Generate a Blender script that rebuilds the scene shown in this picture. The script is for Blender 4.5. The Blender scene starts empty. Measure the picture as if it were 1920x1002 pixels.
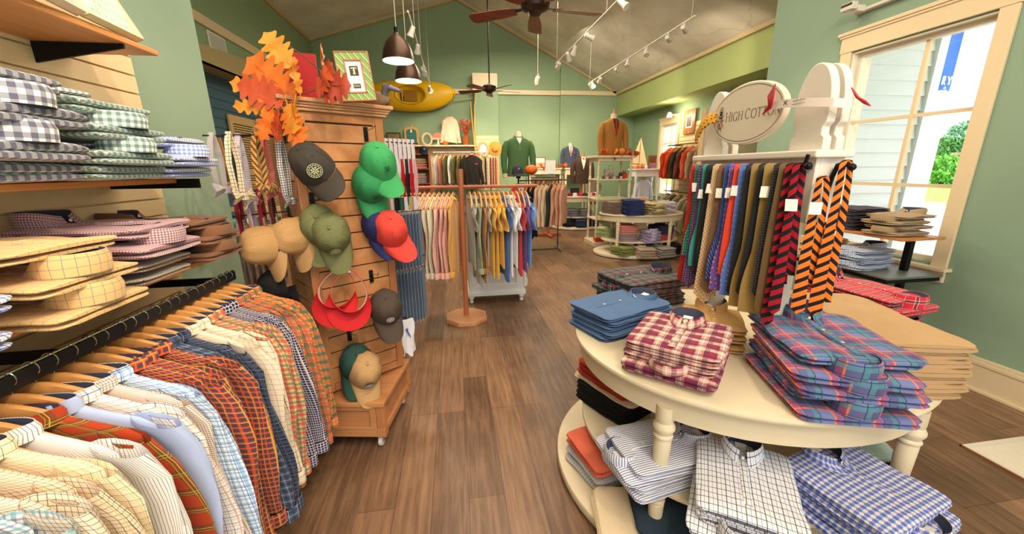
import bpy, bmesh, math, random
from mathutils import Vector, Matrix, Euler
PI = math.pi
R = math.radians
COL = bpy.context.scene.collection
rnd = random.Random(11)

# ------------------------------------------------------------------ camera
def make_camera():
    F = 715.0; th = R(14.5); a = R(8.3); ro = R(0.6)
    fw = Vector((math.sin(a)*math.cos(th), math.cos(a)*math.cos(th), -math.sin(th)))
    r0 = Vector((math.cos(a), -math.sin(a), 0)); u0 = r0.cross(fw)
    rt = r0*math.cos(ro) - u0*math.sin(ro); up = rt.cross(fw)
    m = Matrix((rt, up, -fw)).transposed().to_4x4()
    m.translation = (0, 0, 1.6)
    cd = bpy.data.cameras.new('camera'); cd.sensor_width = 36; cd.lens = F/1920*36
    cd.clip_start = 0.05; cd.clip_end = 200
    c = bpy.data.objects.new('camera', cd); c.matrix_world = m; COL.objects.link(c)
    bpy.context.scene.camera = c
make_camera()

# ------------------------------------------------------------------ world, sun, exposure
sc = bpy.context.scene
sc.view_settings.view_transform = 'Standard'; sc.view_settings.look = 'None'
sc.view_settings.gamma = 1; sc.view_settings.use_curve_mapping = False
sc.view_settings.exposure = 0.05
w = bpy.data.worlds.new('world'); sc.world = w; w.use_nodes = True
bg = w.node_tree.nodes['Background']; bg.inputs[0].default_value = (0.97, 0.985, 1.0, 1); bg.inputs[1].default_value = 2.2
def lamp(name, kind, loc, energy, color=(1, .8, .58), size=.05, target=None, angle=60, blend=.5):
    l = bpy.data.lights.new(name, kind); l.energy = energy; l.color = color
    o = bpy.data.objects.new(name, l); COL.objects.link(o); o.location = loc
    if kind == 'AREA':
        l.shape = 'RECTANGLE'; l.size, l.size_y = size
    else:
        l.shadow_soft_size = size
    if kind == 'SPOT':
        l.spot_size = R(angle); l.spot_blend = blend
    if target is not None:
        o.rotation_euler = (Vector(target)-Vector(loc)).to_track_quat('-Z', 'Y').to_euler()
    return o
sun = bpy.data.lights.new('sun', 'SUN'); sun.energy = 9.0; sun.angle = R(12); sun.color = (1, .96, .9)
so = bpy.data.objects.new('sun', sun); COL.objects.link(so); so.location = (12, 3, 12)
so.rotation_euler = Vector((.25, .55, -1)).to_track_quat('-Z', 'Y').to_euler()
# area fills added under the ceiling with no fixtures: front, middle, back
WARM = (1, .80, .57)
lamp('ceiling_fill', 'AREA', (.2, -1.6, 4.3), 110, (1, .86, .68), (3.0, 1.2), (.4, 2.2, .9))
lamp('ceiling_fill', 'AREA', (.6, 4.0, 4.6), 150, (1, .86, .68), (2.4, 3.0), (.6, 4.0, 0))
lamp('ceiling_fill', 'AREA', (1.6, 9.0, 4.6), 190, (1, .86, .66), (2.4, 2.6), (1.8, 9.4, 0))

# ------------------------------------------------------------------ materials
def lin(c):
    c = c/255.0
    return c/12.92 if c <= .04045 else ((c+.055)/1.055)**2.4
def rgb(c):
    return (lin(c[0]), lin(c[1]), lin(c[2]), 1)
MATS = {}
def base_mat(name, rough=.8, metal=0.0, spec=.3):
    m = bpy.data.materials.new(name); m.use_nodes = True
    b = m.node_tree.nodes['Principled BSDF']
    b.inputs['Roughness'].default_value = rough; b.inputs['Metallic'].default_value = metal
    b.inputs['Specular IOR Level'].default_value = spec
    return m, m.node_tree, b
def plain(name, c, rough=.75, metal=0.0, spec=.3, var=0.0, vs=8, emit=0, bump=0, bs=60):
    if name in MATS: return MATS[name]
    m, t, b = base_mat(name, rough, metal, spec)
    b.inputs['Base Color'].default_value = rgb(c)
    if var or bump:
        tc = t.nodes.new('ShaderNodeTexCoord')
    if var:
        n = t.nodes.new('ShaderNodeTexNoise'); n.inputs['Scale'].default_value = vs; n.inputs['Detail'].default_value = 4
        t.links.new(tc.outputs['Object'], n.inputs['Vector'])
        x = t.nodes.new('ShaderNodeMix'); x.data_type = 'RGBA'
        x.inputs['A'].default_value = rgb([max(0, k*(1-var)) for k in c]); x.inputs['B'].default_value = rgb([min(255, k*(1+var)) for k in c])
        t.links.new(n.outputs['Fac'], x.inputs['Factor']); t.links.new(x.outputs['Result'], b.inputs['Base Color'])
    if bump:
        n2 = t.nodes.new('ShaderNodeTexNoise'); n2.inputs['Scale'].default_value = bs; n2.inputs['Detail'].default_value = 5
        t.links.new(tc.outputs['Object'], n2.inputs['Vector'])
        bp = t.nodes.new('ShaderNodeBump'); bp.inputs['Strength'].default_value = bump; bp.inputs['Distance'].default_value = .01
        t.links.new(n2.outputs['Fac'], bp.inputs['Height']); t.links.new(bp.outputs['Normal'], b.inputs['Normal'])
    if emit:
        b.inputs['Emission Color'].default_value = rgb(c); b.inputs['Emission Strength'].default_value = emit
    MATS[name] = m
    return m
def wood(name, c1, c2, stretch=(1, 1, 12), scale=3.0, rough=.45):
    if name in MATS: return MATS[name]
    m, t, b = base_mat(name, rough, 0, .4)
    tc = t.nodes.new('ShaderNodeTexCoord'); mp = t.nodes.new('ShaderNodeMapping')
    mp.inputs['Scale'].default_value = [scale*12/s for s in stretch]
    n = t.nodes.new('ShaderNodeTexNoise'); n.inputs['Scale'].default_value = 1.0; n.inputs['Detail'].default_value = 6; n.inputs['Distortion'].default_value = .6
    r = t.nodes.new('ShaderNodeValToRGB'); r.color_ramp.elements[0].position = .3; r.color_ramp.elements[1].position = .7
    r.color_ramp.elements[0].color = rgb(c1); r.color_ramp.elements[1].color = rgb(c2)
    t.links.new(tc.outputs['Object'], mp.inputs['Vector']); t.links.new(mp.outputs['Vector'], n.inputs['Vector'])
    t.links.new(n.outputs['Fac'], r.inputs['Fac']); t.links.new(r.outputs['Color'], b.inputs['Base Color'])
    MATS[name] = m
    return m
def plaid(name, c, stripes, rot=0, rough=.9, var=.06):
    """woven cloth: stripes = (axis 'u'/'v'/'w' for both, period mm, offset 0..1, width mm, colour, alpha)"""
    if name in MATS: return MATS[name]
    m, t, b = base_mat(name, rough, 0, .15)
    b.inputs['Sheen Weight'].default_value = .15
    uv = t.nodes.new('ShaderNodeUVMap'); src = uv.outputs['UV']
    if rot:
        mp = t.nodes.new('ShaderNodeMapping'); mp.inputs['Rotation'].default_value = (0, 0, R(rot))
        t.links.new(src, mp.inputs['Vector']); src = mp.outputs['Vector']
    sp = t.nodes.new('ShaderNodeSeparateXYZ'); t.links.new(src, sp.inputs[0])
    col = None
    ex = []
    for s in stripes:
        ex += [(a,)+tuple(s[1:]) for a in ('uv' if s[0] == 'w' else s[0])]
    def math_(op, a, bb):
        n = t.nodes.new('ShaderNodeMath'); n.operation = op
        t.links.new(a, n.inputs[0])
        if bb is not None: n.inputs[1].default_value = bb
        return n.outputs[0]
    for ax, per, off, wd, cc, al in ex:
        o = sp.outputs['X' if ax == 'u' else 'Y']
        n = t.nodes.new('ShaderNodeMath'); n.operation = 'MULTIPLY_ADD'
        t.links.new(o, n.inputs[0]); n.inputs[1].default_value = 1000.0/per; n.inputs[2].default_value = 100.5-off
        f = math_('FRACT', n.outputs[0], None); f = math_('SUBTRACT', f, .5); f = math_('ABSOLUTE', f, None)
        f = math_('LESS_THAN', f, wd/per/2)
        f = math_('MULTIPLY', f, al)
        x = t.nodes.new('ShaderNodeMix'); x.data_type = 'RGBA'
        t.links.new(f, x.inputs['Factor'])
        if col is None: x.inputs['A'].default_value = rgb(c)
        else: t.links.new(col, x.inputs['A'])
        x.inputs['B'].default_value = rgb(cc); col = x.outputs['Result']
    if col is None: b.inputs['Base Color'].default_value = rgb(c)
    else: t.links.new(col, b.inputs['Base Color'])
    MATS[name] = m
    return m
def gingham(name, c, base=(240, 240, 238), per=13):
    return plaid(name, base, [('u', per, .5, per/2, c, .62), ('v', per, .5, per/2, c, .62)])
def dots(name, c, dc, per=12, rad=2.2, rough=.7):
    if name in MATS: return MATS[name]
    m, t, b = base_mat(name, rough, 0, .3)
    uv = t.nodes.new('ShaderNodeUVMap'); v = t.nodes.new('ShaderNodeTexVoronoi')
    v.inputs['Scale'].default_value = 1000.0/per; v.inputs['Randomness'].default_value = .25; v.voronoi_dimensions = '2D'
    t.links.new(uv.outputs['UV'], v.inputs['Vector'])
    l = t.nodes.new('ShaderNodeMath'); l.operation = 'LESS_THAN'; l.inputs[1].default_value = rad/per
    t.links.new(v.outputs['Distance'], l.inputs[0])
    x = t.nodes.new('ShaderNodeMix'); x.data_type = 'RGBA'; x.inputs['A'].default_value = rgb(c); x.inputs['B'].default_value = rgb(dc)
    t.links.new(l.outputs[0], x.inputs['Factor']); t.links.new(x.outputs['Result'], b.inputs['Base Color'])
    MATS[name] = m
    return m

# ------------------------------------------------------------------ mesh helpers
class MB:
    def __init__(s):
        s.v = []; s.f = []; s.uv = []; s.mi = []
    def add(s, verts, faces, uvs=None, m=0, M=None):
        o = len(s.v)
        for p in verts:
            p = Vector(p)
            s.v.append(M @ p if M is not None else p)
        for i, f in enumerate(faces):
            s.f.append([o+k for k in f]); s.mi.append(m)
            s.uv.append(uvs[i] if uvs else None)
        return s
    def box(s, x0, y0, z0, x1, y1, z1, m=0, M=None):
        v = [(x, y, z) for z in (z0, z1) for y in (y0, y1) for x in (x0, x1)]
        return s.add(v, [(0, 2, 3, 1), (4, 5, 7, 6), (0, 1, 5, 4), (2, 6, 7, 3), (0, 4, 6, 2), (1, 3, 7, 5)], None, m, M)
    def grid(s, rows, m=0, M=None, closed=False, u0=0.0, v0=0.0, capends=False):
        rows = [[Vector(p) for p in r] for r in rows]
        n = len(rows[0]); k = len(rows)
        V = [p for r in rows for p in r]
        mid = n//2
        vv = [v0]
        for i in range(1, k): vv.append(vv[-1] + (rows[i][mid]-rows[i-1][mid]).length)
        ref = max(rows, key=lambda r: sum((r[j]-r[j-1]).length for j in range(1, n)))
        uu = [u0]
        for j in range(1, n): uu.append(uu[-1] + (ref[j]-ref[j-1]).length)
        if closed: uu.append(uu[-1] + (ref[0]-ref[-1]).length)
        F = []; U = []
        for i in range(k-1):
            for j in range(n if closed else n-1):
                j2 = (j+1) % n
                F.append((i*n+j, i*n+j2, (i+1)*n+j2, (i+1)*n+j))
                U.append([(uu[j], vv[i]), (uu[j+1], vv[i]), (uu[j+1], vv[i+1]), (uu[j], vv[i+1])])
        s.add(V, F, U, m, M)
        if capends:
            o = len(s.v)-len(V)
            for ii, rev in ((0, True), (k-1, False)):
                idx = [o+ii*n+j for j in range(n)]
                s.f.append(idx[::-1] if rev else idx); s.mi.append(m); s.uv.append(None)
        return s
    def lathe(s, prof, n=20, m=0, M=None, sx=1.0, sy=1.0):
        rows = [[(r*sx*math.cos(2*PI*j/n), r*sy*math.sin(2*PI*j/n), z) for j in range(n)] for r, z in prof]
        return s.grid(rows, m, M, closed=True, capends=True)
    def tube(s, path, r, n=8, m=0, M=None, flat=1.0):
        P = [Vector(p) for p in path]; k = len(P)
        rr = r if isinstance(r, (list, tuple)) else [r]*k
        rows = []; ref = None
        for i in range(k):
            t = (P[min(i+1, k-1)]-P[max(i-1, 0)]).normalized()
            if ref is None:
                a = Vector((0, 0, 1)) if abs(t.z) < .9 else Vector((1, 0, 0))
                ref = (a - t*a.dot(t)).normalized()
            else:
                ref = (ref - t*ref.dot(t)).normalized()
            b = t.cross(ref)
            rows.append([P[i] + ref*(rr[i]*math.cos(2*PI*j/n)) + b*(rr[i]*flat*math.sin(2*PI*j/n)) for j in range(n)])
        return s.grid(rows, m, M, closed=True, capends=True)
    def prism(s, poly, z0, z1, m=0, M=None):
        n = len(poly)
        v = [(x, y, z0) for x, y in poly] + [(x, y, z1) for x, y in poly]
        f = [tuple(range(n-1, -1, -1)), tuple(range(n, 2*n))] + [(i, (i+1) % n, n+(i+1) % n, n+i) for i in range(n)]
        return s.add(v, f, None, m, M)
    def ball(s, c, r, n=10, m=0, sz=1.0, M=None):
        pr = [(r*math.sin(PI*i/n)+1e-5, -r*sz*math.cos(PI*i/n)) for i in range(n+1)]
        T = Matrix.Translation(c)
        return s.lathe(pr, max(8, n), m, T if M is None else M @ T)
    def build(s, name, mats, parent=None, smooth=40, bevel=0, solid=0, uvscale=1.0, subsurf=0):
        me = bpy.data.meshes.new(name)
        me.from_pydata([tuple(p) for p in s.v], [], s.f)
        if not isinstance(mats, (list, tuple)): mats = [mats]
        for mm in mats: me.materials.append(mm)
        ul = me.uv_layers.new(name='UVMap')
        dat = [0.0]*(2*len(me.loops)); li = 0
        for fi, f in enumerate(s.f):
            u = s.uv[fi]
            if u is None:
                nr = Vector((0, 0, 0)); P = [s.v[k] for k in f]
                for a in range(len(P)):
                    p, q = P[a], P[(a+1) % len(P)]
                    nr += Vector(((p.y-q.y)*(p.z+q.z), (p.z-q.z)*(p.x+q.x), (p.x-q.x)*(p.y+q.y)))
                ax = max(range(3), key=lambda i: abs(nr[i])); i0, i1 = [(1, 2), (0, 2), (0, 1)][ax]
                u = [(p[i0], p[i1]) for p in P]
            for a in u:
                dat[li] = a[0]*uvscale; dat[li+1] = a[1]*uvscale; li += 2
        ul.data.foreach_set('uv', dat)
        me.polygons.foreach_set('material_index', s.mi)
        if smooth:
            bm = bmesh.new(); bm.from_mesh(me); bmesh.ops.remove_doubles(bm, verts=bm.verts, dist=1e-6)
            ca = math.cos(R(smooth))
            for f in bm.faces: f.smooth = True
            for e in bm.edges:
                if len(e.link_faces) == 2 and e.link_faces[0].normal.dot(e.link_faces[1].normal) < ca: e.smooth = False
            bm.to_mesh(me); bm.free()
        me.validate()
        o = bpy.data.objects.new(name, me); COL.objects.link(o)
        if parent is not None: o.parent = parent
        if bevel:
            b = o.modifiers.new('bevel', 'BEVEL'); b.width = bevel; b.segments = 2; b.limit_method = 'ANGLE'; b.angle_limit = R(35)
        if solid:
            b = o.modifiers.new('solid', 'SOLIDIFY'); b.thickness = solid; b.offset = 0
            if smooth:
                b = o.modifiers.new('split', 'EDGE_SPLIT'); b.split_angle = R(max(50, smooth))
        if subsurf:
            b = o.modifiers.new('sub', 'SUBSURF'); b.levels = subsurf; b.render_levels = subsurf
        return o
def tag(o, label=None, cat=None, group=None, kind=None):
    if label: o['label'] = label
    if cat: o['category'] = cat
    if group: o['group'] = group
    if kind: o['kind'] = kind
    return o
def thing(name, label, cat, loc=(0, 0, 0), rz=0, group=None):
    o = bpy.data.objects.new(name, None); COL.objects.link(o)
    o.empty_display_size = .05
    o.location = loc; o.rotation_euler = (0, 0, rz)
    return tag(o, label, cat, group)
def struct(o):
    o['kind'] = 'structure'; return o
def relabel(o, label): o['label'] = label; return o
def children(o): return CH.get(o.name) or list(o.children)
CH = {}
def copy_tree(o, parent=None, mat=None):
    c = o.copy(); COL.objects.link(c)
    if parent is not None:
        c.parent = parent; c.matrix_parent_inverse = o.matrix_parent_inverse.copy()
    for ch in list(o.children): copy_tree(ch, c)
    return c
def put(o, loc, rot=(0, 0, 0), scale=None):
    o.location = loc; o.rotation_euler = rot
    if scale: o.scale = (scale,)*3 if not isinstance(scale, (tuple, list)) else scale
    return o
ORD = ['topmost', 'second', 'third', 'fourth', 'fifth', 'sixth', 'seventh', 'eighth', 'ninth', 'tenth', 'eleventh', 'twelfth']
NTH = ['first', 'second', 'third', 'fourth', 'fifth', 'sixth', 'seventh', 'eighth', 'ninth', 'tenth', 'eleventh', 'twelfth', 'thirteenth', 'fourteenth',
       'fifteenth', 'sixteenth', 'seventeenth', 'eighteenth', 'nineteenth', 'twentieth', 'twenty-first', 'twenty-second', 'twenty-third', 'twenty-fourth', 'twenty-fifth',
       'twenty-sixth', 'twenty-seventh', 'twenty-eighth', 'twenty-ninth', 'thirtieth']
def RZ(a): return Matrix.Rotation(a, 4, 'Z')
def RX(a): return Matrix.Rotation(a, 4, 'X')
def RY(a): return Matrix.Rotation(a, 4, 'Y')
def T(*p): return Matrix.Translation(p if len(p) == 3 else p[0])
# ================================================================== the setting
TEAL = plain('teal_paint', (142, 165, 142), .7, var=.025, vs=2, bump=.05, bs=180)
SAGE = plain('sage_paint', (142, 166, 132), .7, var=.03, vs=1.5, bump=.05, bs=150)
CREAM = plain('cream_trim_paint', (228, 206, 168), .4, bump=.03, bs=90)
WHITEP = plain('white_paint', (236, 232, 222), .38)
ANTIQ = plain('antique_white_paint', (216, 200, 170), .4, var=.03, vs=5)
BLACK = plain('black_metal', (22, 21, 22), .4, .4)
CHROME = plain('chrome', (205, 202, 196), .22, 1.0)
GLASSY = plain('dark_glass', (30, 32, 34), .08)

def floor_mat():
    m, t, b = base_mat('plank_floor', .36, 0, .35)
    tc = t.nodes.new('ShaderNodeTexCoord')
    mp = t.nodes.new('ShaderNodeMapping'); mp.inputs['Rotation'].default_value = (0, 0, R(90))
    t.links.new(tc.outputs['Object'], mp.inputs['Vector'])
    br = t.nodes.new('ShaderNodeTexBrick'); br.offset = .37; br.offset_frequency = 3; br.squash = 1
    br.inputs['Scale'].default_value = 1; br.inputs['Brick Width'].default_value = 1.15; br.inputs['Row Height'].default_value = .18
    br.inputs['Mortar Size'].default_value = .0016; br.inputs['Mortar Smooth'].default_value = .1; br.inputs['Bias'].default_value = 0
    br.inputs['Color1'].default_value = (0, 0, 0, 1); br.inputs['Color2'].default_value = (1, 1, 1, 1); br.inputs['Mortar'].default_value = (.3, .3, .3, 1)
    t.links.new(mp.outputs['Vector'], br.inputs['Vector'])
    m2 = t.nodes.new('ShaderNodeMapping'); m2.inputs['Scale'].default_value = (38, 2.6, 1)
    t.links.new(tc.outputs['Object'], m2.inputs['Vector'])
    n = t.nodes.new('ShaderNodeTexNoise'); n.inputs['Scale'].default_value = 1; n.inputs['Detail'].default_value = 8; n.inputs['Roughness'].default_value = .65; n.inputs['Distortion'].default_value = .4
    t.links.new(m2.outputs['Vector'], n.inputs['Vector'])
    n2 = t.nodes.new('ShaderNodeTexNoise'); n2.inputs['Scale'].default_value = 2.2; n2.inputs['Detail'].default_value = 3
    t.links.new(tc.outputs['Object'], n2.inputs['Vector'])
    def add(a, ka, bb, kb):
        x = t.nodes.new('ShaderNodeMath'); x.operation = 'MULTIPLY'; t.links.new(a, x.inputs[0]); x.inputs[1].default_value = ka
        y = t.nodes.new('ShaderNodeMath'); y.operation = 'MULTIPLY_ADD'; t.links.new(bb, y.inputs[0]); y.inputs[1].default_value = kb
        t.links.new(x.outputs[0], y.inputs[2]); return y.outputs[0]
    v = add(br.outputs['Color'], .15, n.outputs['Fac'], .62); v = add(v, 1.0, n2.outputs['Fac'], .3)
    r = t.nodes.new('ShaderNodeValToRGB'); e = r.color_ramp.elements
    e[0].position = .3; e[0].color = rgb((70, 48, 35)); e[1].position = .84; e[1].color = rgb((176, 136, 100))
    k = e.new(.46); k.color = rgb((104, 77, 58)); k = e.new(.62); k.color = rgb((136, 103, 78))
    t.links.new(v, r.inputs['Fac'])
    x = t.nodes.new('ShaderNodeMix'); x.data_type = 'RGBA'; x.inputs['B'].default_value = rgb((48, 31, 22))
    t.links.new(r.outputs['Color'], x.inputs['A'])
    fm = t.nodes.new('ShaderNodeMath'); fm.operation = 'MULTIPLY'; fm.inputs[1].default_value = .6
    t.links.new(br.outputs['Fac'], fm.inputs[0]); t.links.new(fm.outputs[0], x.inputs['Factor'])
    t.links.new(x.outputs['Result'], b.inputs['Base Color'])
    bp = t.nodes.new('ShaderNodeBump'); bp.inputs['Strength'].default_value = .12; bp.inputs['Distance'].default_value = .003
    t.links.new(n.outputs['Fac'], bp.inputs['Height']); t.links.new(bp.outputs['Normal'], b.inputs['Normal'])
    return m
struct(MB().box(-4.6, -3.6, -.1, 5.9, 12.3, 0).build('floor', floor_mat(), smooth=0))

def ceil_mat():
    m, t, b = base_mat('papered_ceiling', .8, 0, .2)
    tc = t.nodes.new('ShaderNodeTexCoord')
    n = t.nodes.new('ShaderNodeTexNoise'); n.inputs['Scale'].default_value = 1.3; n.inputs['Detail'].default_value = 7
    t.links.new(tc.outputs['Object'], n.inputs['Vector'])
    r = t.nodes.new('ShaderNodeValToRGB'); r.color_ramp.elements[0].color = rgb((196, 190, 176)); r.color_ramp.elements[1].color = rgb((228, 222, 208))
    r.color_ramp.elements[0].position = .3; r.color_ramp.elements[1].position = .7
    t.links.new(n.outputs['Fac'], r.inputs['Fac'])
    v = t.nodes.new('ShaderNodeTexVoronoi'); v.feature = 'DISTANCE_TO_EDGE'; v.inputs['Scale'].default_value = .38
    n3 = t.nodes.new('ShaderNodeTexNoise'); n3.inputs['Scale'].default_value = 2.0; n3.inputs['Detail'].default_value = 4
    t.links.new(tc.outputs['Object'], n3.inputs['Vector'])
    mx = t.nodes.new('ShaderNodeMix'); mx.data_type = 'RGBA'; mx.inputs['Factor'].default_value = .3
    t.links.new(tc.outputs['Object'], mx.inputs['A']); t.links.new(n3.outputs['Color'], mx.inputs['B'])
    t.links.new(mx.outputs['Result'], v.inputs['Vector'])
    l = t.nodes.new('ShaderNodeMath'); l.operation = 'LESS_THAN'; l.inputs[1].default_value = .0045
    t.links.new(v.outputs['Distance'], l.inputs[0])
    l2 = t.nodes.new('ShaderNodeMath'); l2.operation = 'MULTIPLY'; l2.inputs[1].default_value = .13; t.links.new(l.outputs[0], l2.inputs[0])
    x = t.nodes.new('ShaderNodeMix'); x.data_type = 'RGBA'; x.inputs['B'].default_value = rgb((120, 112, 98))
    t.links.new(r.outputs['Color'], x.inputs['A']); t.links.new(l2.outputs[0], x.inputs['Factor'])
    t.links.new(x.outputs['Result'], b.inputs['Base Color'])
    bp = t.nodes.new('ShaderNodeBump'); bp.inputs['Strength'].default_value = .35; bp.inputs['Distance'].default_value = .02
    t.links.new(n.outputs['Fac'], bp.inputs['Height']); t.links.new(bp.outputs['Normal'], b.inputs['Normal'])
    return m
def cz(x): return 4.98+.29*(x+3.62) if x < .28 else 3.78+.49*(5.03-x)
mb = MB()
for xs in ((-4.1, .28), (.28, 5.9)):
    a, bq = xs
    za, zb = cz(a), cz(bq)
    mb.add([(a, -3.6, za), (bq, -3.6, zb), (bq, 12.3, zb), (a, 12.3, za), (a, -3.6, za+.12), (bq, -3.6, zb+.12), (bq, 12.3, zb+.12), (a, 12.3, za+.12)],
           [(0, 3, 2, 1), (4, 5, 6, 7), (0, 1, 5, 4), (2, 3, 7, 6), (1, 2, 6, 5), (0, 4, 7, 3)])
struct(mb.build('ceiling', ceil_mat(), smooth=0))

# right wall with its window hole, step out and dropped bulkhead
WY0, WY1, WZ0, WZ1 = 2.40, 3.40, .84, 2.60
mb = MB()
mb.box(3.7, -3.6, 0, 3.9, WY0, 4.3); mb.box(3.7, WY1, 0, 3.9, 4.41, 4.3)
mb.box(3.7, WY0, 0, 3.9, WY1, WZ0); mb.box(3.7, WY0, WZ1, 3.9, WY1, 4.3)
struct(mb.build('wall_right', TEAL, smooth=0))
mb = MB(); mb.box(3.9, 4.25, 0, 5.75, 4.41, 3.3)
struct(mb.build('wall_step', SAGE, smooth=0))
mb = MB(); RW0, RW1, RZ0, RZ1 = 9.42, 10.15, .85, 2.66
mb.box(5.6, 4.41, 0, 5.75, RW0, 3.2); mb.box(5.6, RW1, 0, 5.75, 12.2, 3.2); mb.box(5.6, RW0, 0, 5.75, RW1, RZ0); mb.box(5.6, RW0, RZ1, 5.75, RW1, 3.2)
struct(mb.build('wall_far_right', SAGE, smooth=0))
struct(MB().box(5.03, 4.41, 3.12, 5.75, 12.0, 4.4).build('wall_bulkhead', plain('bulkhead_lit_paint', (158, 172, 112), .7, var=.03, vs=1.5), smooth=0))  # yellow-green lamp light on this face is put into its colour
# back wall: two planes, a pilaster with its cream cap
mb = MB(); mb.box(-4.1, 12.0, 0, 3.25, 12.2, 6.3); mb.box(3.25, 11.9, 0, 5.75, 12.2, 6.3)
struct(mb.build('wall_back', SAGE, smooth=0))
mb = MB(); mb.box(.68, 11.72, 0, 1.36, 12.0, 3.75)
struct(mb.build('wall_pilaster', SAGE, smooth=0))
struct(MB().box(.64, 11.7, 3.75, 1.34, 11.999, 4.2).build('trim_1', CREAM, smooth=0))
mb = MB(); mb.box(-3.6, 11.96, 3.70, .64, 11.999, 3.82); mb.box(1.36, 11.94, 3.70, 3.25, 11.999, 3.82); mb.box(3.25, 11.86, 3.70, 5.03, 11.899, 3.82)
struct(mb.build('trim_2', CREAM, smooth=0))
# left walls
struct(MB().box(-1.6, -3.6, 0, -1.4, 2.65, 5.75).build('wall_left', TEAL, smooth=0))
struct(MB().box(-4.1, 2.5, 0, -1.6, 2.65, 5.6).build('wall_left_return', SAGE, smooth=0))
struct(MB().box(-3.9, 2.65, 3.2, -3.62, 12.0, 5.2).build('wall_far_left', SAGE, smooth=0))
mb = MB(); mb.box(-3.62, 2.65, 3.72, -3.58, 12.0, 3.86)
struct(mb.build('trim_3', CREAM, smooth=0))
def zt(y): return 3.40+.087*(y-6.9)
mb = MB()
P = [(-3.9, 2.65, 3.1), (-3.5, 2.65, 3.1), (-3.5, 12, 3.22), (-3.9, 12, 3.22)]
mb.add(P+[(x, y, zt(y)) for x, y, z in P], [(0, 3, 2, 1), (4, 5, 6, 7), (0, 1, 5, 4), (1, 2, 6, 5), (2, 3, 7, 6), (3, 0, 4, 7)])
struct(mb.build('trim_4', plain('khaki_trim', (176, 158, 116), .5), smooth=0))
BLUE = plain('blue_siding', (74, 104, 122), .6, var=.05, vs=3)
mb = MB()
for i in range(22):
    z0 = i*.155
    mb.add([(-3.9, 2.65, z0), (-3.9, 12, z0), (-3.885, 2.65, z0), (-3.885, 12, z0), (-3.9, 2.65, z0+.155), (-3.9, 12, z0+.155)], [(2, 3, 5, 4), (0, 1, 3, 2)])
mb.box(-4.1, 2.65, 0, -3.9, 12, 3.3)
struct(mb.build('wall_siding', BLUE, smooth=0))
# crown strips along the ceiling
mb = MB()
mb.box(4.96, 4.41, 3.72, 5.03, 11.9, 3.79)
struct(mb.build('trim_5', plain('old_crown', (190, 172, 130), .6), smooth=0))
mb = MB(); mb.box(-3.62, 2.65, 4.90, -3.56, 12.0, 4.985)
struct(mb.build('trim_6', plain('old_crown', (190, 172, 130)), smooth=0))
for xa, xb in ((-3.62, .28), (.28, 5.03)):
    mb = MB(); za, zb = cz(xa), cz(xb)
    mb.add([(xa, 11.86, za-.07), (xb, 11.86, zb-.07), (xb, 11.86, zb), (xa, 11.86, za), (xa, 12, za-.07), (xb, 12, zb-.07), (xb, 12, zb), (xa, 12, za)],
           [(0, 1, 2, 3), (0, 4, 5, 1), (3, 2, 6, 7)])
    struct(mb.build('trim_7', plain('old_crown', (190, 172, 130)), smooth=0))
# baseboard on the right wall
mb = MB(); mb.box(3.672, -3.6, 0, 3.699, 4.41, .20); mb.box(3.664, -3.6, .195, 3.699, 4.41, .222); mb.box(3.676, -3.6, .222, 3.699, 4.41, .245); mb.box(3.655, -3.6, 0, 3.672, 4.41, .022)
struct(mb.build('baseboard_right', CREAM, smooth=0, bevel=.003))
mb = MB(); mb.box(5.57, 4.41, 0, 5.599, 12, .2)
struct(mb.build('baseboard_far_right', CREAM, smooth=0))
mb = MB(); mb.box(-1.399, 2.06, 0, -1.372, 2.65, .2)
struct(mb.build('baseboard_left', CREAM, smooth=0))

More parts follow.
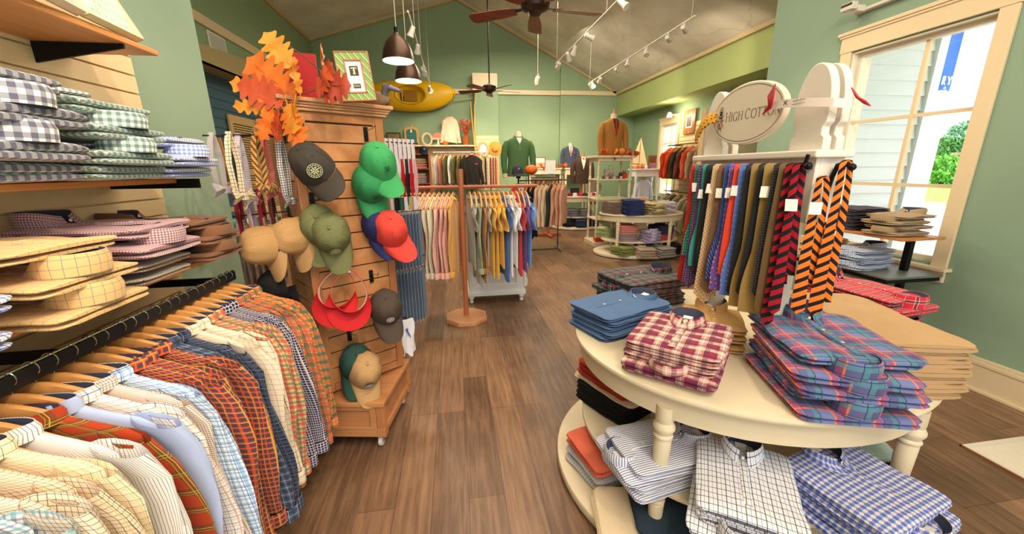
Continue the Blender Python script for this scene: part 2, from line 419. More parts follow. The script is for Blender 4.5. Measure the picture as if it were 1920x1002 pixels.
# ---- big window
def window(name, x, y0, y1, z0, z1, gx, mull, rails, casing=.1, head=.19, over=.16):
    root = thing(name, None, None); struct(root)
    mb = MB()
    mb.box(x-.022, y0-casing, z0-.02, x, y0, z1+.01); mb.box(x-.022, y1, z0-.02, x, y1+casing, z1+.01)
    mb.box(x-.026, y0-casing-.01, z1+.01, x, y1+casing+.01, z1+head-.03)
    mb.box(x-.045, y0-casing-.04, z1+head-.03, x, y1+casing+.04, z1+head); mb.box(x-.036, y0-casing-.025, z1+head-.05, x, y1+casing+.025, z1+head-.03)
    mb.build('casing', CREAM, root, smooth=0, bevel=.004)
    mb = MB(); mb.box(x-.07, y0-casing-.03, z0-.04, x+.2, y1+casing+.03, z0-.012)
    mb.build('stool', CREAM, root, smooth=0, bevel=.005)
    mb = MB(); mb.box(x-.024, y0-casing, z0-.13, x, y1+casing, z0-.04); mb.build('apron', CREAM, root, smooth=0, bevel=.003)
    mb = MB(); gw = .045
    mb.box(gx-.04, y0, z0-.012, gx+.02, y0+gw, z1); mb.box(gx-.04, y1-gw, z0-.012, gx+.02, y1, z1); mb.box(gx-.04, y0+gw, z0-.012, gx+.02, y1-gw, z0+gw); mb.box(gx-.04, y0+gw, z1-gw, gx+.02, y1-gw, z1)
    mb.box(x, y0-.001, z0, gx-.04, y0+.012, z1); mb.box(x, y1-.012, z0, gx-.04, y1+.001, z1); mb.box(x, y0+.012, z1-.012, gx-.04, y1-.012, z1+.001); mb.box(gx+.02, y1-.012, z0, x+.205, y1+.001, z1); mb.box(gx+.02, y0-.001, z0, x+.205, y0+.012, z1); mb.box(gx+.02, y0+.012, z1-.012, x+.205, y1-.012, z1+.001)
    mb.build('sash', plain('sash_paint', (232, 222, 200), .4), root, smooth=0, bevel=.003)
    mb = MB()
    for my in mull: mb.box(gx-.018, my-.014, z0, gx+.015, my+.014, z1)
    for rz in rails: mb.box(gx-.0162, y0+.02, rz-.0139, gx+.0136, y1-.02, rz+.0139)
    mb.build('muntin', CREAM, root, smooth=0)
    m, t, b = base_mat('window_glass', .02, 0, .5)
    for n in list(t.nodes):
        if n.type == 'BSDF_PRINCIPLED': t.nodes.remove(n)
    tr = t.nodes.new('ShaderNodeBsdfTransparent'); gl = t.nodes.new('ShaderNodeBsdfGlossy'); gl.inputs['Roughness'].default_value = .02
    mx = t.nodes.new('ShaderNodeMixShader'); mx.inputs[0].default_value = .05
    t.links.new(tr.outputs[0], mx.inputs[1]); t.links.new(gl.outputs[0], mx.inputs[2])
    t.links.new(mx.outputs[0], t.nodes['Material Output'].inputs[0])
    MB().box(gx-.002, y0+gw, z0+gw, gx+.002, y1-gw, z1-gw).build('glass', m, root, smooth=0)
    return root
window('window_1', 3.7, WY0, WY1, WZ0, WZ1, 3.8, (2.86,), (1.99, 1.43))
window('window_2', 5.6, RW0, RW1, RZ0, RZ1, 5.68, (9.8,), (1.75, 2.2))

# ---- outside: siding wing, banner, lawn, shrubs, sign
WS = plain('white_siding', (224, 226, 226), .6)
t_ = thing('clapboard_wing', 'white clapboard wing of the building seen through the big window', 'building', (0, 0, 0))
mb = MB()
for i in range(22):
    z0 = -.4+i*.165
    mb.add([(3.9, 4.248, z0), (5.72, 4.248, z0), (3.9, 4.222, z0), (5.72, 4.222, z0), (3.9, 4.248, z0+.165), (5.72, 4.248, z0+.165)], [(2, 3, 5, 4), (0, 1, 3, 2)])
mb.build('clapboard', WS, t_, smooth=0)
WB = plain('white_board', (242, 242, 240), .5)
MB().box(5.72, 4.19, -.4, 5.84, 4.248, 3.2).build('corner_board', WB, t_, smooth=0)
t_ = thing('porch_column', 'square white porch column past the clapboard corner outside the big window', 'column', (0, 0, 0))
MB().box(6.12, 4.5, -.36, 6.5, 4.85, 4.6).build('shaft', WB, t_, smooth=0)
MB().box(6.02, 4.4, -.4, 6.6, 4.95, -.1).build('plinth', WB, t_, smooth=0)
MB().box(5.9, 3.4, 4.6, 9.4, 5.1, 4.8).build('porch_beam', WB, t_, smooth=0)
t_ = thing('hanging_banner', 'blue cloth banner with white letters hanging outside the big window', 'banner', (0, 0, 0))
mb = MB(); mb.box(6.11, 4.39, 2.49, 6.296, 4.40, 3.6); mb.build('cloth', plain('banner_blue', (52, 96, 172), .7), t_, smooth=0)
struct_txt = []
def letter_strokes(mb, strokes, M, d=.004):
    d0 = d
    for i_, (x0, y0, x1, y1, wd) in enumerate(strokes):
        d = d0*(1+.04*(i_ % 9))
        a = Vector((x0, y0)); b = Vector((x1, y1)); n = (b-a).normalized(); p = Vector((-n.y, n.x))*wd/2
        q = [a+p, a-p, b-p, b+p]
        v = [(k.x, k.y, 0) for k in q]+[(k.x, k.y, d) for k in q]
        mb.add(v, [(0, 1, 2, 3), (7, 6, 5, 4), (0, 4, 5, 1), (1, 5, 6, 2), (2, 6, 7, 3), (3, 7, 4, 0)], None, 0, M)
M_ = T(6.11, 4.3885, 2.57) @ RX(R(90)) @ Matrix.Scale(.714, 4)
mb = MB(); letter_strokes(mb, [(.06, .0, .06, .13, .03), (.055, .13, .10, .13, .022), (.10, .13, .10, .07, .02), (.10, .07, .055, .065, .02), (.075, .065, .115, 0, .024),
                               (.2, 0, .2, .065, .03), (.2, .06, .16, .135, .026), (.2, .06, .24, .135, .022)], M_)
mb.build('lettering', plain('letter_white', (240, 240, 240), .6), t_, smooth=0)
mb = MB(); st = [(.028*(1 if i % 2 == 0 else .42)*math.sin(2*PI*i/10), .028*(1 if i % 2 == 0 else .42)*math.cos(2*PI*i/10)) for i in range(10)]
mb.prism(st, 0, .004, 0, T(6.21, 4.3885, 2.533) @ RX(R(90)) @ Matrix.Scale(.714, 4)); mb.build('star', plain('letter_white', (240, 240, 240)), t_, smooth=0)
tag(MB().box(3.9, -20, -.42, 160, 140, -.4).build('lawn', plain('lawn_green', (120, 196, 70), .9, var=.15, vs=2), smooth=0), kind='structure')
tag(MB().box(3.95, -8, -.399, 23.6, 60, -.36).build('pavement', plain('concrete_walk', (226, 226, 222), .8), smooth=0), kind='structure')
tag(MB().box(23.6, 5, -.399, 24.2, 60, -.28).build('kerb', plain('kerb_grey', (150, 150, 148), .8), smooth=0), kind='structure')
def shrub(loc, rx, rz, col, label, seed, name='shrub', n=900, leaf=.22):
    q = random.Random(seed); root = thing(name, label, 'shrub' if name == 'shrub' else 'tree', loc, 0, None)
    mb = MB()
    for i in range(n):
        a = q.random()*2*PI; e = math.asin(2*q.random()-1); rr = .72+.33*q.random()
        c = Vector((rx*rr*math.cos(a)*math.cos(e), rx*rr*math.sin(a)*math.cos(e), rz*(1+.95*rr*math.sin(e))))
        s = leaf*(.5+q.random()); d = Euler((q.random()*6, q.random()*6, q.random()*6)).to_matrix()
        mb.add([c+d@Vector(p) for p in ((-s, 0, 0), (0, -s*.5, 0), (s, 0, 0), (0, s*.5, .1*s))], [(0, 1, 2, 3)])
    mb.build('foliage', col, root, smooth=0)
    mb = MB(); mb.tube([(0, 0, -.05), (0, 0, rz)], [.08*rx+.03, .03], 8); mb.build('stem', plain('bark', (90, 70, 50), .9), root)
    return root
G1 = plain('leaf_green', (96, 150, 62), .8, var=.25, vs=1.5); G2 = plain('leaf_dark', (70, 116, 58), .8, var=.25, vs=1.5)
shrub((49.8, 33.4, -.4), 2.3, 1.45, G1, 'bright green low shrub on the lawn, seen through the big window', 3, n=1500, leaf=.22)
shrub((64.8, 43.6, -.4), 3.1, 2.7, G2, 'darker green rounded bush behind the low shrub outside the window', 4, n=1500, leaf=.3)
shrub((80.4, 52.4, -.4), 2.6, 4.3, plain('leaf_blue_green', (112, 150, 124), .8, var=.2), 'tall bluish green tree farthest away outside the big window', 5, 'garden_tree', n=1500, leaf=.35)
t_ = thing('roadside_sign', 'small red and white sign board on the lawn outside', 'sign', (55.0, 35.8, -.4), R(-55))
mb = MB(); mb.box(-.7, -.05, 2.0, .7, .05, 3.2); mb.build('board', plain('sign_pink', (226, 120, 130), .6), t_, smooth=0)
for s in (-.6, .6): MB().box(s-.05, -.04, 0, s+.05, .04, 2.0).build('post', WS, t_, smooth=0)
# ================================================================== garments
BTN = plain('button_pearl', (226, 218, 204), .35)
INNER = plain('collar_lining', (70, 74, 96), .9)
def spow(x, p): return math.copysign(abs(x)**p, x)
def slab_rows(w, l, t, q, rnd_=.25, wav=.004, zb=0.0, nx=15, ny=15, edge=.5, taper=0.0, sag=0.0, cor=.16, ee=.42):
    """closed pillow (top and bottom sheet) w across x, l along y; returns rows around its cross section"""
    rows = []
    ph = [q.random()*6 for _ in range(4)]
    def hw(y):        # half width at y (rounded corners)
        e = abs(y)/(l/2)
        k = w/2*(1+taper*(y/l))
        if e > 1-cor:
            d = (e-1+cor)/cor
            return k - w*cor*.5*(1-math.sqrt(max(0, 1-d*d)))
        return k
    N = 2*nx
    for i in range(ny+1):
        s = -math.cos(PI*i/ny)*.55+(-1+2*i/ny)*.45
        y = s*l/2
        ey = max(0.0, 1-abs(s)**6)**.5
        r = []
        for j in range(N):
            a = 2*PI*j/N
            x = spow(math.cos(a), .75)*hw(y)
            zz = spow(math.sin(a), edge)*t/2*(ee+(1-ee)*ey)
            wv = wav*(math.sin(x*23+ph[0])+math.sin(y*19+ph[1])+.6*math.sin((x+y)*41+ph[2]))
            z = zb+t/2+zz+(wv if zz > -.2*t else wv*.3)*(.4+.6*ey)-sag*abs(s)**3
            r.append((x+.4*wv, y, z))
        rows.append(r)
    return rows
def slab(mb, w, l, t, q, m=0, zb=0.0, M=None, **k):
    rows = slab_rows(w, l, t, q, zb=zb, **k)
    n = len(rows[0]); nv = len(rows)
    V = [p for r in rows for p in r]; F = []; U = []
    for i in range(nv-1):
        for j in range(n):
            j2 = (j+1) % n
            idx = (i*n+j, i*n+j2, (i+1)*n+j2, (i+1)*n+j)
            F.append(idx); uu = []
            for kk in idx:
                p = V[kk]; zc = (p[2]-zb)
                up = p[2] > zb+t*.5
                # cloth runs over the rounded side: bend the coordinates with the height
                sx = .7*(t/2-abs(zc-t/2))
                wx = min(1, max(0, (abs(p[0])/(w/2)-.8)/.18)); wy = min(1, max(0, (abs(p[1])/(l/2)-.86)/.12))
                uu.append((p[0]+math.copysign((t-zc)*wx, p[0]), p[1]+math.copysign((t-zc)*wy, p[1])))
            U.append(uu)
    mb.add(V, F, U, m, M)
    o = len(mb.v)-len(V)
    mb.f.append([o+j for j in range(n)][::-1]); mb.mi.append(m); mb.uv.append([(V[j][0], V[j][1]) for j in range(n)][::-1])
    mb.f.append([o+(nv-1)*n+j for j in range(n)]); mb.mi.append(m); mb.uv.append([(V[(nv-1)*n+j][0], V[(nv-1)*n+j][1]) for j in range(n)])
def collar_mesh(mb, r=.068, ry=.056, h=.036, z0=0.0, M=None, spread=28, points=True, tilt=.012):
    """stand and fold-over leaf of a shirt collar, opening towards -y, centre at origin"""
    n = 30; a0 = -90+spread*.35
    st = [[], []]; lf = [[], [], []]
    for i in range(n+1):
        a = R(a0+(360-spread*.7)*i/n)
        c, s = math.cos(a), math.sin(a)
        front = max(0.0, -s)**3         # 1 at the opening
        back = max(0.0, s)
        st[0].append((r*.92*c, ry*.92*s, z0-.004)); st[1].append((r*.97*c, ry*.97*s+tilt*back, z0+h*(1-.35*front)))
        drop = h*(.97-.06*front); k = 1.07+.36*front*(1 if points else .3)
        lf[0].append((r*.97*c, ry*.97*s+tilt*back, z0+h*(1-.35*front)+.001))
        lf[1].append((r*(k*.5+.52)*c+.002*c, ry*(k*.5+.53)*s+tilt*back, z0+h*(1-.45*front)-drop*.35))
        lf[2].append((r*k*c, ry*(k+.10*front)*s+tilt*back*.6-.03*front, z0+max(.001, h*(1-.35*front)-drop)))
    mb.grid(st, 1, M); mb.grid(lf, 0, M)
GARM = {}
def shirt_proto(kind, mat, w=.25, l=.33, t=.030, seed=0, label=None, collar_h=.036, lip=2, placket=True):
    """folded button shirt: body, placket, button, collar; collar end at +y, base at z=0"""
    q = random.Random(seed)
    root = thing('folded_shirt', label, 'shirt')
    mb = MB()
    if lip == 2:
        slab(mb, w*.97, l*.99, t*.52, q, zb=0, wav=.0022, edge=.6); slab(mb, w, l, t*.6, q, zb=t*.42, wav=.003, edge=.6, M=T((q.random()-.5)*.01, -.003, 0))
    else:
        slab(mb, w, l, t, q, zb=0, wav=.003)
    mb.build('body', mat, root)
    zt_ = t*1.0
    if placket:
        mb = MB(); rows = []
        for i in range(9):
            y = l*(.36-.80*i/8); zz = zt_+.004+.0015*math.sin(i*2.1+seed)+(-.004 if i == 8 else 0)
            rows.append([(-.016, y, zz-.005), (-.013, y, zz+.001), (.013, y, zz+.001), (.016, y, zz-.005)])
        mb.grid(rows, 0); pk = mb.build('placket', mat, root)
        for i in range(3):
            b_ = MB(); b_.lathe([(.0001, .0), (.0058, .0), (.006, .0015), (.004, .0022), (.0001, .0018)], 12, 0, T(0, l*(.24-.24*i), zt_+.005)); b_.build('button', BTN, pk)
    mb = MB()
    collar_mesh(mb, z0=zt_-.004, h=collar_h, M=T(0, l*.36, 0))
    c = mb.build('collar', [mat, INNER], root, solid=.0018)
    nl = MB(); nl.box(-.020, -.012, 0, .020, .012, .0012, 0, T(0, l*.36+.022, zt_+.006) @ RX(R(14))); nl.build('neck_label', plain('paper_tag', (236, 232, 222), .6), c, smooth=0)
    bm_ = MB(); bm_.lathe([(.0001, 0), (.0055, 0), (.0055, .0015), (.0001, .002)], 10, 0, T(0, l*.36-.066, zt_+.016) @ RX(R(75))); bm_.build('collar_button', BTN, c)
    return root
def knit_proto(mat, w=.27, l=.34, t=.026, seed=0, label=None, name='folded_sweater', cat='sweater', lips=2, part='body'):
    """soft folded garment: a front roll over the folded layers"""
    q = random.Random(seed)
    root = thing(name, label, cat)
    for k in range(lips):
        mb = MB(); tt = t/lips
        slab(mb, w*(1-.015*k*q.random()), l*(1-.02*(k % 2)), tt*1.18, q, zb=k*tt*.96, wav=.0026, edge=.75, ee=.72, M=T((q.random()-.5)*.012, (q.random()-.5)*.01, 0))
        mb.build(('folded_back', 'folded_front', 'folded_layer')[min(k, 2)] if lips > 1 else part, mat, root)
    return root
def stack(protos, loc, rz, n, dz, labels, group=None, jit=.008, flip=None, seed=1, zrot=5, tilt=(0, 0), z_extra=None):
    """n copies, topmost first in `labels`"""
    q = random.Random(seed); out = []
    M0 = T(loc) @ RZ(rz) @ RX(tilt[0]) @ RY(tilt[1])
    z = 0.0
    for i in range(n-1, -1, -1):            # i = 0 is the topmost
        p = protos[i % len(protos)] if isinstance(protos, (list, tuple)) else protos
        o = copy_tree(p)
        fl = flip(i) if flip else 0
        o.matrix_world = M0 @ T((q.random()-.5)*2*jit, (q.random()-.5)*2*jit-(.040 if fl else 0), z) @ RZ(R((q.random()-.5)*zrot)+(PI if fl else 0))
        z += dz if not callable(dz) else dz(i)
        lab = labels(i) if callable(labels) else labels[i]
        if 'label' in o: pass
        o['label'] = lab
        if group: o['group'] = group
        elif 'group' in o: del o['group']
        out.append(o)
    return out
def wipe(o):
    for c in list(o.children): wipe(c)
    bpy.data.objects.remove(o)
def lab_stack(what, where):
    return lambda i: f'{what}, {ORD[i]} in {where}' if i else f'{what} topmost in {where}'

# hanging shirt: neck at origin, shoulders along +-x, thickness along y
def hang_proto(mat, name='hanging_shirt', cat='shirt', sw=.225, length=.74, depth=.030, sleeve=.60, short=False, seed=0, collar=True, open_=0.0, wide=1.0):
    q = random.Random(seed); root = thing(name, None, cat)
    ph = [q.random()*6 for _ in range(6)]
    n = 28; rows = []
    prof = [(0.0, .065, .030), (-.012, .09, .034), (-.035, .14, .036), (-.062, sw*.86, .034), (-.085, sw*.97, .034), (-.13, sw*.98, .038), (-.22, sw*.95, .042), (-.34, sw*.93, .043), (-.46, sw*.93, .042), (-.58, sw*.95, .044), (-.68, sw*.97, .045), (-length, sw*.98, .044)]
    for i, (z, hx, hy) in enumerate(prof):
        r = []; k = min(1, max(0, -z-.08)/.4)
        for j in range(n):
            a = 2*PI*j/n
            x = hx*spow(math.cos(a), .8)*(1+.03*k*math.sin(3*a+ph[0]))
            y = hy*(depth/.03)*spow(math.sin(a), .9) + k*.35*depth*math.sin(x*38+ph[1]+z*4)
            zz = z
            if i == len(prof)-1: zz = z - .03*math.cos(2*a) + .008*math.sin(5*a+ph[2])
            r.append((x, y, zz))
        rows.append(r)
    mb = MB(); mb.grid(rows[::-1], 0, closed=True); mb.build('torso', mat, root)
    for sd in (-1, 1):
        mb = MB(); sl = sleeve if not short else .22
        m_ = 12; pts = []
        swing = .014*(q.random()-.4)
        for i in range(10):
            f = i/9
            pts.append(Vector((sd*(sw*.90+.012*math.sin(f*2)+.055*f**.8+.02*math.sin(f*3+ph[3])), (swing*f+.010*math.sin(f*7+ph[4])), -.075-.02*f-sl*f)))
        rows = []
        for i, p in enumerate(pts):
            f = i/9; rx = (.075-.030*f if not short else .080+.01*f); ry = (.030-.004*f)*(depth/.03)
            if i == 0: rx, ry = .050, .028
            r = []
            for j in range(m_):
                a = 2*PI*j/m_
                wr = 1+.14*math.sin(3*a+f*9+ph[5])*(f > .05)
                r.append(p+Vector((rx*math.cos(a)*wr, ry*math.sin(a)*wr, -.008*math.cos(a)*sd*(1-f)*3)))
            rows.append(r)
        rows = rows[::-1]
        mb.grid(rows, 0, closed=True)
        s_ = mb.build('sleeve', mat, root)
        if not short:
            p = pts[-1]; mb = MB(); rr = []
            for dz_, k in ((.004, 1.0), (0, 1.1), (-.055, 1.08), (-.058, .95)):
                rr.append([p+Vector((.047*k*math.cos(2*PI*j/m_), .027*k*math.sin(2*PI*j/m_), dz_)) for j in range(m_)])
            mb.grid(rr[::-1], 0, closed=True); mb.build('cuff', mat, s_)
    mb = MB(); rows = []
    for i in range(8):
        z = -.05-(length-.06)*i/7
        hy = -(.0415*(depth/.03)+.004) if i else -(.034*(depth/.03)+.004)
        rows.append([(-.016, hy+.006, z), (-.014, hy, z), (.014, hy, z), (.016, hy+.006, z)])
    mb.grid(rows[::-1], 0); mb.build('placket', mat, root)
    if collar:
        mb = MB(); collar_mesh(mb, r=.086, ry=.036*(depth/.03)**.5, h=.036, z0=-.020, spread=80, tilt=.004); mb.build('collar', [mat, INNER], root, solid=.0018)
    return root
HW = wood('hanger_beech', (206, 140, 72), (226, 164, 96), (12, 1, 1), 1.2, .35)
def hanger_proto(label=None, w=.21, dark=False, hook=.062):
    root = thing('clothes_hanger', label, 'hanger')
    mb = MB(); top = []; bot = []
    n = 18
    rows = []
    for i in range(n+1):
        x = -w+2*w*i/n; e = abs(x)/w
        zc = -.010-.125*e**1.7; hz = .017-.006*e; hy = .0065
        yb = .018*e*e
        rows.append([(x, yb-hy, zc-hz), (x, yb-hy, zc+hz*.7), (x, yb-hy*.4, zc+hz), (x, yb+hy*.4, zc+hz), (x, yb+hy, zc+hz*.7), (x, yb+hy, zc-hz)])
    mb.grid(rows, 0, closed=True, capends=True); mb.build('arms', HW, root)
    mb = MB(); p = [(0, 0, -.002), (0, 0, .022)]
    for i in range(13):
        a = R(-70+i*20)          # open hook
        p.append((.017*math.cos(a)+.0*1, 0, .022+.022+.018*math.sin(a)))
    mb.tube(p, .0018, 6); mb.build('hook', CHROME, root)
    return root
# ================================================================== left wall
# slatwall boards
mb = MB(); mb.box(-1.399, -1.0, .5, -1.384, 2.06, 2.24)
for i in range(23):
    z0 = .50+i*.0757
    mb.box(-1.385, -1.0, z0, -1.368, 2.06, z0+.068)
struct(mb.build('wall_slats', plain('slat_cream', (232, 206, 160), .45), smooth=0))
SHW = wood('shelf_beech', (190, 120, 62), (214, 148, 88), (1, 12, 1), 1.0, .4)
def wall_shelf(label, y0, y1, z, xf, brs, xb=-1.366, mat=SHW):
    root = thing('wall_shelf', label, 'shelf', (xb, y0, z))
    MB().box(0, 0, -.019, xf-xb, y1-y0, 0).build('board', mat, root, smooth=0, bevel=.003)
    for yb in brs:
        mb = MB(); d = xf-xb-.01
        mb.prism([(0, -.085), (0, -.0195), (d, -.0195), (d, -.034)], -.004, .004, 0, T(0, yb-y0, 0) @ RX(PI/2))
        mb.tube([(d-.012, yb-y0, -.012), (d-.004, yb-y0, -.03)], .005, 6)
        mb.build('bracket', BLACK, root, smooth=0)
    return root
wall_shelf('beech shelf with gift boxes high on the left slat wall', .35, 1.78, 2.045, -1.085, (.8, 1.63))
ws_ = wall_shelf('shelf under the gingham shirts on the left slat wall', .25, 1.78, 1.575, -1.12, (.7,))
MB().box(0, 1.785-.25-.004, -.040, .325, 1.785-.25+.006, -.002).build('end_bracket', BLACK, ws_, smooth=0)
wall_shelf('lowest shelf on the left wall, holding tan and plum shirts', .15, 1.93, 1.243, -1.05, (.5, 1.38))
# gift boxes on the top shelf
def gift_box(loc, w, l, h, rz, wall, lid_label, tilt, mats, name='gift_box'):
    root = thing('gift_box', lid_label, 'box'); root.matrix_world = T(loc) @ RZ(rz) @ RY(tilt)
    mb = MB(); mb.box(-w/2, -l/2, 0, w/2, l/2, .004)
    for x0, x1, y0, y1 in ((-w/2, -w/2+.004, -l/2, l/2), (w/2-.004, w/2, -l/2, l/2), (-w/2, w/2, -l/2, -l/2+.004), (-w/2, w/2, l/2-.004, l/2)): mb.box(x0, y0, 0, x1, y1, h)
    mb.build('tray', wall, root, smooth=0)
    return root
g = gift_box((-1.145, 1.585, 2.167), .25, .25, .028, R(6), plain('box_cream', (236, 222, 170), .6), 'cream gift box with a pale check shirt at the end of the top shelf', R(66), None)
q = random.Random(3); mb = MB(); slab(mb, .236, .236, .022, q, zb=.005); mb.build('check_cloth', plaid('pale_teal_check', (206, 226, 208), [('w', 16, .5, 5, (150, 190, 190), .5), ('w', 32, .1, 2, (90, 140, 160), .7)]), g)
g = gift_box((-1.115, 1.335, 2.148), .21, .25, .030, R(10), plain('box_ivory', (236, 214, 180), .6), 'ivory gift box of patterned pocket squares on the top shelf', R(64), None)
mb = MB(); slab(mb, .10, .236, .022, q, zb=.006, M=T(-.05, .0, 0)); mb.build('dotted_square', dots('black_white_dots', (28, 26, 28), (236, 232, 226), 20, 5), g)
mb = MB(); slab(mb, .10, .236, .022, q, zb=.006, M=T(.05, .0, 0)); mb.build('chevron_square', plaid('pink_chevron', (238, 214, 206), [('u', 16, .5, 6, (206, 110, 120), .8)], rot=40), g)
g = gift_box((-1.13, 1.03, 2.142), .19, .22, .030, R(5), plain('box_grey', (70, 70, 76), .6), 'dark gift box with a grey cloth, nearest on the top shelf', R(66), None)
mb = MB(); slab(mb, .176, .20, .022, q, zb=.006); mb.build('grey_cloth', plaid('grey_stripe_cloth', (150, 152, 160), [('v', 12, .5, 4, (96, 98, 110), .8)]), g)

# ---- folded shirt stacks
NAVYG = gingham('navy_gingham', (24, 28, 86), per=25); GREENG = gingham('green_gingham', (44, 104, 92), per=19); BLUEG = gingham('blue_gingham', (96, 126, 206), (240, 240, 246), per=14)
BLACKG = gingham('black_gingham', (40, 44, 46), per=17)
PLUM = gingham('plum_check', (122, 40, 74), (228, 206, 206), per=8); BROWN = plaid('brown_microcheck', (142, 98, 70), [('w', 4, .5, 1.3, (110, 72, 50), .6)])
TANW = plaid('tan_windowpane', (226, 186, 128), [('w', 22, .5, 1.3, (96, 104, 128), .75)])
MULTI = plaid('grey_tattersall', (206, 200, 190), [('w', 12, .3, 2.4, (60, 58, 80), .8), ('w', 12, .8, 1.8, (176, 120, 70), .75)])
BLUEW = plaid('blue_tattersall', (236, 236, 242), [('w', 15, .5, 4.5, (62, 92, 178), .75), ('w', 15, .0, 1, (150, 160, 200), .7)])
GREYN = plaid('charcoal_cloth', (60, 62, 70), [])
proto_keep = []
def P_(mat, **k):
    p = shirt_proto('s', mat, **k); proto_keep.append(p); return p
def K_(mat, **k):
    p = knit_proto(mat, **k); proto_keep.append(p); return p
p_navy = P_(NAVYG, w=.30, l=.37, t=.048, seed=1, collar_h=.050); p_green = P_(GREENG, w=.29, l=.37, t=.042, seed=2, collar_h=.046); p_blue = P_(BLUEG, w=.26, l=.36, t=.040, seed=3, collar_h=.044)
p_black = P_(BLACKG, w=.27, l=.34, t=.032, seed=4)
p_plum = P_(PLUM, w=.29, l=.39, t=.042, seed=5, collar_h=.05); p_brown = P_(BROWN, w=.27, l=.38, t=.040, seed=6, collar_h=.04); p_tan = P_(TANW, w=.29, l=.40, t=.034, seed=7, collar_h=.056)
p_multi = P_(MULTI, w=.26, l=.37, t=.030, seed=8); p_bluew = P_(BLUEW, w=.28, l=.38, t=.036, seed=9, collar_h=.054)
# shirts lie with the length across the shelf (local +y = collar -> towards wall, rz = 90deg)
A_ = R(90)
FL = lambda pat: (lambda i: pat[i % len(pat)])
# collar to the wall = +90 deg : local +y -> -x
def dzf(pat, a=.034, c=.046): return lambda i: (c if pat[i % len(pat)] else a)
sh2 = 1.577
stack([p_navy], (-1.19, 1.115, sh2), A_, 4, dzf((0, 1, 1, 0), .05, .082), lab_stack('navy gingham folded shirt', 'the stack on the left shelf'), flip=FL((0, 1, 1, 0)), seed=2)
stack([p_black], (-1.245, 1.30, sh2+.225), R(84), 1, .03, lambda i: 'charcoal gingham folded shirt lying across the navy and green stacks', seed=22)
stack([p_green], (-1.19, 1.43, sh2), A_, 4, dzf((0, 1, 1, 0), .044, .072), lab_stack('green gingham folded shirt', 'the stack on the left shelf'), flip=FL((0, 1, 1, 0)), seed=3)
stack([p_blue], (-1.20, 1.725, sh2), A_, 3, dzf((0, 1, 0), .042, .07), lab_stack('pale blue gingham folded shirt', 'the stack at the shelf end'), flip=FL((0, 1, 0)), seed=4)
sh3 = 1.245
stack([p_brown], (-1.19, 1.75, sh3), A_, 3, dzf((0, 1, 1), .042, .064), lab_stack('plain brown folded shirt', 'the stack on the lowest left shelf'), flip=FL((0, 1, 1)), seed=5)
stack([p_plum, p_plum, p_multi, p_multi], (-1.17, 1.435, sh3), A_, 4, dzf((0, 1, 0, 0), .044, .06), lambda i: lab_stack(('plum check folded shirt', 'plum check folded shirt', 'grey check folded shirt', 'grey check folded shirt')[i], 'the middle stack, lowest left shelf')(i), flip=FL((0, 1, 0, 0)), seed=6)
stack([p_tan], (-1.15, 1.10, sh3), A_, 3, dzf((0, 1, 1), .036, .078), lab_stack('tan windowpane folded shirt', 'the stack on the lowest left shelf'), flip=FL((0, 1, 1)), seed=7)
stack([p_bluew], (-1.15, .765, sh3), A_, 3, dzf((0, 1, 1), .036, .078), lab_stack('blue tattersall folded shirt', 'the nearest stack, lowest left shelf'), flip=FL((0, 1, 1)), seed=8)

# ---- hanging rail with its arms
RX_, RZ_ = -1.045, 1.150
t_ = thing('hang_rail', 'black rail with a chrome edge full of hangers along the left wall', 'rail', (RX_, .2, RZ_))
mb = MB(); mb.box(-.010, 0, -.042, .010, 1.70, -.002); mb.build('rail_bar', plain('rail_black', (40, 40, 44), .45, .3), t_, smooth=0, bevel=.003)
mb = MB(); mb.tube([(0, 0, .0), (0, 1.70, .0)], .004, 8); mb.build('top_edge', CHROME, t_)
for y in (1.60, .9, .25):
    MB().box(-.322, y-.006, -.038, -.0101, y+.006, -.006).build('arm', BLACK, t_, smooth=0)

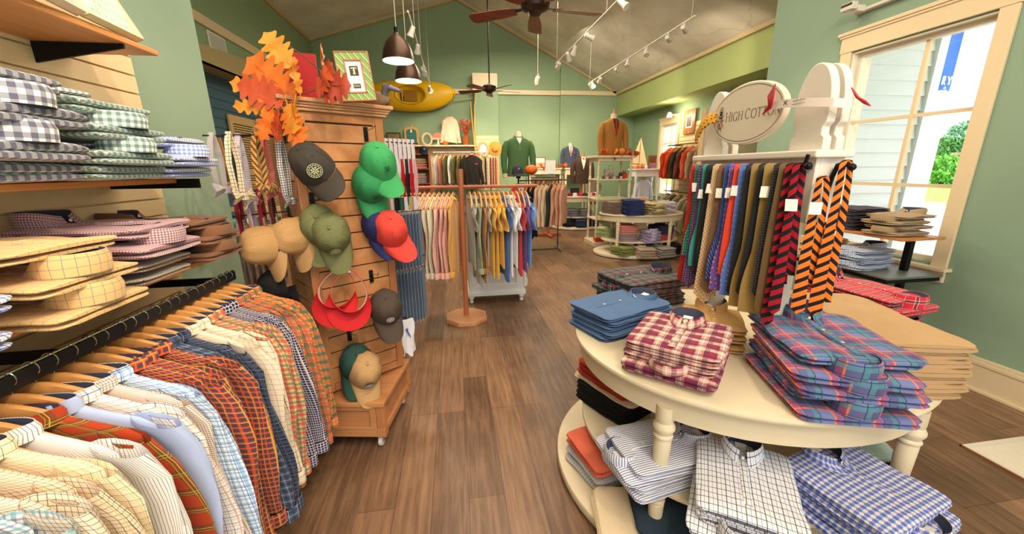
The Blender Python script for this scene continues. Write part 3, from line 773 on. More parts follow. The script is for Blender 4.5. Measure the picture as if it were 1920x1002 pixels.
# ---- shirts on the rail, near to far
def W2(name, base, *s, rot=0): return plaid(name, base, list(s), rot=rot)
SH = [
 ('white shirt with teal and plum checks', W2('r1', (240, 238, 236), ('w', 24, .3, 6, (110, 170, 184), .7), ('w', 24, .8, 4, (110, 90, 150), .6))),
 ('cream shirt with fine navy graph check', W2('r2', (244, 226, 200), ('w', 12, .5, 1.4, (60, 56, 84), .8))),
 ('peach cream shirt with dark graph check', W2('r3', (244, 222, 192), ('w', 13, .5, 1.5, (80, 62, 60), .8), ('u', 26, .1, 2, (232, 170, 100), .6))),
 ('cream shirt with black and gold windowpane', W2('r4', (246, 230, 196), ('w', 19, .5, 1.3, (70, 66, 60), .75), ('w', 19, .2, 1.5, (230, 186, 110), .6))),
 ('white shirt with narrow plum stripes', W2('r5', (240, 236, 232), ('u', 8, .5, 1.6, (110, 80, 116), .8))),
 ('rust red tartan shirt with green lines', W2('r6', (176, 62, 30), ('w', 70, .5, 26, (84, 74, 40), .6), ('w', 70, .5, 2.2, (206, 176, 70), .9), ('w', 70, .38, 1.6, (206, 176, 70), .8))),
 ('plain pale blue oxford shirt', plaid('r7', (176, 190, 226), [])),
 ('white shirt with navy and orange windowpane', W2('r8', (244, 238, 230), ('w', 26, .5, 2.4, (58, 76, 150), .8), ('w', 26, .1, 2.0, (222, 150, 96), .7))),
 ('white shirt with brown and navy tattersall', W2('r9', (242, 234, 222), ('w', 14, .5, 2.4, (190, 120, 76), .75), ('w', 14, .0, 1.6, (62, 70, 110), .8))),
 ('sky blue and white checked shirt', W2('r10', (232, 240, 248), ('w', 17, .5, 5, (108, 160, 216), .65), ('w', 34, .1, 2.4, (36, 60, 130), .85))),
 ('orange and plum plaid shirt, nearest of its three', W2('r11', (92, 62, 74), ('w', 22, .5, 6.5, (222, 92, 48), .75), ('w', 44, .2, 3, (210, 170, 70), .7))),
 ('orange and plum plaid shirt, middle of its three', 'r11'),
 ('orange and plum plaid shirt, farthest of its three', 'r11'),
 ('steel blue plaid shirt with white lines', W2('r12', (78, 92, 116), ('w', 36, .5, 12, (44, 54, 80), .7), ('w', 36, .0, 1.6, (200, 206, 214), .8))),
 ('navy and charcoal plaid shirt', W2('r13', (40, 46, 70), ('w', 40, .5, 14, (74, 84, 106), .6), ('w', 40, .0, 1.4, (170, 176, 190), .75))),
 ('oatmeal shirt with thin brown windowpane', W2('r14', (232, 214, 190), ('w', 24, .5, 1.3, (126, 70, 62), .75))),
 ('cream shirt with brown double windowpane', W2('r15', (236, 222, 198), ('w', 30, .5, 1.6, (112, 74, 66), .8), ('w', 30, .38, 1.2, (112, 74, 66), .7))),
 ('red and olive madras shirt, nearer of two', W2('r16', (214, 190, 128), ('w', 48, .3, 16, (196, 44, 58), .6), ('w', 48, .75, 13, (74, 98, 96), .6))),
 ('red and olive madras shirt, farther of two', 'r16'),
 ('navy shirt with white check, nearer of two', W2('r17', (34, 38, 80), ('w', 14, .5, 3, (224, 222, 230), .75), ('w', 28, .2, 2, (190, 140, 90), .6))),
 ('navy shirt with white check, farther of two', 'r17'),
 ('red, olive and gold madras shirt, fourth from the rail end', W2('r18', (220, 160, 92), ('w', 52, .3, 20, (84, 92, 70), .65), ('w', 52, .75, 14, (206, 66, 58), .65), ('w', 26, .0, 2, (40, 54, 90), .7))),
 ('red, olive and gold madras shirt, third from the rail end', 'r18'),
 ('orange and olive madras shirt, second from the rail end', W2('r19', (222, 172, 84), ('w', 50, .3, 17, (70, 92, 84), .7), ('w', 50, .8, 15, (222, 96, 62), .7))),
 ('orange and olive madras shirt at the very end of the rail', 'r19'),
]
hp = hanger_proto(); proto_keep.append(hp)
N = len(SH); y0, y1 = .655, 1.86
hgs = []; q = random.Random(5)
for i, (lab, mt) in enumerate(SH):
    m = MATS[mt] if isinstance(mt, str) else mt
    y = y0+(y1-y0)*i/(N-1)+(q.random()-.5)*.012
    yaw = R((q.random()-.5)*2+3)
    o = hang_proto(m, seed=i, length=.74+.03*q.random(), sleeve=.61+.05*q.random(), depth=.0145, sw=.225+.012*q.random())
    put(o, (RX_+.035, y, 1.062), (R((q.random()-.5)*2), 0, yaw))
    tag(o, lab+' on the left rail' if len(lab.split()) < 11 and 'rail' not in lab else lab, 'shirt', 'shirts hanging on the left rail')
    h = copy_tree(hp); put(h, (RX_, y, 1.094), (0, 0, yaw))
    tag(h, f'hanger holding the {lab}', 'hanger', 'beech hangers on the left rail')
# ================================================================== rolling cap display
MAPLE = wood('maple', (168, 110, 66), (198, 140, 92), (12, 1, 1), .8, .38)
MAPLEV = wood('maple_upright', (164, 104, 62), (192, 132, 86), (1, 1, 12), .8, .38)
SP = thing('spinner_display', 'tall maple slat display tower on a wheeled base, hung with caps', 'display stand', (-.72, 2.30, 0), R(-10))
bs = MB(); W_, D_ = .31, .26
bs.box(-W_+.03, -D_+.02, .10, W_-.03, D_-.02, .29)
b_ = bs.build('base_cabinet', MAPLE, SP, smooth=0)
mb = MB(); mb.box(-W_-.006, -D_-.006, .292, W_+.006, D_+.006, .318); mb.build('base_top', MAPLE, b_, smooth=0, bevel=.003)
mb = MB(); mb.box(-W_+.012, -D_+.004, .088, W_-.012, D_-.004, .13); mb.build('plinth_rail', MAPLE, b_, smooth=0, bevel=.003)
for sx in (-1, 1):
    for sy in (-1, 1):
        mb = MB(); x0, y0_ = sx*(W_-.025), sy*(D_-.025)
        mb.box(x0-.025, y0_-.025, .09, x0+.025, y0_+.025, .145); mb.box(x0-.02, y0_-.02, .145, x0+.02, y0_+.02, .292)
        for k in range(4): mb.box(x0-.017+k*.0095, y0_-.024, .15, x0-.012+k*.0095, y0_+.024, .285); mb.box(x0-.024, y0_-.017+k*.0095, .15, x0+.024, y0_-.012+k*.0095, .285)
        mb.build('corner_post', MAPLEV, b_, smooth=0, bevel=.002)
        c = MB(); cx_, cy_ = sx*(W_-.05), sy*(D_-.05)
        c.lathe([(.0001, -.012), (.028, -.012), (.032, -.008), (.032, .008), (.028, .012), (.0001, .012)], 20, 0, T(cx_, cy_, .034) @ RY(PI/2))
        c.lathe([(.0001, -.014), (.007, -.014), (.007, .014), (.0001, .014)], 10, 1, T(cx_, cy_, .034) @ RY(PI/2))
        c.box(cx_-.019, cy_-.012, .034, cx_-.015, cy_+.012, .09, 1); c.box(cx_+.015, cy_-.012, .034, cx_+.019, cy_+.012, .09, 1); c.box(cx_-.019, cy_-.012, .078, cx_+.019, cy_+.012, .09, 1)
        c.build('caster', [plain('caster_white', (214, 208, 198), .4), CHROME], b_)
for (mx, a) in ((0, 0), (0, PI)):
    mb = MB(); M = RZ(a)
    mb.box(-W_+.05, -D_+.004, .132, W_-.05, -D_+.018, .152, 0, M); mb.box(-W_+.05, -D_+.004, .262, W_-.05, -D_+.018, .291, 0, M)
    mb.box(-W_+.05, -D_+.004, .152, -W_+.085, -D_+.018, .262, 0, M); mb.box(W_-.085, -D_+.004, .152, W_-.05, -D_+.018, .262, 0, M)
    mb.build('panel_frame', MAPLE, b_, smooth=0, bevel=.002)
# tower, turned on its base
TW = T(.72, -2.30, 0)
def tow(): # matrix from tower-local (origin centre of front face, floor level) to world
    return T(-.585, 2.25, 0) @ RZ(math.atan2(.585, .811))
inv = (T(-.72, 2.30, 0) @ RZ(R(-10))).inverted()
TL = inv @ tow()
TD = .40
mb = MB(); mb.box(-.2, .03, .318, .2, TD-.03, 1.89, 0, TL); mb.build('core', MAPLEV, SP, smooth=0)
for fi, (M, hw) in enumerate(((TL, .245), (TL @ T(0, TD, 0) @ RZ(PI), .245), (TL @ T(-.245, TD/2, 0) @ RZ(-PI/2), TD/2), (TL @ T(.245, TD/2, 0) @ RZ(PI/2), TD/2))):
    fr = MB(); e = .0 if fi < 2 else .001
    fr.box(-hw+e, -.0, .333, -hw+.045, .022, 1.887, 0, M); fr.box(hw-.045, -.0, .333, hw-e, .022, 1.887, 0, M)
    fr.box(-hw+.045, .001, .333, hw-.045, .022, .378, 0, M); fr.box(-hw+.045, .001, 1.842, hw-.045, .022, 1.887, 0, M)
    f_ = fr.build('face_frame', MAPLEV, SP, smooth=0, bevel=.004)
    sl = MB(); n = 15
    for k in range(n):
        z0 = .382+k*.0973
        sl.box(-hw+.046, .008, z0, hw-.046, .024, z0+.090, 0, M)
        sl.box(-hw+.046, .016, z0+.088, hw-.046, .026, z0+.0985, 1, M)
    sl.build('slats', [MAPLE, plain('slat_groove', (74, 48, 30), .7)], f_, smooth=0, bevel=.0015)
mb = MB()
for k, (z0, z1, o) in enumerate(((1.887, 1.902, .018), (1.902, 1.914, .028), (1.914, 1.926, .036), (1.926, 1.946, .048))):
    mb.box(-.245-o, -o, z0, .245+o, TD+o, z1, 0, TL)
mb.build('cornice', wood('maple_pale', (184, 130, 92), (208, 156, 116), (12, 1, 1), .8, .4), SP, smooth=0, bevel=.005)
TWM = tow()
def tw(x, y, z): return TWM @ Vector((x, y, z))
def tower_hook(x, z, label, ln=.07):
    root = thing('slatwall_hook', label, 'hook'); root.matrix_world = TWM @ T(x, 0, z)
    mb = MB(); mb.box(-.011, -.004, -.055, .011, .006, .02); mb.build('plate', BLACK, root, smooth=0, bevel=.001)
    mb = MB(); mb.tube([(0, -.003, .0), (0, -.02, .002), (0, -ln+.01, .006), (0, -ln, .02)], .003, 8); mb.build('prong', CHROME, root)

# ---- caps
def cap_mesh(col, under=None, badge=None, label='cap', name='baseball_cap', strap=CHROME, tagm=None, group=None, seed=0, logo=None):
    q = random.Random(seed); root = thing(name, label, 'cap', group=group)
    def crown_pt(th, ph):
        # th: azimuth, -90deg = front; ph 0 base .. 1 top
        c, s = math.cos(th), math.sin(th); f = max(0, -s); bk = max(0, s)
        rr = math.cos(ph*PI/2)**.62
        z = .125*math.sin(ph*PI/2)**.9*(1-.0*f)
        seam = -.0022*(abs(math.cos(3*th)))**6
        wr = .0025*math.sin(7*th+seed+ph*5)*(1-ph)*ph*4
        return Vector(((.080*rr+seam+wr)*c, (.092+.012*f*ph)*rr*s*(1+0*bk)+wr*s, z-.010*bk*(1-ph)+.006*f*(1-ph)))
    mb = MB(); rows = []; n = 36
    for i in range(13):
        ph = i/12*.985
        rows.append([crown_pt(2*PI*j/n, ph) for j in range(n)])
    mb.grid(rows, 0, closed=True)
    # sweat band
    mb.grid([[Vector((p.x*.97, p.y*.97, p.z+.028)) for p in rows[0]], [Vector((p.x*.985, p.y*.985, p.z+.001)) for p in rows[0]]], 1, closed=True)
    for k_ in range(6):
        th = R(-90+60*k_)
        mb.tube([crown_pt(th, .02+.94*i_/9) for i_ in range(10)], .0011, 5)
        th = R(-60+60*k_); c_ = crown_pt(th, .62); nv_ = Vector((c_.x, c_.y, c_.z*.8)).normalized()
        mb.ball(c_, .0034, 6)
    mb.build('crown', [col, under or col], root, smooth=60)
    # visor
    mb = MB(); R1 = []; nn = 20
    for k in range(7):
        d = k/6; r = []
        for j in range(nn+1):
            a = R(-90-62+124*j/nn); t_ = (j/nn-.5)*2
            p = crown_pt(a, 0.02); w_ = (1-abs(t_)**3.2)
            ext = .093*d*w_
            r.append(Vector((p.x*(1.006+.10*d*w_), p.y*1.006-ext, p.z-.006-.012*d-.026*(t_**2)*d*.9-.004*d*d)))
        R1.append(r)
    mb.grid(R1, 0); mb.grid([[p+Vector((0, .0005, -.0035)) for p in r] for r in R1][::-1], 1)
    mb.grid([R1[-1], [p+Vector((0, .0005, -.0035)) for p in R1[-1]]], 0)
    mb.build('visor', [col, under or col], root, smooth=60)
    mb = MB(); mb.ball((0, 0, .1255), .008, 8, 0, .5); mb.build('top_button', col, root)
    # back strap
    mb = MB(); pts = [crown_pt(R(60+60*j/8), .0)+Vector((0, .004, -.006)) for j in range(9)]
    mb.grid([pts, [p+Vector((0, 0, .016)) for p in pts]], 0); mb.build('back_strap', col, root, solid=.002)
    if badge or logo:
        mb = MB(); p = crown_pt(R(-90), .27); p2 = crown_pt(R(-90), .47)
        up = (p2-p).normalized(); out = Vector((0, -1, 0)); out = (out-up*out.dot(up)).normalized(); xx = up.cross(out) if up.cross(out).x > 0 else out.cross(up)
        M = Matrix((xx, up, xx.cross(up))).transposed().to_4x4()
        if M.to_3x3().col[2].y > 0: M = Matrix((-xx, up, (-xx).cross(up))).transposed().to_4x4()
        M.translation = p+(p2-p)*.35+out*.006
        if badge:
            bc, bb, sc_ = badge
            mb.lathe([(.0001, -.001), (.027*sc_, -.001), (.028*sc_, .001), (.0255*sc_, .0022), (.0001, .0022)], 28, 0, M)
            for rad in (.0265, .020):
                rows = [[((rad+dr)*sc_*math.cos(2*PI*j/32), (rad+dr)*sc_*math.sin(2*PI*j/32), .0028) for j in range(32)] for dr in (-.0012, .0006)]
                mb.grid(rows, 1, M, closed=True)
            for k in range(4):
                Mk = M @ RZ(k*PI/2)
                mb.box(-.002*sc_, .002*sc_, .0022, .002*sc_, .016*sc_, .003, 1, Mk)
                mb.add([(.004*sc_, .004*sc_, .003), (.012*sc_, .006*sc_, .003), (.011*sc_, .011*sc_, .003), (.006*sc_, .012*sc_, .003)], [(0, 1, 2, 3)], None, 1, Mk)
            for k in range(16): mb.box(-.0008, .0212*sc_, .0022, .0008, .0245*sc_, .003, 1, M @ RZ(k*PI/8))
            mb.build('badge', [bb, bc], root, smooth=0)
        else:
            lc = logo
            # embroidered beetle-like crossed mark
            for (x0, y0_, x1, y1_) in ((-.012, -.012, .012, .012), (.012, -.012, -.012, .012), (0, -.016, 0, .017), (-.015, .0, -.006, .003), (.015, 0, .006, .003), (-.006, .008, -.012, .016), (.006, .008, .012, .016)):
                mb.tube([Vector((x0, y0_, .001)), Vector(((x0+x1)/2, (y0_+y1_)/2, .0035)), Vector((x1, y1_, .001))], .0011, 5, 0, M)
            mb.build('embroidery', lc, root)
    if tagm:
        mb = MB(); mb.box(-.018, .085, -.065, .018, .087, .0, 0); mb.build('price_tag', tagm, root, smooth=0)
    return root
def hang_cap(o, x, z, out, pitch, yaw=0, roll=0, extra=None):
    M = TWM @ T(x, -out, z) @ RZ(R(yaw-16)) @ RY(R(roll)) @ RX(R(pitch)) @ Matrix.Scale(1.17, 4) @ T(0, 0, -.06)
    o.matrix_world = M if extra is None else extra @ M
PAPER = plain('paper_tag', (236, 232, 222), .6)
C_BLK = plain('cap_black', (58, 52, 46), .85); C_GRN = plain('cap_green', (58, 150, 88), .85); C_GRN2 = plain('cap_green_deep', (46, 130, 78), .85)
C_OLV = plain('cap_olive', (106, 108, 70), .85); C_RED = plain('cap_coral_red', (210, 66, 56), .85); C_BRN = plain('cap_brown', (74, 62, 54), .85)
C_KHK = plain('cap_khaki', (180, 142, 96), .85); C_DGN = plain('cap_dark_green', (36, 68, 60), .85); C_NVY = plain('cap_navy', (40, 44, 92), .85)
BGC = plain('badge_cream', (196, 194, 156), .7); BGK = plain('badge_black', (42, 40, 36), .7); BGW = plain('badge_white', (214, 206, 200), .7); LOGO = plain('logo_black', (34, 52, 42), .7)
hang_cap(cap_mesh(C_BLK, badge=(BGC, BGK, 1.05), label='black cap with a round cream badge, upper left on the slat tower', seed=1), -.225, 1.645, .155, 38, -6, -32)
hang_cap(cap_mesh(C_GRN, logo=LOGO, label='bright green cap on top of the darker green cap', seed=2, tagm=PAPER), .115, 1.66, .165, 42, 8, -16)
hang_cap(cap_mesh(C_GRN2, logo=LOGO, label='darker green cap tucked beneath the bright green cap', seed=3), .085, 1.545, .115, 62, 2, -6)
hang_cap(cap_mesh(C_OLV, badge=(BGC, C_OLV, .8), label='olive cap with an oval badge above the red visors', seed=4, tagm=PAPER), -.172, 1.305, .165, 70, -4, -8)
hang_cap(cap_mesh(C_OLV, label='olive cap behind the badged olive cap, mostly hidden', seed=5), -.200, 1.345, .085, 62, -10, 4)
hang_cap(cap_mesh(C_RED, logo=plain('logo_dark_red', (176, 44, 44), .7), label='coral red cap below the two green caps', seed=6), .155, 1.295, .155, 46, 12, -22)
hang_cap(cap_mesh(C_NVY, label='navy cap almost hidden behind the coral red cap', seed=7), .125, 1.315, .085, 52, 6, -14)
hang_cap(cap_mesh(C_BRN, badge=(BGW, BGK, .72), label='dark brown cap with a small white round badge, right of the red visors', seed=8), .085, .845, .155, 46, 0, -4)
hang_cap(cap_mesh(C_KHK, badge=(BGW, plain('badge_brown', (58, 42, 36), .7), .8), label='khaki cap with a dark round badge, lowest on the tower', seed=9), -.075, .505, .165, 50, 4, 2)
hang_cap(cap_mesh(C_DGN, label='dark green cap behind the lowest khaki cap', seed=10), -.098, .540, .095, 44, -6, 6)
for x, z, l in ((-.207, 1.80, 'black hook above the black badge cap on the slat tower'), (.139, 1.81, 'black hook above the bright green cap on the slat tower'), (-.185, 1.47, 'black hook above the olive caps on the slat tower'), (.15, 1.43, 'black hook behind the coral red cap on the slat tower'),
                (-.068, 1.10, 'black hook holding the red visors on the slat tower'), (.084, 1.0, 'black hook above the dark brown cap on the slat tower'), (-.085, .675, 'black hook above the lowest khaki cap on the slat tower')):
    tower_hook(x, z, l, .10)
# sun visors: band and brim
def sun_visor(label, seed):
    root = thing('sun_visor', label, 'visor', group=None)
    n = 34; rows = [[], [], [], []]
    for j in range(n):
        a = 2*PI*j/n; f = max(0, -math.sin(a)); hb = .015+.045*f**.6
        for k, (rr, z) in enumerate(((1.0, 0), (1.02, hb), (.985, hb), (.965, 0))):
            rows[k].append((.084*rr*math.cos(a)*(1-.25*max(0, math.sin(a))), .104*rr*math.sin(a), z))
    mb = MB(); mb.grid(rows[:2], 0, closed=True); mb.grid(rows[1:3], 0, closed=True); mb.grid(rows[2:], 1, closed=True)
    mb.build('band', [plain('visor_red', (190, 30, 34), .8), plain('visor_lining', (238, 224, 214), .8)], root, smooth=50)
    mb = MB(); R1 = []; nn = 24
    for k in range(7):
        d = k/6; r = []
        for j in range(nn+1):
            a = R(-90-88+176*j/nn); t_ = (j/nn-.5)*2; w_ = (1-abs(t_)**2.4)**.8 if abs(t_) < 1 else 0
            r.append(Vector((.084*math.cos(a)*(1+.62*d*w_), .104*math.sin(a)*(1+.55*d*w_)-.028*d*w_, .002-.004*d-.026*t_*t_*d)))
        R1.append(r)
    mb.grid(R1, 0); mb.grid([[p+Vector((0, 0, -.003)) for p in r] for r in R1][::-1], 0); mb.build('brim', plain('visor_red', (190, 30, 34)), root, smooth=60)
    mb = MB(); mb.box(-.012, .094, -.002, .012, .101, .019); mb.build('buckle', CHROME, root, smooth=0)
    return root
v = sun_visor('front red sun visor with white lining hanging on the tower', 1); v.matrix_world = TWM @ T(-.104, -.135, .985) @ RZ(R(-14)) @ RY(R(6)) @ RX(R(66)) @ Matrix.Scale(1.12, 4) @ T(0, -.02, -.02)
v = sun_visor('rear red sun visor showing its white lining, behind the front one', 2); v.matrix_world = TWM @ T(-.140, -.085, 1.0) @ RZ(R(-34)) @ RY(R(12)) @ RX(R(58)) @ Matrix.Scale(1.1, 4) @ T(0, -.02, -.02)

# ---- tan caps hooked on the tower's left face, edge on
for i, (dx, lab) in enumerate(((.20, 'tan cap farthest left, hanging apart on the tower hook'), (.115, 'first of four nested tan caps beside the olive caps'), (.085, 'second of four nested tan caps beside the olive caps'), (.055, 'third of four nested tan caps beside the olive caps'), (.025, 'fourth nested tan cap, against the tower'))):
    c = cap_mesh(plain('cap_tan', (178, 138, 90), .85), under=plain('cap_tan_under', (120, 100, 84), .85), label=lab, seed=20+i)
    c.matrix_world = TWM @ T(-.375+.036*i if i else -.475, -.06+.020*i if i else -.03, 1.285+(-.03 if i == 0 else 0)) @ RZ(R(-58 if i else -70)) @ RY(R(-10 if i else -14)) @ RX(R(80 if i else 84)) @ Matrix.Scale(1.02, 4) @ T(0, 0, -.06)

# ---- rods on the left and right faces with ties and sleeves
def rod(p0, p1, label, name='display_rod'):
    root = thing(name, label, 'rod'); root.matrix_world = TWM @ T(p0)
    d = Vector(p1)-Vector(p0)
    mb = MB(); mb.tube([(0, 0, 0), d], .0032, 8); mb.ball(d, .005, 6); mb.build('bar', BLACK, root)
    mb = MB(); mb.box(-.003, -.012, -.03, .003, .012, .03); mb.build('plate', BLACK, root, smooth=0)
def strip_cloth(mb, pts, wd, m=0, M=None, axis=Vector((0, 1, 0)), th=.003):
    pts = [Vector(p) for p in pts]; a = []; b = []
    for i, p in enumerate(pts):
        w_ = wd[i] if isinstance(wd, (list, tuple)) else wd
        a.append(p-axis*w_/2); b.append(p+axis*w_/2)
    rows = [[a[i], (a[i]+b[i])/2, b[i]] for i in range(len(pts))]
    mb.grid(rows, m, M)
def bow_tie(mat, label, M, ln=.34, seed=0, band=True):
    q = random.Random(seed); root = thing('bow_tie', label, 'bow tie'); root.matrix_world = M
    # looped neck band hanging from the rod, knot and two bows
    mb = MB(); n = 14; pts = []
    for i in range(n+1):
        a = PI*i/n
        pts.append((.028*math.cos(a)*(1+.1*math.sin(3*a)), .0, .0+.02*math.sin(a) if False else 0))
    loop = [(-.020, 0, -ln*.8), (-.030, 0, -ln*.4), (-.016, 0, -.03), (0, 0, .006), (.016, 0, -.03), (.030, .0, -ln*.4), (.020, 0, -ln*.8)]
    rows = []
    for p in loop: rows.append([Vector(p)+Vector((0, -.010, 0)), Vector(p)+Vector((0, .010, 0))])
    mb.grid(rows); mb.build('band', mat, root, solid=.002)
    mb = MB()
    for s in (-1, 1):
        rws = []
        for k in range(6):
            f = k/5; wz = .012+.045*f**.8*(1 if f < .95 else .9)
            rws.append([(s*(.006+.062*f), -.010-.006*math.sin(f*3), -ln*.86+wz*.5), (s*(.006+.062*f), -.022, -ln*.86+.004*math.sin(k)), (s*(.006+.062*f), -.010, -ln*.86-wz*.5)])
        mb.grid(rws)
    mb.box(-.010, -.026, -ln*.86-.013, .010, -.006, -ln*.86+.013)
    mb.build('bow', mat, root, solid=.004)
    return root
rod((-.2455, .22, 1.775), (-.56, .20, 1.765), 'black rod of bow ties, upper left side of the slat tower')
rod((-.2455, .10, 1.775), (-.50, .10, 1.765), 'second black rod of bow ties, left side of the tower')
rod((-.2455, .24, 1.50), (-.50, .24, 1.50), 'middle black rod on the left side of the tower')
rod((-.2455, .24, 1.38), (-.50, .24, 1.375), 'lower black rod on the left side of the tower')
BT = [('silver', plain('silk_silver', (190, 184, 190), .4), 'silver grey bow tie on the left tower rod'), ('check', plaid('bow_check', (236, 220, 186), [('w', 14, .5, 2, (60, 50, 70), .8)]), 'cream bow tie with dark check on the left tower rod'),
      ('lav', plaid('bow_lavender', (206, 196, 208), [('v', 9, .5, 2.5, (150, 136, 164), .7)]), 'pale lavender bow tie on the left tower rod'), ('gold', plaid('bow_gold_stripe', (196, 150, 74), [('u', 16, .5, 7, (90, 40, 44), .9)], rot=35), 'gold and maroon striped bow tie nearest the tower'),
      ('coral', plaid('bow_coral', (226, 96, 90), [('u', 8, .5, 3, (240, 180, 170), .7)], rot=45), 'coral red bow tie behind the gold striped one'), ('bw', gingham('bow_bw', (34, 34, 36), per=10), 'black and white checked bow tie against the tower')]
for i, (k, m, lab) in enumerate(BT):
    x = -.53+.052*i; y = .20 if i % 2 == 0 else .10
    bow_tie(m, lab, TWM @ T(x, y, 1.772) @ RZ(R(40+rnd.random()*20)) @ Matrix.Scale(1.25, 4), .24+.03*(i % 3), i)
for i, (m, lab) in enumerate(((plain('silk_maroon', (120, 26, 40), .5), 'maroon bow tie on the middle left rod'), (plain('silk_mauve', (196, 176, 190), .5), 'mauve bow tie on the middle left rod'), (plain('silk_wine', (140, 34, 44), .5), 'wine red bow tie on the middle left rod'), (plain('silk_brown', (86, 36, 36), .5), 'dark brown bow tie on the middle left rod'))):
    bow_tie(m, lab, TWM @ T(-.47+.05*i, .24, 1.506) @ RZ(R(60)), .27, i+10)
# clear sleeves edge on: silver-grey neckties on the lower-left rod
for i in range(7):
    o = thing('sleeved_necktie', f'taupe necktie in a clear sleeve, {NTH[i]} from the outer end of the lower left rod', 'necktie', group='sleeved neckties on the left rod')
    o.matrix_world = TWM @ T(-.485+.03*i, .24, 1.372) @ RZ(R(70))
    mb = MB(); mb.box(-.035, -.004, -.36, .035, .004, -.012); mb.build('sleeve', plaid('taupe_stripe_%d' % (i % 2), ((150, 130, 110), (120, 96, 84))[i % 2], [('v', 14, .5, 5, (190, 176, 160), .6)]), o, smooth=0, bevel=.002)
    mb = MB(); mb.tube([(0, 0, -.012), (0, .004, .004), (0, 0, .006)], .0015, 5); mb.build('hang_tab', CHROME, o)
# black apron-like cap strap bundle under the tan caps
o = thing('black_cap', 'black cap hanging upside down beneath the tan caps', 'cap')
o.matrix_world = TWM @ T(-.36, .06, 1.03)
cc = cap_mesh(plain('cap_jet', (24, 22, 24), .85), label='x', seed=33)
for ch in list(cc.children): ch.parent = o
bpy.data.objects.remove(cc)
o.matrix_world = TWM @ T(-.36, .04, 1.03) @ RZ(R(-100)) @ RX(R(100))
# right face: carded bow ties, ties, two racks of navy ties in clear sleeves
rod((.2455, .10, 1.765), (.52, .10, 1.76), 'black rod with carded ties, upper right side of the slat tower')
CARD = plain('card_lilac', (216, 206, 212), .6); REDSILK = plain('silk_red', (178, 26, 36), .45); BLK = plain('silk_black', (28, 24, 28), .5); ROSE = plain('silk_rose', (206, 150, 156), .5)
for i in range(8):
    m = (ROSE, BLK, REDSILK, CARD, REDSILK, BLK, REDSILK, ROSE)[i]
    nm = ('rose', 'black', 'red', 'lilac', 'red', 'black', 'red', 'rose')[i]
    o = thing('carded_tie', f'{nm} tie on a white card, {NTH[i]} along the upper right tower rod', 'tie', group='carded ties on the right tower rod')
    o.matrix_world = TWM @ T(.275+.030*i, .10, 1.765) @ RZ(R(25))
    mb = MB(); mb.box(-.016, -.0015, -.19, .016, .0015, .02); mb.build('card', CARD, o, smooth=0)
    mb = MB(); pts = [(0, -.004, -.10), (0, -.010, -.17), (.0, -.006, -.24), (.004, -.002, -.33-.03*(i % 3))]
    mb.grid([[Vector(p)+Vector((s*(.009+.007*(k % 3)), 0, 0)) for s in (-1, 0, 1)] for k, p in enumerate(pts)]); mb.build('tie', m, o, solid=.003)
rod((.2455, .10, 1.44), (.52, .10, 1.435), 'black rod just above the navy sleeves, right side of the tower')
for i in range(7):
    m = (BLK, CARD, BLK, plain('silk_forest', (40, 84, 66), .5), CARD, plaid('gold_fleck', (206, 186, 130), [('w', 10, .5, 4, (120, 90, 60), .7)]), CARD)[i]
    nm = ('black', 'white', 'jet black', 'forest green', 'pale', 'gold flecked', 'ivory')[i]
    o = thing('boxed_tie', f'{nm} boxed tie on the second right tower rod', 'tie', group='boxed ties on the right tower rod')
    o.matrix_world = TWM @ T(.275+.034*i, .10, 1.43) @ RZ(R(30))
    mb = MB(); mb.box(-.022, -.006, -.085, .022, .006, -.002); mb.build('box', m, o, smooth=0, bevel=.002)
DEN = plaid('navy_sleeve', (44, 66, 96), [('v', 6, .5, 2, (58, 84, 118), .6)])
for lv, (zt_, lab) in enumerate(((1.335, 'upper'), (.945, 'lower'))):
    rod((.2455, .13, zt_), (.53, .13, zt_-.004), f'chrome rod of the {lab} navy sleeve rack, right side of the tower')
    for i in range(11):
        o = thing('sleeved_tie', f'navy tie in a clear sleeve, {NTH[i]} from the tower on the {lab} right rack', 'tie', group=f'navy ties on the {lab} right rack')
        o.matrix_world = TWM @ T(.268+.024*i, .13, zt_-.004) @ RZ(R(46))
        mb = MB(); mb.box(-.055, -.0055, -.37, .055, .0035, -.016); mb.build('cloth', DEN, o, smooth=0, bevel=.002)
        mb = MB(); mb.box(-.057, .0036, -.385, .057, .0052, -.006); mb.build('clear_sleeve', plain('sleeve_edge', (188, 188, 186), .25, spec=.6), o, smooth=0)
        mb = MB(); mb.tube([(0, 0, -.014), (0, -.006, .0), (0, 0, .0065)], .0016, 5); mb.build('hang_tab', CHROME, o)
rod((.2455, .13, 1.02), (.53, .13, 1.02), 'short rod between the two navy sleeve racks')
for i in range(7):
    nm = ('black', 'dark green', 'white', 'grey', 'tan', 'denim blue', 'pink plaid')[i]
    m = (BLK, plain('silk_forest', (40, 84, 66)), CARD, plain('silk_silver', (190, 184, 190)), plain('silk_tan', (170, 140, 110), .5), plain('silk_denim', (70, 104, 148), .5), plaid('pink_plaid', (220, 140, 146), [('w', 16, .5, 5, (180, 60, 80), .6)]))[i]
    o = thing('short_tie', f'{nm} short tie hanging between the two navy sleeve racks', 'tie', group='short ties between the sleeve racks')
    o.matrix_world = TWM @ T(.275+.036*i, .13, 1.02) @ RZ(R(35)); mb = MB(); mb.box(-.026, -.004, -.062, .026, .004, -.003); mb.build('cloth', m, o, smooth=0, bevel=.002)
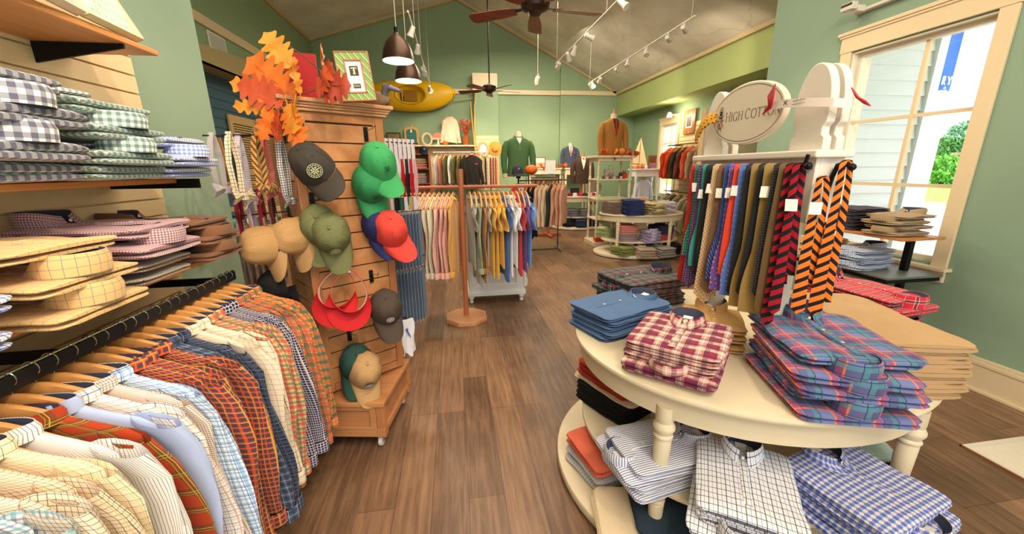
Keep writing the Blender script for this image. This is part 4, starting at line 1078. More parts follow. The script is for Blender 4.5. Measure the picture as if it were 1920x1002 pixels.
# white towel with a blue whale-like mark
o = thing('white_towel', 'white towel with a small blue mark, low on the right of the tower', 'towel'); o.matrix_world = TWM @ T(.32, .06, .62) @ RZ(R(-6))
mb = MB(); rows = []
for i in range(9):
    f = i/8; rows.append([(-.045+.09*j/6+.006*math.sin(i*1.1), .012*math.sin(j*1.6+i*.7)*(.3+f), -.26*f+(.018*math.sin(j*1.3) if i == 8 else 0)) for j in range(7)])
mb.grid(rows); mb.build('cloth', plain('towel_white', (228, 226, 232), .9), o, solid=.006)
mb = MB(); mb.tube([(-.012, -.016, -.06), (-.008, -.018, -.085), (.004, -.018, -.11), (.014, -.018, -.135)], [.009, .006, .004, .001], 6, flat=.4); mb.build('whale_mark', plain('mark_blue', (70, 96, 190), .7), o)
mb = MB(); mb.tube([(0, .003, 0), (0, .07, .012)], .003, 6); mb.build('loop', BLACK, o)

# ---- things on top of the tower
def leaf_poly(L, W, lobes=5):
    pts = [(0, 0)]
    for i in range(lobes):
        f = (i+.45)/lobes; wl = W*(.55+.6*math.sin(f*PI*.95))
        pts += [(L*(i+.10)/lobes, wl*.50), (L*(i+.42)/lobes, wl*.82), (L*(i+.72)/lobes, wl), (L*(i+.92)/lobes, wl*.90), (L*(i+.98)/lobes, wl*.60)]
    return pts+[(L*1.04, W*.22), (L*1.10, 0)]
def oak_leaf(mb, M, L, W, curl, m=0):
    up = leaf_poly(L, W); n = len(up)
    V = []; 
    def bend(x, y): return Vector((x, y, curl*L*math.sin(x/L*2.4)-.13*abs(y)*(1 if curl > 0 else -1)+.004*math.sin(x*90)))
    for x, y in up: V.append(bend(x, 0))
    for x, y in up: V.append(bend(x, y))
    for x, y in up: V.append(bend(x, -y))
    F = []
    for i in range(n-1):
        F.append((i, i+1, n+i+1, n+i)); F.append((i, 2*n+i, 2*n+i+1, i+1))
    mb.add(V, F, None, m, M)
    mb.tube([M @ Vector((-.03, 0, .004)), M @ Vector((0, 0, .001)), M @ bend(L*.5, 0), M @ bend(L*.95, 0)], [.0016, .0022, .0016, .0006], 5, m)
def leaf_spray(name, label, loc, leaves, cols, stems, group=None):
    root = thing(name, label, 'foliage', loc, 0, group)
    mb = MB()
    for st in stems: mb.tube(st, .003, 6)
    mb.build('stem', plain('twig_brown', (96, 62, 40), .8), root)
    for i, (p, d, L, W, roll, cu, ci) in enumerate(leaves):
        d = Vector(d).normalized(); s = Vector((0, 0, 1)).cross(d)
        s = s.normalized() if s.length > .01 else Vector((1, 0, 0))
        M = Matrix((d, s, d.cross(s))).transposed().to_4x4(); M.translation = p
        mb = MB(); oak_leaf(mb, M @ RX(R(roll)), L, W, cu); mb.build('leaf', cols[ci], root, smooth=70, solid=.0012)
    return root
LC = [plain('leaf_orange', (206, 106, 36), .6, var=.12, vs=20), plain('leaf_gold', (218, 140, 48), .6, var=.12, vs=20), plain('leaf_rust', (178, 72, 38), .6, var=.15, vs=20), plain('leaf_red_brown', (150, 58, 38), .6, var=.15, vs=20)]
B0 = Vector((-.80, 2.13, 1.95))
# image plane axes at the tower: right = (.99,-.14), up = z, toward viewer = (-.14*-1, -.99)
def lv(px, pz, dy, dx_, dz_, L, W, roll, cu, ci, toward=-.25):
    return (Vector((px, dy, pz)), (dx_, toward, dz_), L, W, roll, cu, ci)
LVS = [lv(.06, .13, 0, -.55, .85, .15, .06, 78, .10, 1), lv(.20, .06, .02, .1, 1, .16, .06, 80, .06, 0), lv(.20, .03, .0, .25, .9, .13, .06, 75, -.05, 2),
       lv(.06, -.01, -.05, -.75, .75, .20, .085, 75, .10, 0), lv(.03, -.03, -.07, -.9, .30, .17, .07, 82, .06, 2), lv(.11, .00, -.08, .05, .9, .14, .06, 78, .12, 1), lv(.19, .0, -.07, .45, .55, .15, .06, 70, .1, 2),
       lv(.17, .025, -.07, .98, .02, .17, .075, 80, .08, 3), lv(.10, -.01, -.11, .05, -.7, .11, .06, 78, .1, 1, -.5), lv(.20, -.0, -.06, .9, .15, .13, .05, 75, .1, 2),
       lv(-.02, -.02, -.06, -.95, .35, .16, .045, 80, .15, 1), lv(-.03, -.03, -.05, -.8, .65, .12, .035, 75, .1, 0), lv(-.02, -.06, -.07, -.98, -.05, .15, .035, 70, .12, 1), lv(-.03, -.07, -.07, -.35, -.95, .14, .04, 80, .05, 0),
       lv(.0, -.08, -.07, -.1, -1, .13, .045, 78, .05, 2), lv(.03, -.08, -.08, .45, -.9, .16, .06, 75, .05, 0), lv(.05, -.05, -.09, .2, -.95, .13, .055, 70, .05, 1)]
leaf_spray('oak_leaf_spray', 'orange silk oak leaf spray on the left top of the cap tower', B0, LVS, LC,
           [[(.30, -.0, .015), (.18, -.02, .03), (.05, -.04, -.01), (-.04, -.06, -.05)], [(.27, 0, .02), (.20, .0, .10), (.13, 0, .17), (.06, .0, .22)], [(.05, -.04, -.01), (.03, -.07, -.07), (.0, -.07, -.1)]])
def slanted(loc, yaw, lean, M=None): return T(loc) @ RZ(R(yaw)) @ RX(R(lean))
# framed sign with a serif T
fr = thing('picture_frame', 'green striped picture frame with a letter T leaning on top of the cap tower', 'picture frame'); FM = slanted((-.465, 2.228, 1.947), 12, -10) @ RY(R(-5)); fr.matrix_world = FM
FW, FH = .155, .235
mb = MB(); GS = plaid('frame_green_stripe', (140, 172, 92), [('u', 26, .5, 3, (236, 232, 214), .9), ('u', 26, .3, 2, (70, 80, 130), .8), ('u', 52, .7, 3, (206, 120, 90), .8)], rot=-35)
for (x0, z0, x1, z1) in ((-FW/2, 0, FW/2, .038), (-FW/2, FH-.038, FW/2, FH), (-FW/2, .038, -FW/2+.036, FH-.038), (FW/2-.036, .038, FW/2, FH-.038)): mb.box(x0, -.016, z0, x1, 0, z1)
mb.build('moulding', GS, fr, smooth=0)
mb = MB(); CU = plain('copper_wood', (176, 98, 56), .4)
for (x0, z0, x1, z1) in ((-FW/2-.005, -.005, FW/2+.005, 0), (-FW/2-.005, FH, FW/2+.005, FH+.005), (-FW/2-.005, 0, -FW/2, FH), (FW/2, 0, FW/2+.005, FH), (-FW/2+.033, .034, FW/2-.033, .041), (-FW/2+.033, FH-.041, FW/2-.033, FH-.034), (-FW/2+.033, .034, -FW/2+.040, FH-.034), (FW/2-.040, .034, FW/2-.033, FH-.034)): mb.box(x0, -.020, z0, x1, .004, z1)
mb.build('edge_strip', CU, fr, smooth=0)
mb = MB(); mb.box(-FW/2+.036, -.012, .038, FW/2-.036, -.008, FH-.038); mb.build('mat_board', plain('mat_white', (240, 236, 230), .7), fr, smooth=0)
mb = MB(); mb.box(-.022, -.0135, .122, .020, -.0121, .170); mb.build('dark_label', plain('label_olive', (74, 70, 50), .7), fr, smooth=0); mb = MB(); mb.box(-.017, -.0135, .060, .019, -.0121, .082); mb.build('small_label', plain('label_olive', 0), fr, smooth=0)
mb = MB(); M_ = T(-.001, -.0136, .146) @ RX(PI/2)
letter_strokes(mb, [(0, -.015, 0, .015, .008), (-.014, .0145, .014, .0145, .004), (-.0128, .016, -.0128, .008, .003), (.0128, .016, .0128, .008, .003), (-.007, -.0155, .007, -.0155, .003)], M_, .001)
letter_strokes(mb, [(-.012+.005*k, -.080, -.012+.005*k, -.070, .0018) for k in range(6)], M_, .001)
mb.build('lettering', plain('label_cream', (224, 216, 190), .7), fr, smooth=0)
MB().box(-.01, .004, .02, .01, .05, .024).build('easel_back', CU, fr, smooth=0)
rb = thing('red_canvas', 'deep red canvas panel standing behind the orange leaves', 'canvas'); rb.matrix_world = T(-.755, 2.30, 1.947) @ RZ(R(10)); MB().box(-.075, -.012, 0, .075, .012, .235).build('panel', plain('canvas_red', (166, 32, 36), .7), rb, smooth=0, bevel=.003)
bb = thing('wooden_plaque', 'small brown wooden plaque between the leaves and the striped frame', 'plaque'); bb.matrix_world = T(-.60, 2.44, 1.947) @ RZ(R(-16)) @ RY(R(-5))
MB().box(-.075, -.012, 0, .075, .012, .185).build('board', wood('plaque_brown', (120, 58, 30), (156, 82, 44), (1, 1, 12), 1.5), bb, smooth=0, bevel=.003)
mb = MB(); mb.box(-.05, -.016, .03, .05, -.0121, .155); mb.build('raised_panel', wood('plaque_brown', 0, 0), bb, smooth=0, bevel=.003)
dk = thing('duck_decoy', 'wooden duck decoy with a grey bill behind the striped frame', 'decoy', (-.42, 2.50, 1.947), R(-25))
mb = MB(); mb.tube([(-.10, 0, .035), (-.06, 0, .045), (0, 0, .05), (.05, 0, .045), (.08, 0, .04)], [.01, .038, .046, .036, .012], 14); mb.build('body', plain('duck_brown', (120, 96, 70), .6, var=.2), dk)
mb = MB(); mb.tube([(.045, 0, .05), (.05, 0, .09), (.065, 0, .115), (.085, 0, .118)], [.024, .02, .026, .016], 12); hd = mb.build('head', plain('duck_head', (88, 84, 92), .5), dk)
mb = MB(); mb.tube([(.088, 0, .112), (.12, 0, .10), (.155, 0, .088)], [.014, .012, .009], 10, flat=1.3); mb.build('bill', plain('duck_bill', (112, 104, 130), .45), dk)
# ================================================================== front right oval table
def ell(rx, ry, n=64, a0=0, a1=2*PI, closed=True):
    m = n if closed else n+1
    return [(rx*math.cos(a0+(a1-a0)*i/n), ry*math.sin(a0+(a1-a0)*i/n)) for i in range(m)]
def disc(mb, rx, ry, z0, z1, r=.008, n=72, m=0):
    rows = []
    for k, (o, z) in enumerate(((r, z0), (.3*r, z0+.3*r), (0, z0+r), (0, z1-r), (.3*r, z1-.3*r), (r, z1))):
        rows.append([(x, y, z) for x, y in ell(rx-o, ry-o, n)])
    mb.grid(rows, m, closed=True, capends=True)
LEGP = lambda z0, z1: [(.030, z0), (.034, z0+.01), (.034, z0+.03), (.024, z0+.045), (.026, z0+(z1-z0)*.3), (.031, z0+(z1-z0)*.62), (.033, z1-.085), (.030, z1-.075), (.037, z1-.066), (.037, z1-.056), (.030, z1-.048), (.042, z1-.028), (.042, z1-.016), (.031, z1-.006), (.031, z1)]
def turned(mb, x, y, prof, m=0, s=1.0):
    mb.lathe([(r*s, z) for r, z in prof], 20, m, T(x, y, 0))
TC = (1.36, 1.62)
tb = thing('display_table', 'cream oval three-tier display table in the right foreground', 'table', (TC[0], TC[1], 0))
mb = MB(); disc(mb, .79, .72, .755, .78, .010); mb.build('tabletop', ANTIQ, tb)
mb = MB(); rows = [[(x, y, z) for x, y in ell(.755, .685, 72)] for z in (.655, .7549)]; mb.grid(rows, 0, closed=True); rows = [[(x, y, z) for x, y in ell(.735, .665, 72)] for z in (.7549, .655)]; mb.grid(rows, 0, closed=True)
mb.grid([[(x, y, .655) for x, y in ell(.755, .685, 72)], [(x, y, .655) for x, y in ell(.735, .665, 72)]], 0, closed=True)
mb.build('apron', ANTIQ, tb)
mb = MB(); disc(mb, .735, .66, .275, .298, .006); mb.build('middle_shelf', ANTIQ, tb)
mb = MB(); disc(mb, .87, .80, .012, .062, .012); mb.build('bottom_shelf', ANTIQ, tb)
for a in (-142, -62, 38, 118):
    x, y = .735*math.cos(R(a)), .668*math.sin(R(a))
    mb = MB(); turned(mb, x, y, [(.030, .06), (.034, .07), (.034, .09), (.026, .10), (.029, .17), (.032, .235), (.027, .240), (.034, .247), (.034, .254), (.029, .26), (.041, .283), (.041, .292), (.029, .315), (.033, .322), (.033, .329), (.028, .335), (.030, .42), (.034, .545), (.030, .553), (.038, .56), (.038, .567), (.031, .575), (.043, .598), (.043, .61), (.033, .628), (.036, .636), (.036, .70)])
    mb.build('leg', ANTIQ, tb)
# ---- stacks on the top
LBP = plaid('blue_orange_tartan', (112, 122, 172), [('w', 112, .35, 24, (66, 54, 96), .5), ('w', 112, .58, 18, (164, 60, 92), .6), ('w', 112, .69, 6, (236, 122, 66), .85), ('w', 112, .16, 16, (70, 132, 140), .65), ('w', 112, .08, 3, (40, 40, 76), .8), ('w', 112, .46, 3, (40, 40, 76), .7)])
RPL = plaid('raspberry_plaid', (140, 36, 64), [('w', 76, .25, 24, (232, 196, 176), .5), ('w', 76, .25, 4, (240, 222, 206), .7), ('w', 76, .62, 16, (92, 32, 70), .55), ('w', 38, .0, 1.6, (60, 26, 50), .7), ('w', 76, .45, 2.4, (232, 200, 180), .5)])
DTP = plaid('dark_green_tartan', (36, 58, 54), [('w', 60, .3, 20, (26, 34, 44), .7), ('w', 60, .1, 2.6, (196, 46, 66), .85), ('w', 60, .6, 3, (64, 140, 120), .75), ('w', 60, .82, 2.2, (206, 206, 196), .5), ('w', 30, .45, 1.6, (150, 60, 70), .6)])
RTP = plaid('red_tartan', (198, 42, 66), [('w', 84, .3, 17, (140, 36, 60), .6), ('w', 84, .30, 5, (46, 62, 54), .8), ('w', 84, .38, 1.6, (226, 214, 190), .8), ('w', 84, .22, 1.6, (226, 214, 190), .8), ('w', 84, .8, 2, (226, 200, 150), .7)])
POLO = plain('polo_blue', (82, 108, 148), .9, var=.04, vs=15); TANK = plain('camel_knit', (180, 146, 106), .95, var=.05, vs=14, bump=.15, bs=300); CAMEL = plain('camel_cord', (198, 150, 92), .9)
TT = .7805
def P2(mat, **k): return P_(mat, **k)
p_rpl = P2(RPL, w=.36, l=.40, t=.032, seed=41, collar_h=.042); p_lbp = P2(LBP, w=.37, l=.44, t=.036, seed=42, collar_h=.058); p_dtp = P2(DTP, w=.36, l=.44, t=.036, seed=43, collar_h=.042)
p_polo = P2(POLO, w=.31, l=.46, t=.027, seed=44, collar_h=.030); p_rtp = P2(RTP, w=.30, l=.46, t=.036, seed=45, collar_h=.06)
k_tan = K_(TANK, w=.30, l=.58, t=.033, seed=46); p_cam = P2(CAMEL, w=.26, l=.28, t=.04, seed=47, collar_h=.05)
FT = 'the table-top stack'
stack([p_rpl], (.925, 1.385, TT), R(-42), 5, dzf((0, 0, 0, 1, 1), .028, .026), lab_stack('raspberry and cream plaid folded shirt', FT), flip=FL((0, 0, 0, 1, 0)), seed=31, jit=.010)
stack([p_polo], (.85, 1.80, TT), R(-70), 5, .027, lab_stack('plain blue folded polo shirt', FT), seed=32, jit=.012)
stack([p_dtp], (1.13, 2.16, TT), R(-78), 5, dzf((0, 0, 1), .035, .036), lab_stack('dark green tartan folded shirt', FT), flip=FL((0, 0, 1, 0, 0)), seed=33, jit=.012)
stack([p_lbp], (1.335, 1.125, TT), R(-20), 5, dzf((0, 1, 1, 0, 1), .036, .050), lab_stack('blue and orange tartan folded shirt', FT), flip=FL((0, 1, 1, 0, 1)), seed=34, jit=.012, zrot=9)
stack([k_tan], (1.685, 1.255, TT), R(-13), 7, .031, lab_stack('camel knit folded sweater', 'the stack at the table end'), seed=35, jit=.010, zrot=3)
stack([p_rtp], (2.13, 1.665, TT), R(8), 5, .040, lab_stack('red tartan folded shirt', 'the stack behind the camel sweaters'), flip=FL((0, 1, 0, 0, 1)), seed=36, jit=.01)
stack([p_cam], (1.20, 1.56, TT), R(-30), 3, .044, lab_stack('camel corduroy folded shirt', 'the small stack under the ties'), seed=37)
# ---- middle and bottom tiers
NPL = plaid('navy_white_stripe', (228, 228, 236), [('u', 11, .5, 4.2, (70, 80, 140), .8)])
BWC = plaid('black_windowpane', (236, 234, 240), [('w', 28, .5, 3.0, (34, 34, 52), .85), ('u', 28, .0, 1.8, (108, 124, 196), .8)])
BGI = plaid('royal_gingham', (216, 222, 238), [('u', 22, .5, 11, (46, 80, 176), .68), ('v', 22, .5, 11, (46, 80, 176), .68), ('w', 22, .0, 3.4, (232, 200, 180), .5)])
TGI = gingham('teal_gingham', (40, 140, 116), per=10)
ORP = plain('brick_chino', (176, 62, 40), .9, var=.04, vs=14); BKP = plain('black_chino', (30, 27, 26), .9); SAL = plain('salmon_linen', (214, 104, 78), .9, var=.06, vs=30); DNM = plain('dark_denim', (42, 56, 70), .9, var=.12, vs=40); CRP = plain('cream_chino', (222, 200, 166), .9); GBP = plain('slate_chino', (96, 104, 118), .9)
MS = .2985; BS = .0625
p_npl = P2(NPL, w=.30, l=.42, t=.034, seed=51, collar_h=.045); p_bwc = P2(BWC, w=.33, l=.42, t=.036, seed=52, collar_h=.058); p_bgi = P2(BGI, w=.37, l=.36, t=.042, seed=53, collar_h=.045); p_tgi = P2(TGI, w=.24, l=.30, t=.036, seed=54)
k_or = K_(ORP, w=.26, l=.36, t=.030, seed=55, name='folded_trousers', cat='trousers'); k_bk = K_(BKP, w=.26, l=.36, t=.026, seed=56, name='folded_trousers', cat='trousers'); k_cr = K_(CRP, w=.25, l=.42, t=.022, seed=57, name='folded_trousers', cat='trousers')
k_sal = K_(SAL, w=.24, l=.30, t=.03, seed=58, name='folded_trousers', cat='trousers', lips=1); k_dn = K_(DNM, w=.30, l=.36, t=.032, seed=59, name='folded_jeans', cat='jeans'); k_gb = K_(GBP, w=.28, l=.34, t=.03, seed=60, name='folded_trousers', cat='trousers')
stack([k_or, k_or, k_or, k_cr, k_bk, k_bk, k_bk, k_bk], (.83, 1.80, MS), R(24), 8, .030, lambda i: [f'brick red folded trousers, {ORD[i]} in the middle-tier pile', f'brick red folded trousers, {ORD[i]} in the middle-tier pile', f'brick red folded trousers, {ORD[i]} in the middle-tier pile', 'single cream trousers between the brick red and black ones'][i] if i < 4 else f'black folded trousers, {ORD[i-4]} black pair below the brick red ones', seed=61, zrot=4)
stack([p_npl], (.845, 1.32, MS), R(-82), 4, dzf((0, 1, 0, 0), .036, .036), lab_stack('navy and white striped folded shirt', 'the middle-tier stack'), flip=FL((0, 1, 0, 0)), seed=62)
stack([p_bwc], (1.02, 1.035, MS), R(-36), 5, .036, lab_stack('white folded shirt with black windowpane', 'the middle-tier stack'), seed=63, flip=FL((0, 0, 1, 0, 0)))
stack([p_bgi], (1.44, .965, MS), R(12), 4, .046, lab_stack('royal blue gingham folded shirt', 'the middle-tier stack'), seed=64, flip=FL((0, 1, 0, 0)))
stack([p_tgi], (1.73, 1.25, MS), R(-20), 3, .040, lab_stack('teal gingham folded shirt', 'the stack behind the blue gingham'), seed=65, flip=FL((0, 1, 0)))
k_gc = K_(plaid('grey_sketch_check', (190, 186, 186), [('w', 18, .5, 2, (70, 68, 78), .7)]), w=.24, l=.30, t=.03, seed=66, lips=1, name='folded_shirt', cat='shirt')
stack([k_sal, k_sal, k_gc, k_gc], (.69, 1.60, BS), R(16), 4, lambda i: .042, lambda i: ('salmon linen trousers, topmost on the bottom tier', 'salmon linen trousers, second on the bottom tier', 'grey check folded shirt beneath the salmon trousers', 'grey check folded shirt at the bottom under the salmon trousers')[i], seed=67)
stack([k_dn, k_dn, k_gb], (.86, 1.28, BS), R(-16), 3, .036, lambda i: ('dark denim folded jeans, topmost on the bottom tier', 'dark denim folded jeans, second on the bottom tier', 'slate folded trousers under the dark jeans')[i], seed=68)
stack([k_cr], (.655, 1.20, BS), R(-12), 3, .024, lab_stack('cream folded trousers', 'the bottom-tier pile, nearest the aisle'), seed=69)
stack([k_gb], (1.10, 1.10, BS), R(-30), 4, .032, lab_stack('slate grey folded trousers', 'the bottom-tier pile under the windowpane shirts'), seed=70)

# ================================================================== tie stand
XF = 1.24
ts = thing('tie_stand', 'white double-sided picket stand with an oval sign, holding neckties on the table', 'display stand', (XF, 1.50, .7805))
ZB = .7805
def L_(x0, y0_, z0, x1, y1_, z1): return (x0-XF, y0_-1.5, z0-ZB, x1-XF, y1_-1.5, z1-ZB)
WST = plain('stand_white', (226, 216, 204), .45)
for fx, nm in ((XF, 'front_board'), (XF+.095, 'rear_board')):
    mb = MB(); 
    for k in range(6):
        y0_ = 1.195+.107*k; mb.box(*L_(fx, y0_+.001, 1.40, fx+.018, y0_+.1055, 1.625))
    mb.box(*L_(fx+.004, 1.195, 1.40, fx+.016, 1.837, 1.625)); mb.build(nm, WST, ts, smooth=0, bevel=.0015)
mb = MB(); mb.box(*L_(XF+.018, 1.195, 1.40, XF+.095, 1.213, 1.625)); mb.box(*L_(XF+.018, 1.819, 1.40, XF+.095, 1.837, 1.625)); mb.box(*L_(XF+.018, 1.213, 1.40, XF+.095, 1.819, 1.412)); mb.build('end_board', WST, ts, smooth=0, bevel=.0015)
mb = MB(); mb.box(*L_(XF-.028, 1.175, 1.625, XF+.128, 1.875, 1.652)); mb.build('ledge', WST, ts, smooth=0, bevel=.006)
for y in (1.32, 1.68):
    mb = MB(); mb.box(*L_(XF+.025, y-.035, ZB+.02, XF+.085, y+.035, 1.405)); mb.build('upright', WST, ts, smooth=0, bevel=.002)
mb = MB(); mb.box(*L_(XF-.0, 1.25, ZB, XF+.12, 1.75, ZB+.022)); mb.build('foot_board', WST, ts, smooth=0, bevel=.003)
for fx in (XF+.006, XF+.058):
    for yc in (1.258, 1.765):
        poly = [(-.068, 0), (.068, 0), (.068, .04), (.055, .052), (.055, .075), (.068, .09)]
        poly += [(.068*math.cos(R(a)), .15+.135*math.sin(R(a))) for a in range(0, 181, 12)]
        poly += [(-.068, .09), (-.055, .075), (-.055, .052), (-.068, .04)]
        mb = MB(); M = T(fx-XF, yc-1.5, 1.652-ZB) @ Matrix(((0, 0, 1, 0), (1, 0, 0, 0), (0, 1, 0, 0), (0, 0, 0, 1)))
        mb.prism(poly, 0, .032, 0, M); mb.build('picket', WST, ts, smooth=30, bevel=.003)
# oval sign with its lettering
SM = Matrix(((0, 0, -1, 0), (-1, 0, 0, 0), (0, 1, 0, 0), (0, 0, 0, 1)))     # local x -> -y, y -> z, z -> -x
SO = T(XF-.018-XF, 1.545-1.5, 1.812-ZB) @ SM
mb = MB(); M = SO
rows = [[(x, y, z) for x, y in ell(.205-o, .122-o, 64)] for o, z in ((.004, -.022), (0, -.018), (0, .002), (.004, .006))]
mb.grid(rows, 0, M, closed=True, capends=True); sg = mb.build('oval_sign', plain('sign_cream', (222, 208, 186), .5), ts)
INK = plain('sign_ink', (66, 54, 46), .6)
mb = MB(); mb.grid([[(x, y, .0063) for x, y in ell(a, b, 72)] for a, b in ((.1935, .1105), (.191, .108))], 0, M, closed=True)
mb.build('border_line', INK, sg, smooth=0)
def arc(cx, cy, rx, ry, a0, a1, n=10): return [(cx+rx*math.cos(R(a0+(a1-a0)*i/n)), cy+ry*math.sin(R(a0+(a1-a0)*i/n))) for i in range(n+1)]
def pen(mb, pts, M, thick=lambda f, ang: .0024, d=.0008, z=.0062):
    rows = []
    P = [Vector((p[0], p[1])) for p in pts]
    for i, p in enumerate(P):
        t = (P[min(i+1, len(P)-1)]-P[max(i-1, 0)]).normalized(); n = Vector((-t.y, t.x))
        w_ = thick(i/max(1, len(P)-1), math.atan2(t.y, t.x))/2
        rows.append([(p.x+n.x*w_, p.y+n.y*w_, z+d), (p.x-n.x*w_, p.y-n.y*w_, z+d)])
    mb.grid(rows, 0, M)
HB = lambda f, a: .0012+.0017*abs(math.sin(a))      # heavier uprights like an old-style serif
def glyph(mb, ch, x, y, h, M):
    w_ = {'H': .72, 'I': .28, 'G': .78, 'C': .72, 'O': .82, 'T': .66, 'N': .78}[ch]*h
    def s(p): return [(x+a*h, y+b*h) for a, b in p]
    def ser(a, b): pen(mb, s([(a-.09, b), (a+.09, b)]), M, lambda f, q: .0012)
    W = w_/h
    if ch == 'H':
        pen(mb, s([(.1, 0), (.1, 1)]), M, HB); pen(mb, s([(W-.1, 0), (W-.1, 1)]), M, HB); pen(mb, s([(.1, .52), (W-.1, .52)]), M, HB)
        for a in (.1, W-.1): ser(a, .01); ser(a, .99)
    elif ch == 'I': pen(mb, s([(W/2, 0), (W/2, 1)]), M, HB); ser(W/2, .01); ser(W/2, .99)
    elif ch in 'GC':
        pen(mb, s(arc(W/2, .5, W/2-.04, .5, 48, 318, 20)), M, HB); pen(mb, s([(W-.13, .72), (W-.11, .95)]), M, lambda f, q: .0013)
        if ch == 'G': pen(mb, s([(W-.12, .06), (W-.12, .42)]), M, HB); ser(W-.14, .42)
    elif ch == 'O': pen(mb, s(arc(W/2, .5, W/2-.03, .51, 0, 360, 26)), M, HB)
    elif ch == 'T':
        pen(mb, s([(W/2, 0), (W/2, 1)]), M, HB); pen(mb, s([(.0, .985), (W, .985)]), M, lambda f, q: .0016); ser(W/2, .01)
        for a in (.01, W-.01): pen(mb, s([(a, 1.0), (a, .84)]), M, lambda f, q: .0013)
    elif ch == 'N':
        pen(mb, s([(.12, 0), (.12, 1)]), M, lambda f, q: .0014); pen(mb, s([(W-.1, 0), (W-.1, 1)]), M, lambda f, q: .0014); pen(mb, s([(.1, 1), (W-.1, 0)]), M, lambda f, q: .0034)
        ser(.12, .01); ser(.06, .99); ser(W-.1, .99)
    return w_
mb = MB(); x = -.112; 
for wd in ('HIGH', 'COTTON'):
    for k, ch in enumerate(wd):
        h = .040 if k == 0 else .036
        x += glyph(mb, ch, x, -.022, h, M)+.0035
    x += .011
mb.build('lettering', INK, sg, smooth=0)
# beetle mark: dark body and legs, orange quartered back
mb = MB(); bx, by = -.146, -.012
for sx in (-1, 1):
    for (p) in (((.004, .030), (.012, .040), (.010, .056)), ((.002, .034), (.004, .05), (.001, .060)), ((.010, .012), (.020, .020), (.022, .030)), ((.010, -.002), (.021, -.002), (.023, .006)), ((.010, -.014), (.020, -.022), (.022, -.034)), ((.006, -.028), (.010, -.04), (.012, -.05))):
        pen(mb, [(bx+sx*a, by+b) for a, b in p], M, lambda f, q: .0030*(1-.5*f))
pen(mb, arc(bx, by+.030, .006, .006, 0, 360, 12), M, lambda f, q: .008); pen(mb, arc(bx, by+.018, .009, .007, 0, 360, 12), M, lambda f, q: .004)
pen(mb, arc(bx, by-.010, .013, .026, 0, 360, 20), M, lambda f, q: .0022); pen(mb, [(bx, by+.014), (bx, by-.034)], M, lambda f, q: .0016)
mb.build('beetle_outline', INK, sg, smooth=0)
mb = MB(); pen(mb, [(bx+.006, by+.013), (bx+.006, by-.010)], M, lambda f, q: .010*(.7+.3*f)); pen(mb, [(bx-.006, by-.010), (bx-.005, by-.030)], M, lambda f, q: .010*(1-.5*f))
mb.build('beetle_back', plain('beetle_orange', (206, 106, 76), .6), sg, smooth=0)
for sx in (-1, 1):
    mb = MB(); mb.lathe([(.0001, 0), (.006, 0), (.006, .004), (.0001, .005)], 12, 0, M @ T(sx*.190, 0, .006)); mb.build('screw', plain('screw_dark', (40, 34, 32), .4, .6), sg)
# peg bar along the front and the crook at the near end
mb = MB(); mb.tube([(-.05, -.32, 1.598-ZB), (-.05, .305, 1.598-ZB)], .005, 10); mb.ball((-.05, .31, 1.598-ZB), .013, 8); mb.ball((-.05, -.325, 1.598-ZB), .013, 8)
for y in (-.29, .28): mb.tube([(-.05, y, 1.598-ZB), (0, y, 1.59-ZB)], .004, 8)
mb.tube([(-.05, -.31, 1.60-ZB), (-.055, -.322, 1.635-ZB)], .006, 8); mb.build('peg_bar', BLACK, ts)
mb = MB(); mb.tube([(.065, -.302, 1.50-ZB), (.065, -.312, 1.56-ZB), (.065, -.325, 1.60-ZB), (.065, -.35, 1.606-ZB), (.065, -.37, 1.595-ZB)], .008, 10); mb.ball((.065, -.375, 1.593-ZB), .012, 8); mb.build('crook', BLACK, ts)

